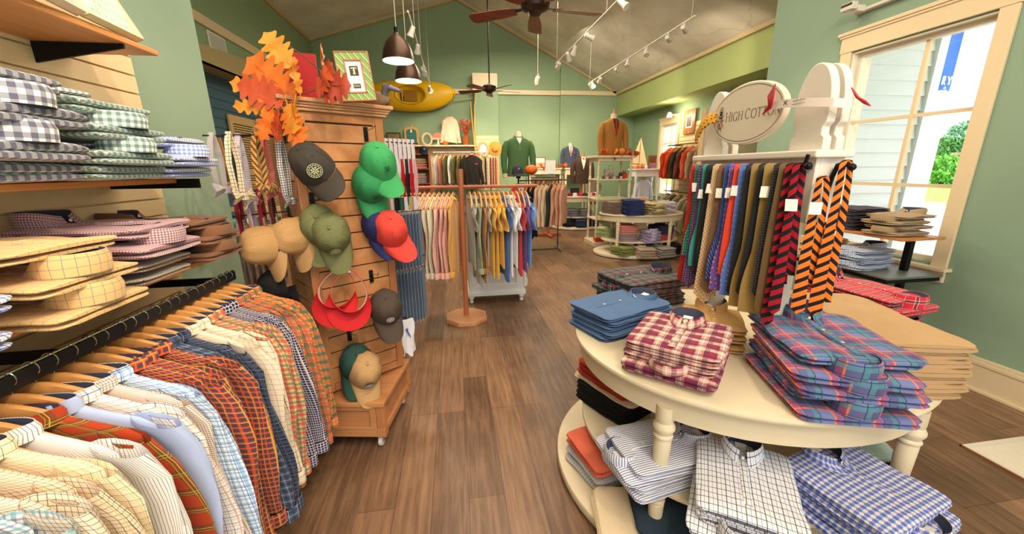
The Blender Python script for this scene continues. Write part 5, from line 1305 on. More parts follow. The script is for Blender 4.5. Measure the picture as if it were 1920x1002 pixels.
# ---- ties over the bar
def tie(label, mat, y, length, kind='neck', back=.75, wmax=.085, wmin=.032, tagc=False, seed=0, name='necktie', cat='tie', axis=(.80, -.60), x=XF-.05, z=1.6045, group='ties over the stand bar', fan=0.0):
    q = random.Random(seed); root = thing(name, label, cat, (x, y, z), 0, group)
    ax = Vector((axis[0], axis[1], 0)).normalized(); nv = Vector((-.6, -.8, 0))
    def width(f, L):
        if kind == 'bow':      # untied bow tie: narrow band, thistle end
            if f < .55: return wmin*.9
            g = (f-.55)/.45
            return wmin*.9+(wmax-wmin)*max(0, math.sin(min(1, g*1.15)*PI*.62))**1.3
        g = min(1, f/.92); 
        return wmin+(wmax-wmin)*g**1.2
    pts = []; wd = []
    n = 14
    for i in range(n+1):
        f = i/n; L = f*length
        o = .006+.014*math.sin(f*3+seed)*f
        pts.append(Vector((-.012-o*.5, 0, -L-.004))+Vector((-.3, -.9, 0))*.010*f+ax*fan*f*length); wd.append(width(f, length))
    if kind == 'neck':
        pts.append(pts[-1]+Vector((0, 0, -wd[-1]*.5))); wd.append(.002)
    up = [Vector((.012, 0, -.006)), Vector((.006, 0, .003)), Vector((0, 0, .0045)), Vector((-.007, 0, .002))]
    bk = []; bw = []
    for i in range(10, 0, -1):
        f = i/10; bk.append(Vector((.016+.004*math.sin(f*5+seed), .0, -f*length*back-.004))+ax*.012*f); bw.append(wmin+(.5*(wmax-wmin) if kind == 'neck' else (wmax-wmin)*(1 if f > .75 else 0))*f**2)
    allp = bk+up+pts; allw = bw+[wmin*.95]*4+wd
    rows = [[p-ax*w_*.5, p-ax*w_*.25+nv*.0015, p+nv*.002, p+ax*w_*.25+nv*.0015, p+ax*w_*.5] for p, w_ in zip(allp, allw)]
    mb = MB(); mb.grid(rows); mb.build('cloth', mat, root, solid=.0025, smooth=60)
    if tagc:
        mb = MB(); c = Vector((-.03, -.02, -.07-.05*q.random())); uz = Vector((.25*(q.random()-.5), 0, 1)).normalized()
        a = c-ax*.018; b = c+ax*.018
        mb.add([a, b, b-uz*.042, a-uz*.042, a+nv*.001, b+nv*.001, b-uz*.042+nv*.001, a-uz*.042+nv*.001], [(0, 1, 2, 3), (7, 6, 5, 4), (0, 4, 5, 1), (1, 5, 6, 2), (2, 6, 7, 3), (3, 7, 4, 0)])
        mb.build('price_tag', PAPER, root, smooth=0)
    return root
TIES = [
 ('red silk tie farthest along the stand bar', plain('tie_red', (170, 34, 34), .5), 1.822, .52, 'neck', .07, .03, 0),
 ('green dotted bow tie hanging untied near the far end', dots('tie_green_dots', (24, 104, 84), (196, 214, 190), 15, 2), 1.79, .40, 'bow', .075, .030, 1),
 ('plum dotted tie behind the teal untied bow tie', dots('tie_plum_dots', (74, 48, 88), (196, 170, 190), 12, 1.8), 1.755, .52, 'neck', .07, .032, 0),
 ('teal untied bow tie on the stand', plain('tie_teal', (56, 142, 132), .5), 1.725, .44, 'bow', .075, .030, 1),
 ('black silk tie between the teal and dark tartan bow ties', plain('tie_black', (30, 28, 34), .5), 1.695, .46, 'neck', .07, .03, 0),
 ('dark green and navy tartan untied bow tie', plaid('tie_tartan', (28, 44, 60), [('w', 16, .5, 6, (36, 70, 58), .7), ('w', 32, .0, 2, (20, 24, 40), .8)], rot=40), 1.665, .42, 'bow', .085, .032, 1),
 ('long tan tie with black windowpane, widest on the stand', plaid('tie_tan_check', (216, 178, 134), [('w', 14, .5, 1.6, (60, 40, 40), .85)], rot=40), 1.632, .545, 'neck', .105, .045, 0),
 ('brown tweed tie beside the tan windowpane tie', plaid('tie_tweed', (96, 70, 56), [('w', 5, .5, 2, (140, 104, 80), .6)]), 1.595, .50, 'neck', .08, .036, 1),
 ('navy and blue striped untied bow tie', plaid('tie_blue_stripe', (44, 58, 116), [('u', 12, .5, 3.5, (108, 140, 206), .8)], rot=35), 1.562, .46, 'bow', .08, .032, 0),
 ('purple untied bow tie with small gold ducks', dots('tie_purple_ducks', (108, 72, 150), (186, 150, 96), 24, 4), 1.528, .50, 'bow', .082, .034, 1),
 ('orange red tie behind the blue duck bow tie', plain('tie_orange', (222, 66, 38), .5), 1.492, .42, 'neck', .07, .034, 1),
 ('light blue untied bow tie with small brown ducks', dots('tie_blue_ducks', (78, 112, 188), (176, 140, 96), 24, 4), 1.462, .505, 'bow', .088, .036, 0),
 ('black tie right of the light blue duck bow tie', plain('tie_black', 0), 1.425, .48, 'neck', .07, .03, 0),
 ('olive gold untied bow tie, farther of the two', plain('tie_gold', (148, 118, 62), .5), 1.392, .53, 'bow', .080, .036, 0),
 ('black untied tie between the two olive gold ones', plain('tie_black', 0), 1.355, .46, 'neck', .065, .03, 0),
 ('olive gold untied bow tie, nearer of the two', plain('tie_gold', 0), 1.322, .53, 'bow', .082, .036, 1),
 ('black dotted tie near the front end of the bar', dots('tie_black_dots', (30, 28, 34), (120, 120, 130), 10, 1.4), 1.275, .44, 'neck', .065, .032, 0),
 ('brown silk tie behind the black dotted tie', plain('tie_brown', (104, 76, 44), .5), 1.248, .50, 'neck', .07, .032, 0),
 ('red and black striped tie at the front end of the bar', plaid('tie_red_black', (150, 24, 38), [('v', 36, .5, 17, (26, 20, 26), 1.0)], rot=28), 1.225, .53, 'neck', .044, .024, 0),
 ('second red and black striped tie at the front end', 'tie_red_black', 1.195, .48, 'neck', .042, .022, 1),
]
for i, (lab, m, y, ln, kd, wx, wn, tg) in enumerate(TIES):
    tie(lab, MATS[m] if isinstance(m, str) else m, 1.79-(1.822-y)*.93, ln*1.10, kd, .75, wx*.92, wn*.92, bool(tg), i+3)
OB = plaid('tie_orange_black', (222, 116, 42), [('v', 32, .5, 14, (28, 22, 26), 1.0)], rot=28)
tie('orange and black striped tie hanging from the stand crook', OB, 1.145, .52, 'neck', .95, .044, .018, False, 50, x=XF+.065, z=1.612, axis=(.85, -.5), fan=.0)
tie('second orange and black striped tie, left of the crook', OB, 1.168, .47, 'neck', .8, .044, .018, True, 51, x=XF+.01, z=1.56, axis=(.85, -.5))
# ribbons pinned beside the sign
o = thing('yellow_necktie', 'folded yellow tie with dark bees draped at the left of the oval sign', 'tie', (XF-.02, 1.745, 1.80))
mb = MB(); P0 = [(-.0, -.03, .02), (-.02, .0, .012), (-.03, .03, -.01), (-.03, .06, -.05), (-.025, .07, -.075)]
mb.grid([[Vector(p)+Vector((-.012, -.012, -.022)), Vector(p)+Vector((-.014, 0, 0)), Vector(p)+Vector((.0, .012, .024))] for p in P0]); mb.build('cloth', dots('yellow_bees', (206, 146, 36), (60, 44, 24), 18, 3.4), o, solid=.008)
o = thing('carded_bow_tie', 'red and white bow tie on a printed band, right of the oval sign', 'bow tie', (XF-.03, 1.30, 1.82))
mb = MB(); mb.grid([[(-.012, .09, z), (-.022, .02, z-.002), (-.012, -.07, z-.010), (.02, -.135, z-.02), (.075, -.15, z-.028)] for z in (.012, -.016)]); bd = mb.build('paper_band', plain('band_paper', (232, 216, 206), .6), o, solid=.002)
mb = MB(); 
for k in range(11): letter_strokes(mb, [(.0+.0055*k, 0, .0+.0055*k, .005*(1 if k % 3 else .6), .0018), (.0+.0055*k, -.009, .0+.0055*k+.003, -.009, .0018)], T(-.0185, -.008, -.003) @ SM, .0006)
letter_strokes(mb, [(-.02, -.006, -.005, .009, .002), (-.02, .009, -.005, -.006, .002)], T(-.0225, -.002, -.003) @ SM, .0006)
mb.build('print', INK, bd, smooth=0)
mb = MB()
mb.grid([[(-.02, .10, .035), (-.03, .06, .07)], [(-.025, .085, .0), (-.03, .06, .02)], [(-.018, .12, -.03), (-.02, .075, -.012)]]); mb.build('bow', plain('ribbon_red', (186, 30, 44), .5), o, solid=.004); mb = MB(); mb.grid([[(.06, -.15, .02), (.08, -.155, -.01)], [(.075, -.165, -.01), (.095, -.17, -.03)], [(.09, -.18, -.025), (.105, -.185, -.04)]])
mb.build('ribbon_end', plain('ribbon_red', 0), o, solid=.004)

# ================================================================== shelf unit in front of the window
wu = thing('window_shelf_unit', 'two-level shelf stand with folded knitwear in front of the big window', 'shelf', (3.35, 2.72, 0))
mb = MB(); mb.box(-.20, -.47, 1.062, .18, .55, 1.085); mb.build('upper_shelf', SHW, wu, smooth=0, bevel=.003)
mb = MB(); mb.box(-.24, -.47, .775, .25, .50, .792); mb.build('lower_shelf', plain('grey_shelf', (120, 122, 116), .45, .3), wu, smooth=0, bevel=.002)
mb = MB(); mb.box(-.235, -.46, .745, .24, .49, .7745); mb.build('shelf_frame', BLACK, wu, smooth=0)
for x, y in ((.12, -.3), (.12, .4)): MB().box(x-.02, y-.02, 0, x+.02, y+.02, 1.0615).build('post', BLACK, wu, smooth=0)
MB().box(-.1, .2, .795, -.06, .34, .98).build('sign_card', PAPER, wu, smooth=0)
k_grn = K_(plain('forest_knit', (60, 82, 54), .95), w=.26, l=.32, t=.034, seed=81); k_tl = K_(plain('teal_knit', (70, 132, 124), .95), w=.26, l=.32, t=.034, seed=82); k_ch = K_(plain('charcoal_knit', (74, 68, 78), .95), w=.28, l=.32, t=.030, seed=83)
p_bch = P2(plaid('tan_small_check', (206, 176, 134), [('w', 9, .5, 3, (110, 76, 50), .7)]), w=.26, l=.34, t=.034, seed=84, collar_h=.04); p_wbl = P2(plaid('white_blue_plaid', (214, 218, 226), [('w', 26, .5, 8, (84, 112, 170), .6), ('w', 26, .0, 2, (60, 60, 90), .7)]), w=.28, l=.36, t=.034, seed=85, collar_h=.04); k_be = K_(plain('beige_knit', (218, 182, 134), .95), w=.26, l=.32, t=.028, seed=86)
A2 = R(-96)
stack([k_tl, k_grn, k_grn, k_grn, k_grn], (3.33, 3.06, 1.086), R(84), 5, .034, lambda i: 'teal folded sweater on top of the green ones' if i == 0 else f'forest green folded sweater, {ORD[i-1]} green one on the window shelf', seed=91)
stack([k_ch], (3.32, 2.74, 1.086), R(84), 6, .029, lab_stack('charcoal folded sweater', 'the window shelf stack'), seed=92)
stack([p_bch], (3.34, 2.43, 1.086), R(-84), 4, dzf((0, 1, 0, 1), .038, .042), lab_stack('tan checked folded shirt', 'the window shelf stack'), flip=FL((0, 1, 0, 1)), seed=93)
stack([k_be], (3.30, 2.98, .793), R(84), 6, .029, lab_stack('beige folded sweater', 'the lower window shelf stack'), seed=94)
stack([p_wbl], (3.28, 2.60, .793), R(-84), 4, dzf((0, 1, 0, 1), .036, .044), lab_stack('blue and white plaid folded shirt', 'the lower window shelf stack'), flip=FL((0, 1, 0, 1)), seed=95)
# sisal mat
mt = thing('floor_mat', 'pale sisal mat with a brown bound edge on the floor at right', 'mat', (2.86, 1.15, 0), R(0))
m, t, b = base_mat('sisal', .95); tc = t.nodes.new('ShaderNodeTexCoord'); wv = t.nodes.new('ShaderNodeTexWave'); wv.inputs['Scale'].default_value = 22; wv.inputs['Distortion'].default_value = 3; wv.inputs['Detail'].default_value = 2
r = t.nodes.new('ShaderNodeValToRGB'); r.color_ramp.elements[0].color = rgb((186, 170, 148)); r.color_ramp.elements[1].color = rgb((236, 226, 208)); t.links.new(tc.outputs['Object'], wv.inputs['Vector']); t.links.new(wv.outputs['Fac'], r.inputs['Fac']); t.links.new(r.outputs['Color'], b.inputs['Base Color'])
mb = MB(); mb.box(.03, -1.0, 0, .75, .31, .012); mb.build('pile', m, mt, smooth=0)
mb = MB(); mb.box(0, -1.0, 0, .03, .34, .014); mb.box(.03, .31, 0, .78, .34, .014); mb.build('border', plain('mat_border', (206, 196, 180), .9), mt, smooth=0)
mb = MB(); mb.box(-.006, -1.0, 0, 0, .346, .01); mb.box(-.006, .34, 0, .78, .346, .01); mb.build('edge_binding', plain('mat_brown', (128, 76, 44), .8), mt, smooth=0)
# ================================================================== wooden T rack with shirts
CHW = wood('cherry_wood', (158, 88, 52), (190, 114, 70), (1, 1, 12), 1.0, .4); CHWX = wood('cherry_wood_x', (150, 74, 44), (184, 100, 60), (12, 1, 1), 1.0, .4)
tr = thing('clothes_rack', 'cherry wood T-shaped clothes rack on an octagonal foot', 'clothes rack', (.066, 3.95, 0))
mb = MB(); oc = [(.235*math.cos(PI/8+k*PI/4), .235*math.sin(PI/8+k*PI/4)) for k in range(8)]; mb.prism(oc, 0, .05); mb.build('octagonal_foot', wood('cherry_pale', (186, 128, 88), (208, 150, 108), (12, 1, 1), .8, .4), tr, smooth=0, bevel=.006)
mb = MB(); mb.prism([(.028*math.cos(k*PI/4+PI/8), .028*math.sin(k*PI/4+PI/8)) for k in range(8)], .05, 1.60); mb.build('post', CHW, tr, smooth=0, bevel=.003)
mb = MB(); mb.tube([(-.70, 0, 1.425), (.78, 0, 1.425)], .016, 12); mb.build('cross_bar', CHWX, tr)
def C1(n, base, *s, **k): return plaid(n, base, list(s), **k)
def rack(items, p0, p1, zoff, yaw, grp, where, seed=0, hang=True, jitter=4, **kw):
    q = random.Random(seed); n = len(items); P0 = Vector(p0); P1 = Vector(p1)
    for i, it in enumerate(items):
        lab, m = it[0], it[1]; k = dict(kw)
        if len(it) > 2: k.update(it[2])
        p = P0.lerp(P1, (i+.5)/n)+Vector((0, 0, 0))
        nm = k.pop('name', 'hanging_shirt'); ct = k.pop('cat', 'shirt'); yw = k.pop('yaw', yaw)+R((q.random()-.5)*jitter)
        o = hang_proto(m, name=nm, cat=ct, seed=seed*50+i, **k)
        put(o, (p.x, p.y, p.z-zoff), (0, 0, yw)); o['label'] = f'{lab} {where}'; o['group'] = grp
        if hang:
            h = copy_tree(hp); put(h, (p.x, p.y, p.z-.055+.0), (0, 0, yw)); h['label'] = f'hanger of the {lab} {where}'; h['group'] = 'hangers of '+grp
pk = [C1('t1', (226, 200, 190), ('u', 8, .5, 2.5, (200, 140, 140), .6)), C1('t2', (208, 196, 200), ('w', 12, .5, 3, (170, 140, 160), .5)), C1('t3', (232, 188, 176), ('w', 9, .5, 2.5, (206, 140, 130), .6)), C1('t4', (222, 170, 156)), C1('t5', (230, 206, 196), ('u', 10, .5, 4, (206, 160, 160), .6)), C1('t6', (206, 190, 186), ('w', 14, .5, 4, (180, 150, 150), .6)),
      C1('t7', (214, 184, 172), ('w', 18, .5, 3, (180, 120, 110), .6)), C1('t8', (228, 206, 188), ('u', 9, .5, 3, (200, 180, 160), .7)), C1('t9', (226, 214, 176), ('w', 24, .5, 8, (190, 200, 190), .6)), C1('t10', (230, 178, 164)), C1('t11', (228, 170, 160), ('u', 9, .5, 3, (244, 220, 210), .6)), C1('t12', (236, 184, 160), ('w', 12, .5, 3, (210, 130, 110), .6)), C1('t13', (226, 166, 86))]
ld = ['pale blue pink-lined shirt', 'lilac checked shirt', 'rose checked shirt', 'dusty pink plain shirt', 'pink and white striped shirt', 'mauve checked shirt', 'blush windowpane shirt', 'cream striped shirt', 'pale yellow plaid shirt', 'salmon plain shirt', 'salmon striped shirt', 'peach checked shirt', 'golden yellow shirt beside the post']
rack([(ld[i]+(f', {NTH[i]} from the left' if i < 12 else ''), pk[i]) for i in range(13)], (-.60, 3.95, 1.425), (.01, 3.95, 1.425), .10, R(78), 'shirts left of the rack post', 'on the cherry rack', seed=3, length=.80, sleeve=.62, depth=.014, sw=.21, jitter=2)
rt = [('grey green camp shirt beside the post', C1('u1', (160, 158, 150), ('w', 20, .5, 6, (136, 140, 130), .6)), dict(short=True)), ('sage linen trousers-length shirt', C1('u2', (166, 172, 140), ('w', 12, .5, 3, (140, 150, 120), .5)), dict(length=.87)),
      ('madras plaid long shirt', C1('u3', (206, 160, 60), ('w', 40, .3, 14, (150, 50, 60), .6), ('w', 40, .8, 8, (50, 60, 90), .7)), dict(length=.83)), ('taupe plain shirt', C1('u4', (178, 160, 142)), dict(short=True)), ('golden yellow polo shirt, first of three', C1('u5', (226, 176, 70)), dict(short=True, length=.79)), ('golden yellow polo shirt, second of three', 'u5', dict(short=True, length=.80)),
      ('golden yellow polo shirt, third of three', 'u5', dict(short=True)), ('royal blue polo shirt', C1('u6', (72, 106, 176)), dict(short=True, length=.85)), ('white polo shirt, left one', C1('u7', (232, 230, 232)), dict(short=True, length=.79)), ('white polo shirt, right one', 'u7', dict(short=True)), ('coral red polo shirt', C1('u8', (206, 66, 66)), dict(short=True, length=.79)), ('purple plain polo shirt', C1('u9', (112, 78, 146)), dict(short=True, length=.75)), ('sky blue polo shirt at the right end', C1('u10', (110, 152, 222)), dict(short=True))]
rack([(a, MATS[b] if isinstance(b, str) else b, c) for a, b, c in rt], (.125, 3.95, 1.425), (.745, 3.95, 1.425), .10, R(98), 'shirts right of the rack post', 'on the cherry rack', seed=4, length=.70, sleeve=.60, depth=.0145, sw=.21, jitter=2)

# white cabinet behind the rack
cb = thing('white_cabinet', 'glossy white cabinet on turned feet behind the cherry rack', 'cabinet', (.455, 4.66, 0))
WG = plain('white_gloss', (232, 232, 232), .3)
mb = MB(); mb.box(-.335, -.22, .12, .335, .22, 1.06); mb.build('carcass', WG, cb, smooth=0, bevel=.004)
mb = MB(); mb.box(-.36, -.25, .095, .36, .25, .15); mb.box(-.35, -.24, .15, .35, .24, .17); mb.build('plinth', WG, cb, smooth=0, bevel=.006)
mb = MB(); mb.box(-.36, -.25, 1.06, .36, .25, 1.10); mb.build('cabinet_top', WG, cb, smooth=0, bevel=.006)
for (x0, z0, x1, z1) in ((-.33, .17, .33, .235), (-.33, .98, .33, 1.06), (-.33, .235, -.24, .98), (.24, .235, .33, .98)):
    mb = MB(); mb.box(x0, -.238, z0, x1, -.219, z1); mb.build('face_rail', WG, cb, smooth=0, bevel=.003)
mb = MB(); mb.box(-.24, -.224, .25, .24, -.2195, .97); mb.build('front_panel', plain('white_panel', (222, 222, 222), .35), cb, smooth=0)
for z0 in (.18, .42): 
    mb = MB(); mb.prism([(0, 0), (.045, .02), (.05, .10), (.03, .15), (.042, .20), (0, .22)], -.235, -.16, 0, T(.335, 0, z0) @ RX(PI/2) @ Matrix.Scale(-1, 4, (0, 0, 1)) if False else Matrix(((1, 0, 0, .335), (0, 0, 1, 0), (0, 1, 0, z0), (0, 0, 0, 1)))); mb.build('corbel', WG, cb, smooth=0, bevel=.004)
for sx in (-1, 1):
    for sy in (-1, 1):
        mb = MB(); mb.lathe([(.018, 0), (.026, .015), (.018, .035), (.024, .045), (.038, .07), (.030, .095)], 18, 0, T(sx*.31, sy*.20, 0)); mb.build('turned_foot', WG, cb)
bk = thing('wicker_basket', 'shallow wicker tray of belts on the white cabinet', 'basket', (.66, 4.56, 1.10))
mb = MB(); mb.prism([(-.115, -.08), (.115, -.08), (.115, .08), (-.115, .08)], 0, .07); mb.build('weave', plaid('wicker', (196, 150, 96), [('u', 12, .5, 6, (140, 96, 58), .8), ('v', 12, .5, 5, (224, 188, 140), .6)]), bk, smooth=0, bevel=.008)
mb = MB(); mb.tube([(-.1, -.05, .076), (0, .05, .085), (.09, -.04, .078)], .012, 8); mb.build('rim_roll', plain('belt_brown', (90, 58, 40), .6), bk)

# ================================================================== busts
def bust(label, mat, loc, rz, kind='jacket', shirt=(232, 226, 214), tie_=None, vest=None, s=1.0, pocket=None, bow=None, neck=(226, 202, 172), knob=True, group=None):
    root = thing('mannequin', label, 'mannequin', loc, rz, group); root.scale = (s, s, s)
    PR = [(0, .205, .125), (.12, .195, .122), (.28, .185, .118), (.42, .20, .126), (.54, .222, .122), (.60, .215, .10), (.64, .16, .085), (.665, .10, .07), (.68, .066, .06)]
    def prof(z):
        for (a, b) in zip(PR, PR[1:]):
            if a[0] <= z <= b[0]:
                f = (z-a[0])/(b[0]-a[0]); return a[1]+(b[1]-a[1])*f, a[2]+(b[2]-a[2])*f
        return PR[-1][1:]
    n = 30
    mb = MB(); mb.grid([[(hx*spow(math.cos(2*PI*j/n), .85), hy*spow(math.sin(2*PI*j/n), .9), z) for j in range(n)] for z, hx, hy in PR], 0, closed=True, capends=True)
    mb.build('torso', mat, root)
    def fr(x, z, o=.004):
        hx, hy = prof(z); return (x, -hy*max(0, 1-abs(x/hx)**2.2)**.5-o, z)
    for sd in (-1, 1):
        mb = MB(); mb.tube([(sd*.165, 0, .595), (sd*.205, 0, .575), (sd*.238, -.005, .50), (sd*.262, -.012, .36), (sd*.268, -.03, .20), (sd*.256, -.055, .045)], [.030, .052, .062, .060, .054, .046], 14); sl = mb.build('sleeve', mat, root)
        if kind == 'pullover':
            mb = MB(); mb.tube([(sd*.258, -.055, .05), (sd*.252, -.062, -.02)], [.049, .046], 14); mb.build('cuff', plain('cuff_linen', (214, 190, 150), .9), sl)
    mb = MB(); mb.lathe([(.062, .66), (.056, .70), (.054, .745), (.050, .765), (.0001, .775)], 18); mb.build('neck', plain('neck_%d' % neck[0], neck, .7), root)
    if knob:
        mb = MB(); mb.lathe([(.026, .77), (.014, .785), (.012, .84), (.016, .855), (.0001, .862)], 14); mb.build('neck_knob', HW, root)
    def patch(name, pts, m, o):
        mb = MB(); rows = []; fine = []
        for (p_, q_) in zip(pts, pts[1:]):
            for i_ in range(4): fine.append(tuple(p_[k]+(q_[k]-p_[k])*i_/4 for k in range(3)))
        for (z, xa, xb) in fine+[pts[-1]]: rows.append([fr(xa+(xb-xa)*k/4, z, o) for k in range(5)])
        mb.grid(rows); return mb.build(name, m, root, solid=.004)
    if kind == 'jacket':
        patch('shirt_front', [(.36, -.004, .004), (.45, -.032, .032), (.55, -.055, .055), (.64, -.062, .062), (.675, -.05, .05)], vest or plain('shirt_%d' % shirt[0], shirt, .8), .005)
        if tie_ is not None: patch('tie', [(.40, -.006, .006), (.44, -.024, .024), (.60, -.014, .014), (.63, -.012, .012), (.66, -.02, .02)], tie_, .014)
        if bow is not None: patch('bow_tie', [(.612, -.040, .040), (.628, -.014, .014), (.632, -.014, .014), (.648, -.040, .040)], bow, .016)
        for sd in (-1, 1):
            patch('lapel', [(.34, 0, sd*.01), (.45, sd*.028, sd*.075), (.54, sd*.048, sd*.115), (.56, sd*.052, sd*.098), (.62, sd*.058, sd*.095), (.66, sd*.05, sd*.075)], mat, .013)
            patch('pocket_flap', [(.13, sd*.075, sd*.165), (.16, sd*.075, sd*.165)], mat, .007)
        mb = MB()
        p = fr(.006, .31, .008); mb.ball(p, .008, 8); mb.build('jacket_button', plain('button_dark', (60, 40, 30), .4), root)
        if pocket: patch('pocket_square', [(.47, .10, .145), (.49, .105, .14)], pocket, .009)
    else:
        patch('neck_opening', [(.56, -.003, .003), (.61, -.03, .03), (.66, -.045, .045)], plain('neck_%d' % neck[0], neck), .006)
        mb = MB(); 
        for sd in (-1, 1): mb.grid([[fr(sd*.004, .55, .008), fr(sd*.022, .55, .008)], [fr(sd*.034, .62, .009), fr(sd*.075, .61, .009)], [(sd*.052, -.062, .685), (sd*.098, -.045, .655)], [(sd*.072, .0, .70), (sd*.10, .01, .66)], [(sd*.03, .055, .70), (sd*.03, .08, .665)]])
        mb.build('zip_collar', mat, root, solid=.006)
        patch('zip', [(.44, -.003, .003), (.56, -.003, .003)], CHROME, .006)
    return root

# ================================================================== middle and far oval tables (same model as the front one)
t2 = copy_tree(tb); put(t2, (3.45, 6.78, 0), (0, 0, 0), (1, .8, 1)); t2['label'] = 'cream oval three-tier table in the middle of the shop, topped with navy jeans'
t3 = copy_tree(tb); put(t3, (3.30, 10.28, 0), (0, 0, 0), (.86, .92, 1.12)); t3['label'] = 'cream tiered table farthest back, with red and white boxes on top'
M2 = 'on the middle table'
jn = K_(plain('navy_jeans', (44, 54, 98), .9), w=.34, l=.42, t=.036, seed=101, name='folded_jeans', cat='jeans')
kh = P2(plain('khaki_cloth', (196, 176, 126), .9), w=.30, l=.38, t=.036, seed=102); tpp = K_(plain('taupe_cloth', (136, 116, 100), .9), w=.30, l=.38, t=.036, seed=103)
pl2 = P2(plaid('plum_white_plaid', (214, 204, 206), [('w', 26, .5, 9, (120, 80, 96), .5)]), w=.30, l=.36, t=.036, seed=104)
gnn = K_(plain('sage_cloth', (150, 158, 120), .9), w=.26, l=.34, t=.034, seed=105)
stack([jn], (3.12, 6.46, TT), R(-8), 7, .038, lab_stack('navy folded jeans', 'the pile '+M2), seed=110)
stack([tpp], (2.88, 6.72, TT), R(20), 6, .036, lab_stack('taupe folded trousers', 'the pile left of the navy jeans'), seed=111)
stack([kh], (3.50, 6.42, TT), R(6), 5, .042, lab_stack('khaki folded shirt', 'the pile right of the navy jeans'), seed=112, flip=FL((0, 1, 0, 1, 0)))
stack([pl2], (3.86, 6.62, TT), R(-20), 5, .040, lab_stack('plum and white plaid folded shirt', 'the pile '+M2), seed=113, flip=FL((0, 1, 0, 1, 0)))
stack([gnn], (3.96, 7.05, TT), R(-60), 5, .036, lab_stack('sage green folded shirt', 'the rear pile '+M2), seed=114)
pkm = K_(plain('rose_knit', (206, 130, 116), .9), w=.34, l=.36, t=.034, seed=106); mvm = K_(plain('mauve_grey_knit', (148, 128, 130), .9), w=.34, l=.36, t=.034, seed=107); lvp = P2(plain('lavender_cloth', (170, 156, 186), .9), w=.26, l=.34, t=.05, seed=108, collar_h=.05)
nvm = K_(plain('ink_navy_knit', (56, 56, 78), .9), w=.34, l=.36, t=.036, seed=109); rdm = K_(plain('brick_rose_knit', (190, 78, 70), .9), w=.32, l=.36, t=.034, seed=115); wpm = P2(plaid('white_red_plaid', (226, 226, 234), [('w', 22, .5, 7, (90, 110, 170), .5), ('w', 22, .0, 3, (190, 60, 70), .6)]), w=.26, l=.34, t=.040, seed=116)
grn2 = K_(plain('pale_green_cloth', (176, 186, 130), .9), w=.24, l=.32, t=.034, seed=117)
stack([pkm, pkm, pkm, pkm, mvm, mvm, mvm, mvm], (3.08, 6.56, MS), R(-10), 8, .036, lambda i: (f'rose folded sweater, {ORD[i]} in the middle tier pile' if i < 4 else f'mauve grey folded sweater, {ORD[i-4]} mauve one under the rose sweaters'), seed=120)
stack([lvp], (3.42, 6.36, MS), R(0), 4, .054, lab_stack('lavender folded shirt', 'the middle tier, collars forward'), seed=121, flip=lambda i: 1)
stack([nvm, nvm, nvm, nvm, rdm, rdm, rdm], (3.74, 6.54, MS), R(10), 7, .038, lambda i: (f'ink navy folded sweater, {ORD[i]} of the middle tier pile' if i < 4 else f'brick rose folded sweater, {ORD[i-4]} rose one under the ink navy'), seed=122)
stack([wpm], (3.98, 6.84, MS), R(30), 5, .044, lab_stack('red and blue plaid folded shirt', 'the middle tier right end'), seed=123, flip=FL((0, 1, 0, 1, 0)))
stack([grn2], (2.86, 6.98, MS), R(30), 5, .036, lab_stack('pale green folded shirt', 'the middle tier left end'), seed=124)
olv = K_(plain('olive_cloth', (140, 142, 84), .9), w=.34, l=.36, t=.036, seed=118); tnw = P2(plain('pinkish_tan_cloth', (190, 164, 142), .9), w=.30, l=.40, t=.036, seed=119); grw = P2(plain('stone_grey_cloth', (168, 156, 150), .9), w=.30, l=.40, t=.036, seed=125); blw = K_(plain('bright_blue_cloth', (80, 120, 190), .9), w=.34, l=.3, t=.036, seed=126); bkw = K_(BKP, w=.30, l=.34, t=.036, seed=127, name='folded_trousers', cat='trousers')
stack([olv], (2.98, 6.42, BS), R(20), 4, .04, lab_stack('olive folded trousers', 'the bottom tier of the middle table'), seed=130)
stack([tnw], (3.28, 6.20, BS), R(-8), 4, .042, lab_stack('pinkish tan folded shirt', 'the bottom tier of the middle table'), seed=131)
stack([grw], (3.62, 6.22, BS), R(8), 4, .042, lab_stack('stone grey folded shirt', 'the bottom tier of the middle table'), seed=132)
stack([blw], (3.50, 6.62, BS), R(0), 5, .042, lab_stack('bright blue folded shirt', 'the rear bottom-tier pile'), seed=133)
stack([bkw], (3.98, 6.42, BS), R(12), 4, .04, lab_stack('black folded trousers', 'the bottom tier of the middle table'), seed=134)
PINK = plain('pink_board', (226, 150, 130), .6)
for i, (x, y, s, lab) in enumerate(((3.22, 6.84, .8, 'small pink scalloped sign board on the middle table'), (3.48, 6.84, 1.15, 'larger pink scalloped sign board beside the small one'))):
    o = thing('sign_board', lab, 'sign', (x, y, TT)); o.scale = (s, s, s)
    po = [(-.11, 0), (.11, 0), (.12, .16)]+[(.12*math.cos(R(a)), .19+.05*math.sin(R(a))+.02*abs(math.cos(R(a*1.0)))) for a in range(15, 180, 15)]+[(-.12, .16)]
    mb = MB(); M = RX(R(84)); mb.prism(po, -.006, .006, 0, M); mb.build('board', plain('board_cream', (238, 216, 190), .6), o, smooth=0)
    mb = MB(); mb.prism([(a*.80, .012+b*.86) for a, b in po], .006, .0075, 0, M); mb.build('pink_face', PINK, o, smooth=0)
    mb = MB(); a_ = [(a*.86, .008+b*.92) for a, b in po]; 
    mb.grid([[(*p, .0068) for p in a_], [(p[0]*.95, p[1]*.97+.004, .0068) for p in a_]], 0, M, closed=True); mb.build('dark_outline', plain('outline_brown', (90, 50, 50), .6), o, smooth=0)
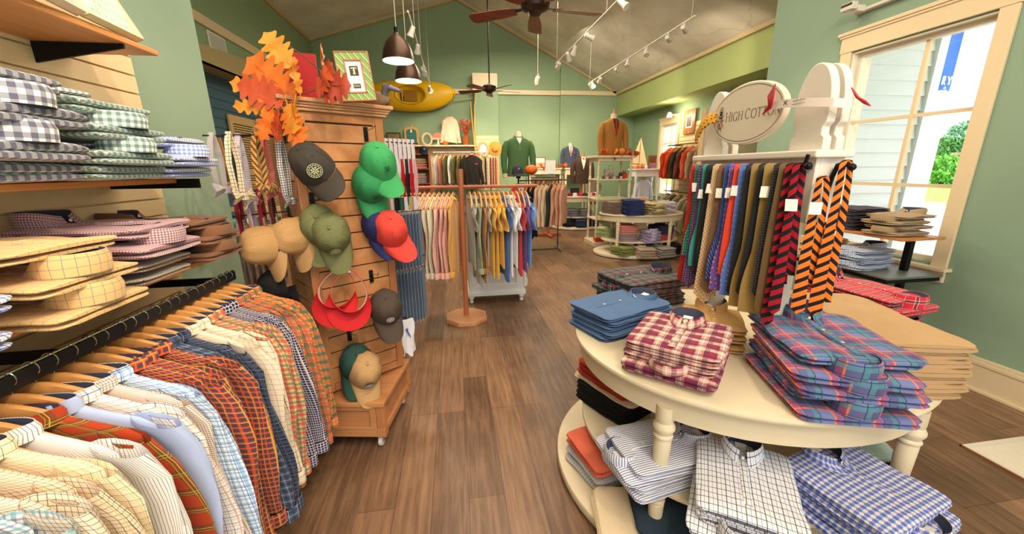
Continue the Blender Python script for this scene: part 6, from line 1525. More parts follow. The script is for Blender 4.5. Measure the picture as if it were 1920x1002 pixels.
# far table goods
for i in range(9):
    c = ((206, 40, 56), (226, 222, 220), (120, 30, 50), (222, 206, 200), (190, 36, 60), (70, 60, 70), (214, 190, 180), (180, 40, 50), (232, 226, 220))[i]
    a = R(205+i*15); x, y = 3.30+.52*math.cos(a), 10.28+.50*math.sin(a)
    o = thing('boxed_tie', f'{("red", "white", "wine", "cream", "crimson", "charcoal", "pale pink", "brick red", "ivory")[i]} boxed item, {NTH[i]} along the front edge of the farthest table', 'box', (x, y, .874), a+PI/2, 'boxed goods on the farthest table')
    mb = MB(); mb.box(-.055, -.05, 0, .055, .05, .075); mb.build('box', plain('boxc_%d' % i, c, .6), o, smooth=0, bevel=.004); mb = MB(); mb.box(-.045, -.04, .075, .045, .04, .085); mb.build('lid', plain('boxl_%d' % i, [min(255, k+30) for k in c], .5), o, smooth=0)
o = thing('framed_print', 'small dark framed print on the farthest table', 'picture', (3.22, 10.16, .8745)); mb = MB(); mb.box(-.12, -.012, 0, .12, .012, .19); mb.build('frame', BLACK, o, smooth=0); mb = MB(); mb.box(-.10, -.014, .02, .10, -.0121, .17); mb.build('print', plain('print_black', (40, 36, 36), .5), o, smooth=0)
bk2 = K_(plain('indigo_denim', (50, 60, 84), .9), w=.34, l=.36, t=.05, seed=140, name='folded_jeans', cat='jeans'); gr3 = K_(plain('pewter_cloth', (128, 124, 136), .9), w=.32, l=.36, t=.045, seed=141)
dk3 = K_(plain('coal_cloth', (40, 40, 44), .9), w=.34, l=.36, t=.05, seed=142, name='folded_trousers', cat='trousers')
for i, (k_, x, y, rz, n, z, lab, wh) in enumerate(((dk3, 2.98, 9.92, 30, 4, .070, 'coal black folded trousers', 'the left bottom pile of the farthest table'), (bk2, 3.30, 9.74, 0, 4, .070, 'indigo folded jeans', 'the bottom pile of the farthest table'), (dk3, 3.64, 9.88, -20, 4, .070, 'coal black folded trousers', 'the right bottom pile of the farthest table'), (gr3, 3.08, 9.92, 15, 4, .335, 'pewter grey folded shirt', 'the left middle pile of the farthest table'), (gr3, 3.42, 9.84, -6, 4, .335, 'pewter grey folded shirt', 'the right middle pile of the farthest table'))):
    stack([k_], (x, y, z), R(rz), n, .052, lab_stack(lab, wh), seed=150+i)

# ================================================================== white display tower with blazer
tw_ = thing('display_tower', 'cream open shelf tower with turned posts, carrying the brown blazer', 'shelf', (3.20, 7.75, 0))
mb = MB(); mb.box(-.40, -.30, 0, .40, .30, .10); mb.build('base', ANTIQ, tw_, smooth=0, bevel=.01)
mb = MB(); mb.box(-.42, -.32, 1.785, .42, .32, 1.83); mb.build('tower_top', ANTIQ, tw_, smooth=0, bevel=.01)
mb = MB(); mb.box(-.36, -.26, 1.72, .36, .26, 1.785); mb.build('frieze', ANTIQ, tw_, smooth=0, bevel=.004)
for z in (.55, .96, 1.35): MB().box(-.37, -.27, z, .37, .27, z+.025).build('shelf', ANTIQ, tw_, smooth=0, bevel=.004)
for sx in (-1, 1):
    for sy in (-1, 1):
        mb = MB()
        for z0, z1 in ((.10, .55), (.575, .96), (.985, 1.35), (1.375, 1.72)):
            turned(mb, sx*.34, sy*.24, [(.026, z0), (.026, z0+.05), (.017, z0+.065), (.024, z0+.09), (.019, (z0+z1)/2), (.024, z1-.09), (.017, z1-.065), (.026, z1-.05), (.026, z1)])
        mb.build('turned_post', ANTIQ, tw_)
o = thing('shopping_bag', 'grey paper gift bag with rope handles on the tower shelf', 'bag', (3.16, 7.66, 1.3755)); mb = MB(); mb.box(-.11, -.05, 0, .11, .05, .19); mb.build('paper', plain('bag_grey', (170, 160, 146), .8), o, smooth=0); mb = MB(); mb.tube([(-.05, -.05, .17), (-.04, -.05, .26), (.04, -.05, .26), (.05, -.05, .17)], .004, 6); mb.build('handle', plain('rope', (120, 100, 80), .9), o)
mb = MB(); 
for k in range(6): mb.ball((-.06+.022*k, -.052, .05+.03*(k % 3)), .014, 6)
mb.build('printed_crest', plain('crest_brown', (100, 80, 64), .8), o)
for x, c, nm in ((3.36, (40, 40, 52), 'navy'), (3.44, (196, 40, 40), 'red')):
    o = thing('gift_tin', f'small {nm} tin beside the grey gift bag on the tower', 'tin', (x, 7.58, 1.3755)); mb = MB(); mb.lathe([(.034, 0), (.036, .01), (.036, .10), (.034, .105)], 18); mb.build('can', plain('tin_'+nm, c, .4), o); mb = MB(); mb.lathe([(.037, .100), (.037, .115), (.0001, .118)], 18); mb.build('lid', plain('tin_lid', (60, 50, 50), .4), o)
for i in range(6):
    o = thing('small_jar', f'small patterned jar, {NTH[i]} along the front of the tower shelf', 'jar', (2.98+.075*i, 7.535, 1.3755), 0, 'jars on the tower shelf'); mb = MB(); mb.lathe([(.024, 0), (.03, .008), (.03, .04), (.02, .05)], 14); mb.build('glass', plain('jar_%d' % (i % 2), ((120, 90, 80), (210, 190, 170))[i % 2], .3), o); mb = MB(); mb.lathe([(.022, .05), (.022, .062), (.0001, .063)], 14); mb.build('lid', plain('jar_lid', (70, 60, 60), .4), o)
o = thing('flower_ball', 'round cluster of dried red flowers on the tower shelf', 'flowers', (3.50, 7.78, 1.3755)); mb = MB(); q = random.Random(4)
for i in range(40): mb.ball(((q.random()-.5)*.14, (q.random()-.5)*.14, .08+(q.random()-.5)*.14), .016, 6)
mb.build('petals', plain('dried_red', (186, 100, 76), .8, var=.3, vs=30), o); mb = MB(); mb.lathe([(.03, 0), (.035, .03), (.02, .05)], 12); mb.build('cup', ANTIQ, o)
o = thing('red_box', 'small red box at the foot of the cream tower', 'box', (2.93, 7.52, .1005)); mb = MB(); mb.box(-.09, -.06, 0, .09, .06, .07); mb.build('box', plain('box_red', (186, 50, 36), .6), o, smooth=0, bevel=.004); mb = MB(); mb.box(-.094, -.064, .07, .094, .064, .085); mb.build('lid', plain('box_red2', (200, 66, 44), .6), o, smooth=0)
BLZ = plain('blazer_camel', (168, 112, 54), .95, var=.08, vs=40)
bust('brown tweed blazer on a bust atop the cream tower', BLZ, (3.22, 7.75, 1.83), R(6), tie_=plain('tie_crimson', (176, 36, 40), .5), vest=plain('vest_dark', (74, 54, 40), .9), s=1.05)
def garland(label, p0, p1, z, seed, n=26, sc_=.09):
    q = random.Random(seed); lv_ = []
    for i in range(n):
        f = q.random(); p = Vector(p0).lerp(Vector(p1), f)-Vector(p0)
        d = Vector((q.random()-.5, -.5*q.random()-.1, q.random()*.9-.2))
        lv_.append((p+Vector((0, (q.random()-.5)*.08, .01+.04*q.random())), d, sc_*(.8+.6*q.random()), sc_*.42, 60+40*q.random(), .1, q.randrange(4)))
    d = Vector(p1)-Vector(p0)
    leaf_spray('leaf_garland', label, p0, lv_, LC, [[(0, 0, .006), d*.3+Vector((0, .02, .015)), d*.6+Vector((0, -.02, .01)), d+Vector((0, 0, .006))]])
garland('orange leaf garland along the front of the cream tower top', (2.86, 7.50, 1.835), (3.56, 7.50, 1.835), 0, 7, 34, .11)
# ================================================================== back wall, left part
t_ = thing('kayak', 'yellow kayak mounted on the back wall under the gable', 'kayak', (-1.06, 11.82, 3.585), R(0))
L2 = 1.22; rows = []
def in_cock(x, z): return ((x+.02)/.40)**2+((z-.0)/.235)**2
N_, K_n = 61, 29
for i in range(N_):
    x = -L2+2*L2*i/(N_-1); e = abs(x/L2); hh = .40*(1-e**2.6)**.62+.004; dd = .26*(1-e**2.2)**.5
    r = []
    for j in range(K_n):
        a = PI*j/(K_n-1); z = hh*math.cos(a); yv = -dd*math.sin(a)**.75-.02
        c = in_cock(x, z)
        if c < 1: yv += .20*(1-c)**.5*min(1, dd/.2)
        z += .10*e**2.5
        r.append((x, yv, z))
    rows.append(r)
YEL = plain('kayak_yellow', (226, 176, 22), .35)
mb = MB(); mb.grid(rows); mb.build('hull', YEL, t_, smooth=70, solid=.004)
mb = MB(); pts = []
for k in range(41):
    a = 2*PI*k/40; x, z = -.02+.41*math.cos(a), .245*math.sin(a); e = abs(x/L2); hh = .40*(1-e**2.6)**.62; dd = .26*(1-e**2.2)**.5
    pts.append((x, -dd*(1-min(1, (z/hh))**2)**.375-.025, z+.10*e**2.5))
mb.tube(pts, .014, 8); mb.build('cockpit_rim', plain('kayak_rim', (190, 140, 20), .4), t_)
mb = MB(); mb.box(-.20, -.16, -.16, .16, -.13, .13); mb.box(-.30, -.17, -.16, -.26, -.12, .16); st_ = mb.build('seat', plain('kayak_seat', (150, 104, 24), .6), t_, smooth=0, bevel=.012)
mb = MB(); mb.tube([(-.27, -.18, -.17), (-.265, -.20, .05), (-.30, -.20, .15)], .012, 8); mb.tube([(-.22, -.19, -.17), (-.20, -.20, -.02)], .010, 8); mb.build('strap', BLACK, st_)
mb = MB(); mb.box(-.6, -.05, -.04, -.5, .179, .04); mb.box(.5, -.05, -.04, .6, .179, .04); mb.build('wall_bracket', BLACK, t_, smooth=0)
mb = MB(); mb.tube([(1.10, -.10, .14), (1.16, -.10, .06), (1.14, -.08, -.03)], .012, 8); mb.build('grab_loop', BLACK, t_)
# cream slat panel and the shelf above it
mb = MB(); mb.box(-1.7, 11.975, 1.0, .64, 11.998, 2.25)
for i in range(12): mb.box(-1.7, 11.962, 1.0+i*.104, .64, 11.976, 1.0+i*.104+.094)
struct(mb.build('wall_slats_back', plain('slat_cream', 0), smooth=0))
sh = thing('wall_shelf', 'long cream shelf below the kayak holding a mirror and ornaments', 'shelf', (-.45, 11.78, 2.27)); mb = MB(); mb.box(-1.15, -.20, -.04, 1.09, .18, 0); mb.build('board', CREAM, sh, smooth=0, bevel=.004)
for x in (-1.0, -.2, .6): mb = MB(); mb.prism([(0, 0), (.16, 0), (0, -.16)], -.015, .015, 0, T(x, .179, -.04) @ RZ(-PI/2) @ RX(PI/2)); mb.build('bracket', CREAM, sh, smooth=0)
def at_(n, lab, cat, x, y, z, rz=0, g=None): return thing(n, lab, cat, (x, y, z), rz, g)
o = at_('mirror', 'arched gilt-framed mirror on the shelf below the kayak', 'mirror', -1.15, 11.88, 2.2701)
arch = [(-.20, 0), (.20, 0), (.20, .40)]+[(.20*math.cos(R(a)), .42+.10*math.sin(R(a))) for a in range(10, 180, 17)]+[(-.20, .40)]
mb = MB(); mb.prism(arch, -.012, .02, 0, RX(PI/2)); mb.ball((0, -.005, .545), .04, 8); mb.build('frame', plain('gilt', (206, 156, 82), .45), o, smooth=0, bevel=.006)
mb = MB(); mb.prism([(a*.72, .05+b*.78) for a, b in arch], .0205, .024, 0, RX(PI/2)); mb.build('glass', plain('mirror_teal', (96, 150, 150), .08, .6), o, smooth=0)
mb = MB(); mb.box(-.02, -.0265, .36, .02, -.025, .44); mb.build('price_tag', PAPER, o, smooth=0)
o = at_('wooden_plaque', 'dark wood framed panel left of the arched mirror', 'picture', -1.66, 11.90, 2.2701); mb = MB(); mb.box(-.20, -.015, 0, .20, .015, .36); mb.build('frame', plain('frame_dark', (70, 48, 30), .5), o, smooth=0, bevel=.004); mb = MB(); mb.box(-.165, -.019, .035, .165, -.0151, .325); mb.build('panel', wood('panel_olive', (120, 100, 52), (160, 136, 80), (1, 1, 12), .6), o, smooth=0)
o = at_('oval_frame', 'cream oval ring frame standing on the shelf below the kayak', 'frame', -.72, 11.86, 2.2701); mb = MB(); mb.tube([(.13*math.cos(2*PI*k/28), 0, .17+.16*math.sin(2*PI*k/28)) for k in range(29)], .032, 8); mb.build('ring', CREAM, o)
mb = MB(); mb.box(-.05, -.03, 0, .05, .03, .012); mb.build('foot', CREAM, o, smooth=0)
o = at_('sign_stand', 'small pink arched sign on a stand on the shelf below the kayak', 'sign', -.40, 11.86, 2.2701); mb = MB(); mb.prism([(-.20, .16), (.20, .16), (.20, .26), (.14, .27)]+[(.13*math.cos(R(a)), .27+.09*math.sin(R(a))) for a in range(15, 180, 15)]+[(-.14, .27), (-.20, .26)], -.012, .012, 0, RX(PI/2)); mb.build('board', plain('sign_rose', (214, 130, 110), .6), o, smooth=0)
mb = MB(); mb.box(-.03, -.01, 0, .03, .01, .16); mb.box(-.08, -.04, 0, .08, .04, .015); mb.build('stand', CREAM, o, smooth=0); mb = MB(); mb.box(-.18, -.0135, .17, .18, -.0121, .205); mb.build('pale_band', CREAM, o, smooth=0)
o = at_('pumpkin', 'small orange pumpkin on the shelf below the kayak', 'pumpkin', -.20, 11.78, 2.2701)
def pumpkin(o, r=.09):
    mb = MB(); rows = []
    for i in range(11):
        p = PI*i/10; rows.append([(r*math.sin(p)*(1-.07*abs(math.cos(4*a)))*math.cos(a)+1e-5, r*math.sin(p)*(1-.07*abs(math.cos(4*a)))*math.sin(a), r*.72*(1-math.cos(p))) for a in [2*PI*j/32 for j in range(32)]])
    mb.grid(rows, closed=True); mb.build('flesh', plain('pumpkin_orange', (222, 104, 34), .5), o, smooth=70)
    mb = MB(); mb.tube([(0, 0, r*1.36), (.005, 0, r*1.6), (.02, 0, r*1.75)], [.014, .010, .009], 8); mb.build('stem', plain('pumpkin_stem', (110, 90, 50), .8), o)
pumpkin(o)
CRM = plaid('cream_knit_rib', (232, 206, 178), [('u', 10, .5, 4, (216, 186, 158), .6)])
o = hang_proto(CRM, name='hanging_sweater', cat='sweater', seed=900, length=.72, sleeve=.56, depth=.05, sw=.19); put(o, (-.04, 11.80, 3.05), (0, 0, 0)); o['label'] = 'cream sweater displayed on the shelf below the kayak'
o = at_('plant_pot', 'copper pot of red autumn foliage at the right end of the shelf', 'plant', .40, 11.80, 2.2701)
mb = MB(); mb.lathe([(.09, 0), (.115, .24), (.12, .255), (.10, .25), (.0001, .20)], 20); mb.build('pot', plain('copper_pot', (176, 100, 56), .4, .3), o)
mb = MB(); q = random.Random(8)
for i in range(230):
    a = q.random()*2*PI; h = q.random(); rr = (.03+.20*h)*q.random()**.5; c = Vector((rr*math.cos(a), rr*math.sin(a)*.7, .28+.42*h)); d = Euler((q.random()*6, q.random()*6, q.random()*6)).to_matrix(); s = .03
    mb.add([c+d @ Vector(p) for p in ((-s, 0, 0), (0, -s*.6, 0), (s, 0, 0), (0, s*.6, .01))], [(0, 1, 2, 3)])
mb.build('foliage', plain('autumn_red', (190, 74, 34), .7, var=.35, vs=20), o, smooth=0)
mb = MB(); 
for k in range(7): mb.tube([(0, 0, .22), (.10*math.cos(k), .06*math.sin(k), .45), (.16*math.cos(k+.3), .1*math.sin(k), .62)], .004, 5)
mb.build('stem', plain('twig_brown', 0), o)
o = at_('bamboo_pole', 'taller bamboo pole leaning on the back wall by the pilaster', 'pole', .60, 11.60, 0); mb = MB(); mb.tube([(.0, 0, 0), (.05, .03, 1.9), (.07, .07, 3.3), (.13, .08, 3.72)], .022, 8); mb.build('cane', plain('bamboo', (200, 170, 96), .5), o)
o = at_('bamboo_pole', 'shorter bamboo pole crossing the taller one by the pilaster', 'pole', .66, 11.56, 0); mb = MB(); mb.tube([(.02, 0, 0), (.0, .03, 1.9), (-.10, .12, 3.45)], .018, 8); mb.build('cane', plain('bamboo', 0), o)
o = at_('bamboo_pole', 'bamboo cane fixed level on the wall right of the kayak', 'pole', .10, 11.90, 3.50); mb = MB(); mb.tube([(0, 0, 0), (.56, .0, .07)], .014, 8); mb.build('cane', plain('bamboo', 0), o)
# brown box sign below the shelf and cubby shelf with caps
o = at_('sign_box', 'plain brown box sign hung below the shelf left of the garments', 'sign', -1.18, 11.93, 2.0); mb = MB(); mb.box(-.36, -.03, 0, .36, .03, .225); mb.build('board', plain('brown_box', (150, 84, 56), .6), o, smooth=0); mb = MB(); letter_strokes(mb, [(-.30+.03*k, .03, -.30+.03*k, .05, .012) for k in range(5)], T(0, -.031, 0) @ RX(PI/2), .001); mb.build('faint_print', plain('print_tan', (196, 130, 96), .6), o, smooth=0)
cs = at_('cubby_shelf', 'cherry wood cubby shelf with folded shirts and caps behind the rack', 'shelf', -.72, 8.6, 0)
mb = MB(); mb.box(-.24, -.22, 0, -.215, .22, 1.92); mb.box(.215, -.22, 0, .24, .22, 1.92); mb.box(-.215, .20, 0, .215, .22, 1.92); mb.build('case', CHW, cs, smooth=0)
for z in (.05, .55, 1.05, 1.30, 1.60, 1.895): MB().box(-.2149, -.21, z, .2149, .1999, z+.02).build('shelf_board', CHWX, cs, smooth=0)
kp1 = K_(plain('rose_beige', (206, 140, 116), .9), w=.32, l=.34, t=.045, seed=160); kp2 = K_(plain('slate_plaid', (150, 146, 150), .9), w=.32, l=.34, t=.045, seed=161); kp3 = K_(plain('sage_pale', (176, 170, 130), .9), w=.30, l=.34, t=.045, seed=162)
stack([kp3, kp1, kp1, kp1], (-.70, 8.56, 1.6205), 0, 4, .05, lambda i: ['sage folded shirt topmost in the upper cubby', 'rose beige folded shirt, second in the upper cubby', 'rose beige folded shirt, third in the upper cubby', 'rose beige folded shirt at the bottom of the upper cubby'][i], seed=163)
stack([kp3, kp1, kp2, kp2], (-.72, 8.56, 1.3205), 0, 4, .05, lambda i: ['sage folded shirt topmost in the lower cubby', 'rose beige folded shirt in the lower cubby', 'grey folded shirt, third in the lower cubby', 'grey folded shirt at the bottom of the lower cubby'][i], seed=164)
for i, (x, y, c, lab) in enumerate(((-.60, 8.50, (34, 36, 56), 'navy cap on top of the cherry cubby shelf'), (-.86, 8.55, (150, 110, 70), 'tan cap beside the navy cap on the cubby shelf'))):
    c_ = cap_mesh(plain('cubby_cap_%d' % i, c, .85), under=plain('cap_violet', (80, 60, 130), .8), label=lab, seed=60+i, badge=(BGW, plain('cubby_cap_%d' % i, 0), .5) if i == 0 else None); put(c_, (x, y, 1.925), (0, 0, R(12)), 1.15)
# garments on the back rail
br_ = at_('wall_rail', 'chrome garment rail on the back wall below the shelf', 'rail', -.55, 11.35, 2.06); mb = MB(); mb.tube([(0, 0, 0), (1.50, 0, 0)], .012, 8)
for x in (.05, 1.45): mb.tube([(x, 0, 0), (x, .60, .0)], .010, 8)
mb.build('bar', CHROME, br_)
D = dict
rack([('grey white shirt', plain('g_white', (206, 198, 186), .9)), ('rust and cream shirt', plain('g_rust', (176, 110, 86), .9)), ('olive jacket, leftmost', plain('g_olive', (92, 88, 52), .9)), ('off white vest', plain('g_vest', (220, 212, 196), .9)), ('olive jacket, second', plain('g_olive', 0)), ('olive jacket, third', plain('g_olive2', (104, 98, 58), .9)), ('dark brown jacket', plain('g_brown', (58, 44, 34), .9)), ('charcoal jacket', plain('g_char', (52, 48, 46), .9)), ('cream cardigan', plain('g_cream', (232, 212, 170), .9)), ('butter yellow sweater', plain('g_butter', (230, 206, 150), .9)), ('pale tan sweater', plain('g_tan', (214, 186, 140), .9))],
     (-.50, 11.35, 2.06), (.86, 11.35, 2.06), .10, R(72), 'garments on the back rail', 'on the back wall rail', seed=9, depth=.03, length=.78)
o = hang_proto(plain('jacket_black', (34, 30, 28), .85), name='hanging_jacket', cat='jacket', seed=905, length=.78, sleeve=.62, depth=.05, sw=.22); put(o, (.52, 10.9, 1.96), (0, 0, R(-8))); o['label'] = 'black jacket with red collar facing front, behind the rack post'
mb = MB(); collar_mesh(mb, r=.10, ry=.055, h=.05, z0=-.02, spread=70); mb.build('red_collar', [plain('collar_red', (196, 60, 70), .8), INNER], o, solid=.002)
mb = MB(); mb.box(.08, -.075, -.24, .16, -.066, -.215); mb.build('red_logo', plain('collar_red', 0), o, smooth=0)
h = copy_tree(hp); put(h, (.52, 10.9, 2.005), (0, 0, R(-8))); h['label'] = 'hanger of the black jacket with the red collar'
o = at_('ceiling_hook_rail', 'short chrome arm holding the black jacket', 'rail', .52, 10.9, 2.045); mb = MB(); mb.tube([(0, 0, 0), (0, .44, .015)], .008, 8); mb.build('bar', CHROME, o)
# pilaster slats with belts, hat and small mirror
mb = MB()
for i in range(15): mb.box(.685, 11.700, .98+i*.104, 1.355, 11.719, .98+i*.104+.094)
struct(mb.build('wall_slats_pilaster', plain('slat_cream', 0), smooth=0))
o = at_('straw_hat', 'round straw hat hung on the cream pilaster slats', 'hat', 1.24, 11.69, 2.17); mb = MB(); mb.lathe([(.20, 0), (.205, .012), (.10, .03), (.09, .09), (.06, .11), (.0001, .115)], 28, 0, RX(PI/2)); mb.build('straw', plain('straw', (216, 156, 70), .8, var=.1, vs=40), o); mb = MB(); mb.ball((.02, -.112, -.07), .016, 6); mb.build('band_knot', plain('hat_knot', (90, 50, 30), .7), o)
o = at_('round_mirror', 'oval cream-framed mirror hung left of the straw hat', 'mirror', .89, 11.68, 2.15); mb = MB(); mb.tube([(.14*math.cos(2*PI*k/28), 0, .19*math.sin(2*PI*k/28)) for k in range(29)], .04, 8); mb.build('frame', plain('mirror_cream', (228, 186, 130), .5), o); mb = MB(); mb.lathe([(.13, -.01), (.13, .01)], 24, 0, RX(PI/2), 1, 1.3); mb.build('glass', plain('mirror_pale', (214, 206, 196), .1, .5), o)
BC = ((206, 160, 60), (96, 66, 44), (196, 196, 120), (40, 40, 60), (214, 206, 190), (150, 50, 44), (120, 90, 60), (176, 60, 60), (222, 186, 120))
BN = ('mustard', 'brown', 'lime', 'navy', 'ivory', 'brick', 'tan', 'crimson', 'sand')
for i in range(9):
    o = at_('hanging_belt', f'{BN[i]} woven belt hung on the cream pilaster, {NTH[i]} from the left', 'belt', .72+.075*i, 11.66, 1.90, 0, 'belts hung on the pilaster'); mb = MB(); mb.box(-.022, -.005, -.80-.05*(i % 3), .022, .005, 0); mb.build('strap', plaid('belt_%d' % i, BC[i], [('v', 40, .5, 14, [max(0, k-50) for k in BC[i]], .7)]), o, smooth=0); mb = MB(); mb.tube([(0, 0, 0), (0, -.01, .03), (0, .035, .035)], .006, 6); mb.build('buckle', CHROME, o)

# ================================================================== back wall, middle and right
bust('moss green quarter-zip pullover on a bust before the back wall', plain('pullover_green', (74, 104, 66), .95, var=.05, vs=20), (1.32, 8.0, 1.44), R(4), kind='pullover', s=1.14, knob=False, neck=(236, 220, 200))
o = at_('bust_stand', 'slim black pole stand under the green pullover bust', 'stand', 1.32, 8.0, 0); mb = MB(); mb.lathe([(.18, 0), (.18, .015), (.02, .03), (.016, .05), (.016, 1.44)], 20); mb.build('pole', BLACK, o); mb = MB(); mb.lathe([(.05, 1.40), (.05, 1.439)], 16); mb.build('top_plate', BLACK, o)
mr = at_('metal_rack', 'dark metal floor rack with a small top shelf, right of the white cabinet', 'clothes rack', 1.62, 7.4, 0)
mb = MB(); mb.tube([(-.42, 0, 1.37), (.56, 0, 1.37)], .011, 8); mb.build('bar', plain('gun_metal', (84, 80, 76), .35, .7), mr)
for x in (-.20, .40):
    mb = MB(); mb.tube([(x, 0, .03), (x, 0, 1.47)], .013, 8); mb.tube([(x, -.25, .012), (x, .25, .012)], .012, 8); mb.build('upright', plain('gun_metal', 0), mr)
mb = MB(); mb.tube([(-.20, 0, .012), (.40, 0, .012)], .012, 8); mb.build('base_bar', plain('gun_metal', 0), mr)
mb = MB(); mb.box(-.60, -.12, 1.47, .40, .12, 1.485); mb.build('top_shelf', plain('gun_metal', 0), mr, smooth=0)
c_ = cap_mesh(plain('cap_charcoal', (60, 58, 66), .85), badge=(BGW, plain('cap_charcoal', 0), .45), label='charcoal cap beside the pumpkin on the metal rack', seed=70); put(c_, (1.20, 7.38, 1.497), (0, 0, R(4)), 1.35)
o = at_('pumpkin', 'orange pumpkin beside the charcoal cap on the metal rack', 'pumpkin', 1.47, 7.40, 1.4851); pumpkin(o, .125)
o = at_('sign_card', 'blank white sign card standing on the metal rack', 'sign', 1.84, 7.37, 1.4851); mb = MB(); mb.box(-.10, -.003, .0, .10, .003, .26); mb.build('card', PAPER, o, smooth=0); mb = MB(); mb.box(-.05, -.03, 0, .05, .03, .01); mb.build('foot', CHROME, o, smooth=0)
RG = plain('rugby_red', (196, 60, 40), .9)
o = hang_proto(RG, name='hanging_sweater', cat='sweater', seed=910, length=.78, sleeve=.62, depth=.045, sw=.21); put(o, (1.27, 7.36, 1.29), (0, 0, R(-14))); o['label'] = 'brick red quarter-zip with grey checked collar facing front'
for ch in o.children:
    if ch.name.startswith('sleeve'): ch.data.materials[0] = plain('sleeve_grey_blue', (146, 156, 170), .9)
mb = MB(); collar_mesh(mb, r=.10, ry=.06, h=.05, z0=-.02, spread=80); mb.build('checked_collar', [gingham('collar_teal_check', (90, 140, 130), per=8), INNER], o, solid=.002)
mb = MB(); mb.grid([[(-.004, -.052, -.24), (.004, -.052, -.24)], [(-.06, -.056, -.05), (.06, -.056, -.05)], [(-.075, -.05, -.02), (.075, -.05, -.02)]]); mb.build('shirt_front', gingham('collar_teal_check', 0), o, solid=.003)
mb = MB()
for s in (-1, 1): mb.grid([[(s*.205, -.042, -.10), (s*.16, -.050, -.06)], [(s*.14, -.050, -.04), (s*.12, -.048, -.03)]])
mb.build('shoulder_panel', plain('panel_navy', (40, 48, 70), .9), o, solid=.004)
h = copy_tree(hp); put(h, (1.27, 7.4, 1.315), (0, 0, R(-14))); h['label'] = 'hanger of the brick red quarter-zip'
rack([('black cord trousers, left pair', plain('mr_black', (24, 22, 26), .9), D(name='hanging_trousers', cat='trousers', length=1.02, sleeve=.05, short=True, sw=.16, collar=False)), ('black cord trousers, right pair', plain('mr_black', 0), D(name='hanging_trousers', cat='trousers', length=1.0, sleeve=.05, short=True, sw=.16, collar=False)), ('oatmeal sweater, first', plain('mr_oat', (206, 176, 148), .9)), ('oatmeal sweater, second', plain('mr_oat', 0)), ('oatmeal sweater, third', plain('mr_oat2', (214, 188, 160), .9)), ('dark forest sweater', plain('mr_forest', (44, 48, 44), .9)), ('dusty rose sweater, first', plain('mr_rose', (196, 144, 118), .9)), ('dusty rose sweater, second', plain('mr_rose', 0)), ('dusty rose sweater, outermost', plain('mr_rose2', (202, 152, 126), .9))],
     (1.40, 7.4, 1.37), (2.16, 7.4, 1.37), .10, R(62), 'garments on the metal rack', 'on the metal rack', seed=12, depth=.035, length=.74, sleeve=.62)
o = at_('clothes_rack', 'second wooden rack base behind the rose sweaters', 'clothes rack', 2.20, 8.95, 0); mb = MB(); mb.box(-.32, -.05, 0, .32, .05, .07); mb.box(-.05, -.3, 0, .05, .3, .06); mb.build('cross_foot', CHWX, o, smooth=0, bevel=.01); mb = MB(); mb.box(-.03, -.03, .06, .03, .03, 1.35); mb.build('post', CHW, o, smooth=0); mb = MB(); mb.tube([(-.4, 0, 1.34), (.4, 0, 1.34)], .016, 8); mb.build('cross_bar', CHWX, o)
def console(label, x0, x1, y, h, d=.42, mat=ANTIQ):
    o = at_('console_table', label, 'table', (x0+x1)/2, y, 0); w2 = (x1-x0)/2
    mb = MB(); mb.box(-w2, -d/2, h-.04, w2, d/2, h); mb.build('tabletop', mat, o, smooth=0, bevel=.006)
    mb = MB(); mb.box(-w2+.03, -d/2+.03, h-.20, w2-.03, d/2-.03, h-.04); mb.build('apron', mat, o, smooth=0)
    for sx in (-1, 1):
        for sy in (-1, 1):
            mb = MB(); turned(mb, sx*(w2-.05), sy*(d/2-.05), [(.024, 0), (.03, .04), (.022, .08), (.028, h*.45), (.034, h-.40), (.026, h-.36), (.036, h-.30), (.036, h-.20)]); mb.build('leg', mat, o)
    return o
console('tall cream console on the back wall with a sepia picture', 2.16, 3.16, 11.45, 1.60); console('tall cream console under the navy suit bust', 3.24, 4.0, 11.45, 1.60)
o = at_('framed_picture', 'framed sepia landscape picture on the cream console', 'picture', 2.50, 11.45, 1.6001); mb = MB(); mb.box(-.20, -.015, 0, .20, .015, .31); mb.build('frame', plain('frame_dark', 0), o, smooth=0); mb = MB(); mb.box(-.18, -.018, .02, .18, -.0151, .16); mb.build('sepia_ground', plain('sepia', (196, 150, 120), .7, var=.3, vs=12), o, smooth=0); mb = MB(); mb.box(-.18, -.018, .16, .18, -.0151, .29); mb.build('pale_sky', plain('sepia_sky', (232, 214, 196), .7), o, smooth=0)
o = at_('driftwood', 'knotted driftwood piece on the cream console', 'ornament', 2.88, 11.42, 1.6001); mb = MB(); mb.tube([(-.16, 0, .04), (-.05, .02, .07), (.06, -.02, .06), (.17, .01, .12)], [.03, .05, .045, .02], 10); mb.build('trunk', plain('driftwood', (140, 110, 76), .9, var=.3, vs=20), o); mb = MB(); mb.tube([(.0, 0, .07), (.04, 0, .16), (.12, .0, .19)], [.025, .018, .01], 8); mb.build('branch', plain('driftwood', 0), o)
garland('orange leaf garland along the cream console', (2.55, 11.30, 1.602), (3.12, 11.30, 1.602), 0, 17, 14, .09)
bust('navy suit with orange tie on a bust at the back wall', plain('suit_navy', (70, 76, 98), .9), (3.44, 11.42, 1.60), R(-4), tie_=plain('tie_orange2', (196, 74, 36), .5), shirt=(230, 216, 200), pocket=plain('pocket_pink', (216, 120, 130), .7), s=.92, knob=False)
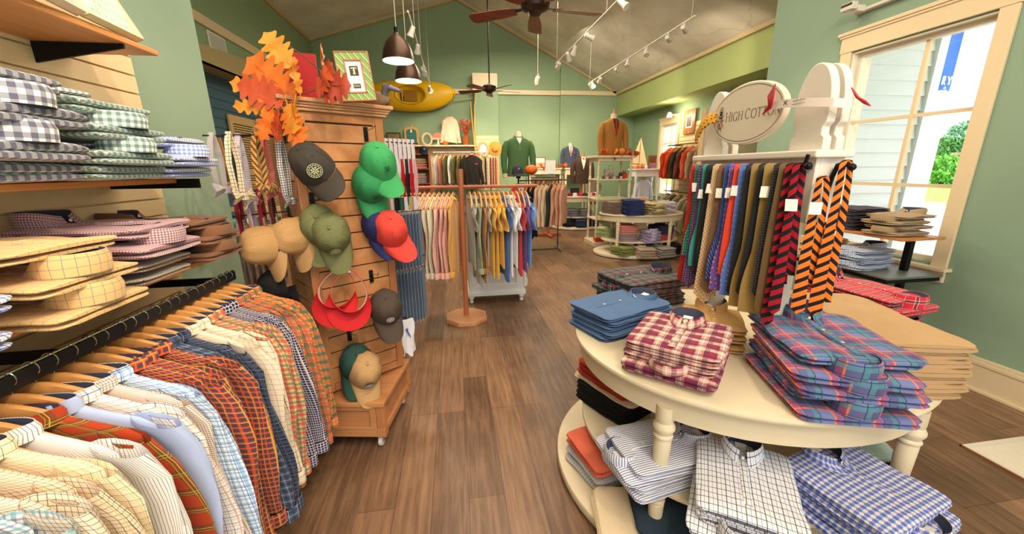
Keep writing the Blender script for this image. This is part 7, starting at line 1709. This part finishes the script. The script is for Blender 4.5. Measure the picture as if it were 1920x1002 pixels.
o = at_('vase', 'small orange round vase beside the navy suit bust', 'vase', 3.28, 11.30, 1.6001); mb = MB(); mb.lathe([(.03, 0), (.07, .05), (.065, .10), (.03, .13), (.035, .15), (.0001, .14)], 18); mb.build('body', plain('vase_orange', (196, 100, 60), .5), o); mb = MB(); mb.tube([(.034*math.cos(2*PI*k/14), .034*math.sin(2*PI*k/14), .15) for k in range(15)], .006, 6); mb.build('rim', plain('vase_orange', 0), o)
rack([('umber jacket', plain('co_umber', (96, 66, 48), .9)), ('wine sweater', plain('co_wine', (130, 60, 56), .9)), ('grey brown sweater', plain('co_greyb', (136, 116, 100), .9)), ('dark plum jacket', plain('co_plum', (76, 56, 60), .9)), ('russet sweater', plain('co_russet', (150, 84, 60), .9))], (2.30, 11.45, 1.33), (3.05, 11.45, 1.33), .08, R(70), 'garments under the console', 'under the cream console', seed=14, depth=.03, length=.7)
o = at_('hang_bar', 'slim bar under the cream console holding garments', 'rail', 2.25, 11.45, 1.33); mb = MB(); mb.tube([(0, 0, 0), (.82, 0, 0)], .010, 8); mb.build('bar', CHROME, o); mb = MB(); mb.tube([(.05, 0, 0), (.05, 0, .07)], .006, 6); mb.tube([(.77, 0, 0), (.77, 0, .07)], .006, 6); mb.build('drop', CHROME, o)
bust('dark brown suit jacket with red bow tie on the farthest table', plain('suit_brown', (72, 54, 44), .9, var=.06, vs=40), (3.47, 10.34, 1.18), R(-3), bow=plain('tie_crimson', 0), shirt=(232, 220, 200), s=1.04, knob=False, neck=(176, 120, 80), pocket=plain('pocket_red', (206, 60, 80), .7))
o = at_('bust_stand', 'short wooden stand under the dark brown suit bust', 'stand', 3.47, 10.34, .8741); mb = MB(); mb.lathe([(.10, 0), (.10, .02), (.03, .04), (.03, .30), (.10, .305)], 18); mb.build('pole', CHW, o); mb = MB(); mb.box(-.12, -.09, .295, .12, .09, .3055); mb.build('top_plate', CHW, o, smooth=0)
o = hang_proto(plain('grey_flannel', (136, 124, 108), .9), name='folded_trousers', cat='trousers', seed=920, length=.42, sleeve=.04, short=True, sw=.09, depth=.03, collar=False); put(o, (3.78, 10.22, 1.30)); o['label'] = 'grey flannel trousers hung beside the dark brown suit'
o = at_('valet_arm', 'slim wooden arm holding the grey flannel trousers', 'stand', 3.78, 10.30, .8741); mb = MB(); mb.tube([(0, 0, 0), (0, 0, .43)], .012, 8); mb.tube([(0, 0, .42), (0, -.10, .42)], .010, 8); mb.build('arm', CHW, o); mb = MB(); mb.box(-.06, -.06, 0, .06, .06, .015); mb.build('foot', CHW, o, smooth=0)
console('bright white console by the rear window', 4.62, 5.34, 9.75, 1.56, .46, WG)
o = hang_proto(plain('shirt_ice', (214, 218, 232), .9), seed=930, length=.5, sleeve=.42, depth=.05, sw=.2); put(o, (4.96, 9.72, 1.28)); o['label'] = 'pale blue shirt hung inside the white console'
h = copy_tree(hp); put(h, (4.96, 9.74, 1.31)); h['label'] = 'hanger of the pale blue shirt in the white console'
o = at_('hang_bar', 'short bar inside the white console', 'rail', 4.70, 9.74, 1.345); mb = MB(); mb.tube([(0, 0, 0), (.56, 0, 0)], .010, 8); mb.build('bar', CHROME, o)
o = at_('sailboat', 'model sailboat with cream sails on the white console', 'model boat', 4.82, 9.80, 1.5601)
mb = MB(); mb.tube([(-.24, 0, .10), (-.12, 0, .06), (.06, 0, .05), (.22, 0, .09)], [.02, .05, .055, .02], 12); mb.box(-.10, -.04, 0, .10, .04, .02); mb.build('hull', plain('boat_hull', (206, 180, 120), .5), o); mb = MB(); mb.tube([(.02, 0, .08), (.02, 0, .80)], .007, 8); mb.build('mast', CHW, o)
for nm, po in (('mainsail', [(.03, .12), (.24, .12), (.025, .79)]), ('jib', [(-.22, .14), (.008, .13), (.008, .74)])):
    mb = MB(); mb.prism(po, -.004, .004, 0, RX(PI/2)); mb.build(nm, plain('sail_cream', (240, 222, 172), .8), o, smooth=0)
o = at_('shadow_box', 'brown wooden shadow box on the white console', 'frame', 5.24, 9.86, 1.5601); mb = MB(); mb.box(-.11, -.02, 0, .11, .02, .34); mb.build('frame', plain('frame_brown', (130, 80, 46), .6), o, smooth=0, bevel=.004); mb = MB(); mb.box(-.085, -.024, .03, .085, -.0201, .31); mb.build('panel', plain('frame_inner', (96, 60, 36), .6), o, smooth=0)
o = at_('small_sign', 'small orange sign with blue marks on the white console', 'sign', 5.14, 9.62, 1.5601); mb = MB(); mb.box(-.10, -.01, 0, .10, .01, .14); mb.build('board', plain('sign_orange', (206, 120, 80), .6), o, smooth=0); mb = MB(); mb.box(-.07, -.0125, .04, .07, -.0101, .10); mb.build('blue_panel', plain('sign_blue', (120, 120, 170), .6), o, smooth=0)
for i, (x, c, n_) in enumerate(((4.72, (216, 90, 50), 'orange'), (4.83, (206, 60, 56), 'red'), (4.94, (236, 226, 216), 'white'), (5.02, (120, 80, 110), 'plum'))):
    o = at_('trinket', f'small {n_} trinket in front of the model sailboat', 'ornament', x, 9.60, 1.5601, 0, 'trinkets on the white console'); mb = MB(); mb.lathe([(.03, 0), (.045, .03), (.03, .08), (.0001, .10)], 14); mb.build('body', plain('trinket_%d' % i, c, .5), o); mb = MB(); mb.ball((0, 0, .11), .016, 6); mb.build('knob', plain('trinket_%d' % i, c), o)

# ================================================================== far right wall
mb = MB()
for i in range(18): mb.box(5.578, 6.2, .75+i*.104, 5.598, 9.25, .75+i*.104+.094)
struct(mb.build('wall_slats_far_right', plain('slat_cream', 0), smooth=0))
for (z, lab, nm) in ((2.10, 'upper garment rail on the far right wall', 'u'), (1.02, 'lower garment rail on the far right wall', 'l')):
    o = at_('wall_rail', lab, 'rail', 5.24, 7.0, z); mb = MB(); mb.tube([(0, 0, 0), (0, 2.15, 0)], .012, 8); mb.build('bar', BLACK, o)
    for y in (.1, 2.05): mb = MB(); mb.tube([(0, y, 0), (.335, y, .0)], .010, 8); mb.build('arm', BLACK, o)
FLN = plaid('flannel_cream', (214, 190, 160), [('w', 40, .3, 12, (150, 70, 56), .6), ('w', 40, .8, 8, (96, 110, 76), .6)])
rack([('orange fleece, nearest', plain('fr_orange', (206, 74, 34), .9)), ('cream flannel shirt, first', FLN), ('cream flannel shirt, second', FLN), ('coral fleece', plain('fr_coral', (222, 96, 60), .9)), ('brown plaid shirt', plaid('fr_brown_plaid', (80, 56, 44), [('w', 40, .5, 14, (140, 60, 46), .6)])), ('dark olive jacket', plain('fr_dolive', (64, 58, 44), .9)), ('bright orange fleece', plain('fr_orange', 0)), ('orange fleece, farthest', plain('fr_orange2', (196, 64, 30), .9))], (5.24, 7.35, 2.10), (5.24, 9.10, 2.10), .10, R(12), 'garments on the upper right rail', 'on the upper right wall rail', seed=21, depth=.05, length=.62, sleeve=.5)
rack([('olive jacket, nearest', plain('fr_olv', (128, 126, 92), .9)), ('sage jacket, second', plain('fr_sage', (156, 156, 124), .9)), ('olive jacket, third', plain('fr_olv', 0)), ('stone jacket, fourth', plain('fr_stone', (170, 160, 136), .9)), ('olive jacket, fifth', plain('fr_olv', 0)), ('dark grey jacket, sixth', plain('fr_dgrey', (80, 80, 74), .9)), ('sage jacket, farthest', plain('fr_sage', 0))], (5.24, 7.2, 1.02), (5.24, 9.10, 1.02), .10, R(12), 'garments on the lower right rail', 'on the lower right wall rail', seed=22, depth=.05, length=.60, sleeve=.5)
o = at_('framed_picture', 'brown wood framed small photograph on the far right wall', 'picture', 5.575, 8.84, 2.62); 
mb = MB(); mb.box(-.03, -.22, -.27, 0, .22, .27); mb.build('frame', wood('frame_oak', (150, 96, 52), (186, 126, 76), (1, 1, 12), 1.0), o, smooth=0, bevel=.006); mb = MB(); mb.box(-.034, -.12, -.13, -.0301, .12, .15); mb.build('mat_board', plain('mat_white', 0), o, smooth=0); mb = MB(); mb.box(-.037, -.09, -.10, -.0341, .09, .12); mb.build('photograph', plain('photo_dark', (90, 80, 70), .5, var=.5, vs=14), o, smooth=0)
gp = at_('partition_fixture', 'tall cream slat partition end, left of the tie stand', 'display stand', 4.05, 6.0, 0)
mb = MB(); mb.box(0, 0, .12, 1.50, .10, 2.48); mb.build('panel', plain('partition_cream', (232, 216, 190), .5), gp, smooth=0, bevel=.004); mb = MB(); mb.box(-.02, -.03, 0, 1.52, .13, .12); mb.build('plinth', CREAM, gp, smooth=0); mb = MB(); mb.box(-.012, -.008, .12, .0, .108, 2.49); mb.build('end_cap', plain('partition_edge', (214, 186, 140), .5), gp, smooth=0)
mb = MB(); mb.box(.30, -.006, 1.95, .75, 0, 2.40); mb.build('poster', plain('poster_pink', (214, 190, 170), .6, var=.3, vs=6), gp, smooth=0)
pg = at_('grass_pot', 'tufted ornamental grass in a pot at the foot of the partition', 'plant', 3.86, 5.75, 0); mb = MB(); mb.lathe([(.09, 0), (.12, .20), (.125, .21), (.10, .20), (.0001, .18)], 18); mb.build('pot', plain('pot_clay', (150, 110, 80), .7), pg)
mb = MB(); q = random.Random(2)
for i in range(150):
    a = q.random()*2*PI; r = .10*q.random(); l = .28+.22*q.random(); b = Vector((r*math.cos(a), r*math.sin(a), .19)); t = b+Vector((math.cos(a)*(.06+.22*q.random()), math.sin(a)*(.06+.22*q.random()), l)); s = Vector((-math.sin(a), math.cos(a), 0))*.004; m_ = (b+t)/2+Vector((0, 0, .06))
    mb.add([b-s, b+s, m_+s, m_-s, t], [(0, 1, 2, 3), (3, 2, 4)])
mb.build('foliage', plain('grass_blade', (150, 160, 80), .8, var=.25, vs=20), pg, smooth=0)

# ================================================================== left alcove
sd = at_('louvered_shutter', 'tan louvered shutter pair against the blue siding', 'shutter', -3.86, 8.66, .62)
SHM = plain('shutter_tan', (212, 178, 124), .6)
for k, y0_ in enumerate((-.92, .02)):
    mb = MB(); mb.box(-.01, y0_, 0, .03, y0_+.09, 1.95); mb.box(-.01, y0_+.81, 0, .03, y0_+.90, 1.95); mb.box(-.01, y0_+.09, 0, .03, y0_+.81, .14); mb.box(-.01, y0_+.09, .9, .03, y0_+.81, 1.0); mb.box(-.01, y0_+.09, 1.81, .03, y0_+.81, 1.95)
    lf = mb.build('shutter_leaf', SHM, sd, smooth=0, bevel=.003); mb = MB()
    for z0, z1 in ((.14, .9), (1.0, 1.81)):
        n = int((z1-z0)/.042)
        for i in range(n): mb.box(-.004, y0_+.09, z0+i*(z1-z0)/n, .020, y0_+.81, z0+i*(z1-z0)/n+.026, 0)
    mb.build('louver_slats', SHM, lf, smooth=0)
o = at_('wooden_easel', 'light wooden pole easel in front of the blue siding', 'easel', -3.5, 6.75, 0); mb = MB(); mb.tube([(0, -.08, 2.10), (0, .28, 0)], .03, 8); mb.build('leg', plain('easel_pine', (206, 150, 82), .6), o, smooth=30); mb = MB(); mb.tube([(0, -.30, 1.42), (0, 1.3, 1.37)], .026, 8); mb.build('cross_rail', plain('easel_pine', 0), o); mb = MB(); mb.tube([(0, 1.2, 1.40), (0, 1.25, 0)], .03, 8); mb.build('leg', plain('easel_pine', 0), o)
lt = at_('low_table', 'tan table with folded shirts behind the left shirt rail', 'table', -2.85, 5.55, 0)
mb = MB(); mb.box(-.42, -.30, .80, .45, .30, .84); mb.build('tabletop', plain('table_tan', (190, 150, 104), .6), lt, smooth=0, bevel=.004)
for sx in (-.38, .41):
    for sy in (-.26, .26): MB().box(sx-.03, sy-.03, 0, sx+.03, sy+.03, .80).build('leg', plain('table_tan', 0), lt, smooth=0)
mb = MB(); mb.box(-.42, .26, 1.06, .45, .30, 1.12); mb.box(-.42, .26, .84, -.38, .30, 1.06); mb.box(.41, .26, .84, .45, .30, 1.06); mb.build('back_rail', CREAM, lt, smooth=0)
kt1 = K_(plain('lt_teal', (90, 170, 150), .9), w=.34, l=.36, t=.04, seed=170); kt2 = K_(plain('lt_denim', (104, 130, 150), .9), w=.34, l=.36, t=.04, seed=171); kt3 = K_(plain('lt_white', (232, 222, 206), .9), w=.34, l=.36, t=.045, seed=172); kt4 = K_(plain('lt_coral', (226, 90, 80), .9), w=.22, l=.34, t=.04, seed=173)
stack([kt1, kt2, kt2], (-3.02, 5.45, .8405), 0, 3, .04, lambda i: ('teal folded shirt on the tan table behind the rail', 'denim blue folded shirt beneath the teal one', 'lowest denim blue folded shirt on the tan table')[i], seed=174)
stack([kt3, kt3], (-2.98, 5.72, .8405), R(6), 2, .06, lambda i: ('white folded towel topmost on the tan table', 'white folded towel lower on the tan table')[i], seed=175)
stack([kt4, kt4], (-2.64, 5.48, .8405), 0, 2, .04, lambda i: ('coral folded shirt on the tan table', 'lower coral folded shirt on the tan table')[i], seed=176)

# vent grille on the far left wall
vt = at_('vent_grille', 'white square air vent high on the far left wall', 'vent', -3.619, 7.36, 3.575); mb = MB(); mb.box(0, -.24, -.12, .012, .24, .12); mb.build('frame', WHITEP, vt, smooth=0, bevel=.003); mb = MB()
for i in range(14): mb.box(.012, -.21, -.10+i*.0145, .016, .21, -.10+i*.0145+.008)
mb.build('louver_slats', plain('vent_grey', (190, 184, 180), .6), vt, smooth=0)

# ================================================================== ceiling fans, pendants, track lights
BRZ = plain('bronze_dark', (58, 42, 32), .4, .6)
BLD = wood('fan_walnut', (104, 46, 24), (140, 68, 38), (12, 1, 1), 1.0, .35)
def fan(label, loc, ztop, s=1.0, a0=-18, bl=.56):
    root = thing('ceiling_fan', label, 'ceiling fan', loc)
    mb = MB(); mb.tube([(0, 0, .10), (0, 0, ztop-loc[2]-.03)], .012, 10); mb.lathe([(.0001, ztop-loc[2]-.10), (.06, ztop-loc[2]-.09), (.075, ztop-loc[2]+.02)], 18); mb.build('down_rod', BRZ, root)
    mb = MB(); mb.lathe([(.0001, -.075), (.045, -.07), (.06, -.045), (.075, -.04), (.115, -.02), (.125, .01), (.125, .05), (.10, .075), (.04, .095), (.02, .12)], 28); mb.build('motor_housing', BRZ, root)
    for k in range(5):
        a = R(a0+72*k); M = RZ(a) @ RX(R(12))
        mb = MB(); po = [(.17, -.045), (.30, -.062), (bl, -.070), (bl+.03, -.05), (bl+.035, 0), (bl+.03, .05), (bl, .070), (.30, .062), (.17, .045)]
        mb.prism(po, -.022, -.015, 0, M); b = mb.build('blade', BLD, root, smooth=0, bevel=.002)
        mb = MB(); mb.prism([(.08, -.012), (.16, -.02), (.20, -.045), (.24, -.03), (.26, 0), (.24, .03), (.20, .045), (.16, .02), (.08, .012)], -.014, -.008, 0, M); mb.build('blade_arm', BRZ, b, smooth=0)
    return root
fan('dark wood ceiling fan hanging nearest the camera at the top', (.73, 3.53, 2.90), cz(.73)-.005, a0=6); fan('dark wood ceiling fan far back in front of the pilaster', (.71, 7.47, 2.99), cz(.71)-.005, a0=12)
SHD = plain('pendant_bronze', (74, 54, 42), .35, .6)
BULB = plain('bulb_warm', (255, 226, 170), .5, emit=9)
def pendant(label, x, y, z, r=.175):
    root = thing('pendant_lamp', label, 'pendant lamp', (x, y, z))
    pr = [(r, 0), (r*.99, .03), (r*.90, .11), (r*.70, .19), (r*.42, .245), (r*.20, .27), (.03, .285)]
    mb = MB(); mb.grid([[(rr*math.cos(2*PI*j/36), rr*math.sin(2*PI*j/36), zz) for j in range(36)] for rr, zz in pr], 0, closed=True)
    mb.grid([[((rr-.005)*math.cos(2*PI*j/36), (rr-.005)*math.sin(2*PI*j/36), zz-.001) for j in range(36)] for rr, zz in pr[::-1]], 1, closed=True); mb.build('shade', [SHD, plain('shade_inner', (250, 232, 196), .6)], root)
    mb = MB(); mb.lathe([(.022, .27), (.024, .34), (.012, .345)], 14); mb.build('socket_cap', BLACK, root); mb = MB(); mb.tube([(0, 0, .34), (0, 0, cz(x)-z-.02)], .004, 6); mb.lathe([(.05, cz(x)-z-.02), (.05, cz(x)-z+.02)], 14); mb.build('cord', plain('cord_pale', (206, 196, 176), .6), root)
    mb = MB(); mb.ball((0, 0, .09), .062, 12); mb.build('bulb', BULB, root)
    lamp('pendant_light', 'POINT', (x, y, z+.02), 45, WARM, .06)
pendant('bronze dome pendant lamp, nearer of the two', -.56, 4.9, 2.79); pendant('bronze dome pendant lamp, farther of the two', -.55, 5.8, 2.765)
HDM = plain('head_white', (222, 214, 200), .4)
LENS = plain('lens_lit', (255, 238, 196), .4, emit=14); LDRK = plain('lens_off', (70, 52, 40), .4)
def track(label, p0, p1, heads, drops, name='track_light'):
    root = thing(name, label, 'track light', p0); d = Vector(p1)-Vector(p0)
    mb = MB(); mb.tube([(0, 0, 0), d], .012, 6); mb.build('track_bar', HDM, root)
    mb = MB()
    for f in drops:
        c = Vector(p0)+d*f; mb = MB(); mb.tube([d*f, d*f+Vector((0, 0, cz(c.x)-c.z-.004))], .0035, 6); mb.build('drop_cable', plain('cord_pale', 0), root)
    for f, tgt, lit, en in heads:
        b = d*f; P = Vector(p0)+b; dr = (Vector(tgt)-P).normalized()
        mb = MB(); q_ = dr.to_track_quat('Z', 'Y').to_matrix().to_4x4(); M = T(b+Vector((0, 0, -.07))) @ q_
        mb.lathe([(.0001, -.05), (.028, -.05), (.032, -.04), (.034, .03), (.048, .075), (.048, .085), (.040, .084)], 18, 0, M); mb.tube([b, b+Vector((0, 0, -.05))], .010, 8); hd = mb.build('lamp_head', HDM, root)
        mb = MB(); mb.lathe([(.0001, .076), (.043, .076)], 18, 0, M); mb.build('lens', LENS if lit else LDRK, hd, smooth=0)
        if lit and en:
            lamp('spot', 'SPOT', P+Vector((0, 0, -.07))+dr*.10, en, WARM, .03, tgt, 62, .6)
    return root
track('white track of spotlights over the middle aisle', (2.0, 4.6, 3.50), (2.0, 7.7, 3.50), [(.05, (3.6, 3.0, 1.2), True, 60), (.42, (4.5, 6.0, 2.6), False, 0), (.62, (1.9, 8.2, 1.6), True, 70), (.74, (3.3, 8.5, 1.2), False, 0), (.93, (1.9, 11.8, 1.8), True, 150)], (.2, .98))
track('longer white track of spotlights along the right side', (3.2, 5.2, 3.50), (3.2, 9.25, 3.50), [(.06, (5.0, 6.8, 3.3), True, 70), (.16, (5.0, 7.4, 3.4), True, 70), (.32, (2.6, 5.2, 1.0), False, 0), (.49, (2.4, 6.2, 1.0), False, 0), (.62, (5.0, 9.6, 3.3), True, 60), (.83, (3.6, 11.8, 1.9), True, 150), (.94, (3.3, 7.9, 2.2), True, 60), (.98, (5.2, 9.8, 1.6), True, 40)], (.02, .5, .99))
track('short white track of two spotlights before the back wall', (1.93, 8.9, 3.58), (1.93, 9.2, 3.58), [(.3, (1.2, 11.7, 1.6), True, 110), (.8, (2.6, 11.8, 1.8), True, 110)], (.3,))
track('white track of spotlights beside the pendant lamps', (-.47, 5.5, 3.50), (-.46, 9.9, 3.50), [(.10, (-1.6, 6.4, .9), True, 50), (.28, (-1.2, 9.0, 1.0), False, 0), (.55, (-.15, 2.5, 1.0), True, 40), (.64, (-.2, 3.0, .6), True, 30), (.97, (-.5, 11.7, 2.2), True, 150), (.99, (.4, 11.6, 2.0), True, 120)], (.2, .45, .99))
sl_ = at_('wall_spotlight', 'bright spotlight on a short arm above the rear window', 'spotlight', 5.58, 9.35, 2.86); mb = MB(); mb.tube([(0, .35, 0), (-.02, -.35, 0)], .012, 6); mb.tube([(-.01, 0, 0), (-.25, 0, -.02)], .012, 6); mb.build('arm', HDM, sl_); mb = MB(); mb.lathe([(.0001, -.06), (.04, -.06), (.06, .05)], 16, 0, T(-.30, -.05, -.04) @ RX(R(70))); mb.build('lamp_head', HDM, sl_); mb = MB(); mb.ball((-.30, -.12, -.06), .038, 8); mb.build('bulb', BULB, sl_)
lamp('spot', 'POINT', (5.22, 9.1, 2.78), 22, WARM, .03)
sl_ = at_('wall_track', 'end of a white track with one lamp above the big window', 'track light', 3.665, 3.37, 2.93); mb = MB(); mb.box(-.02, -1.2, -.012, .0349, .06, .012); mb.build('track_bar', HDM, sl_, smooth=0, bevel=.003); mb = MB(); mb.box(-.09, -.06, -.02, -.0201, .0, .03); mb.build('lamp_arm', HDM, sl_, smooth=0, bevel=.004)
mb = MB(); mb.box(-.15, -.05, .0, -.09, .06, .06); mb.build('lamp_head', HDM, sl_, smooth=0, bevel=.006); mb = MB(); mb.box(-.151, -.045, .03, -.1501, .055, .052); mb.build('lens', LDRK, sl_, smooth=0)
# spotlights of the tracks in the front half of the shop, aimed at the front displays
for p, tg, e in (((.9, .6, 3.4), (-1.1, 1.3, 1.5), 120), ((.2, -.4, 3.4), (-.9, 1.1, 1.0), 60), ((.4, .3, 3.4), (-.6, 2.2, 1.2), 110), ((.9, -.2, 3.4), (1.3, 1.4, .8), 90), ((2.4, .2, 3.4), (1.9, 1.4, .9), 30), ((1.6, 3.0, 3.5), (1.3, 1.6, .9), 50), ((1.4, 1.2, 3.5), (3.7, 2.9, 2.6), 70), ((0.2, 2.2, 3.5), (.2, 4.0, .9), 60)):
    lamp('spot', 'SPOT', p, e, WARM, .04, tg, 58, .55)
# ================================================================== remove the originals the copies were made from
for p in proto_keep: wipe(p)
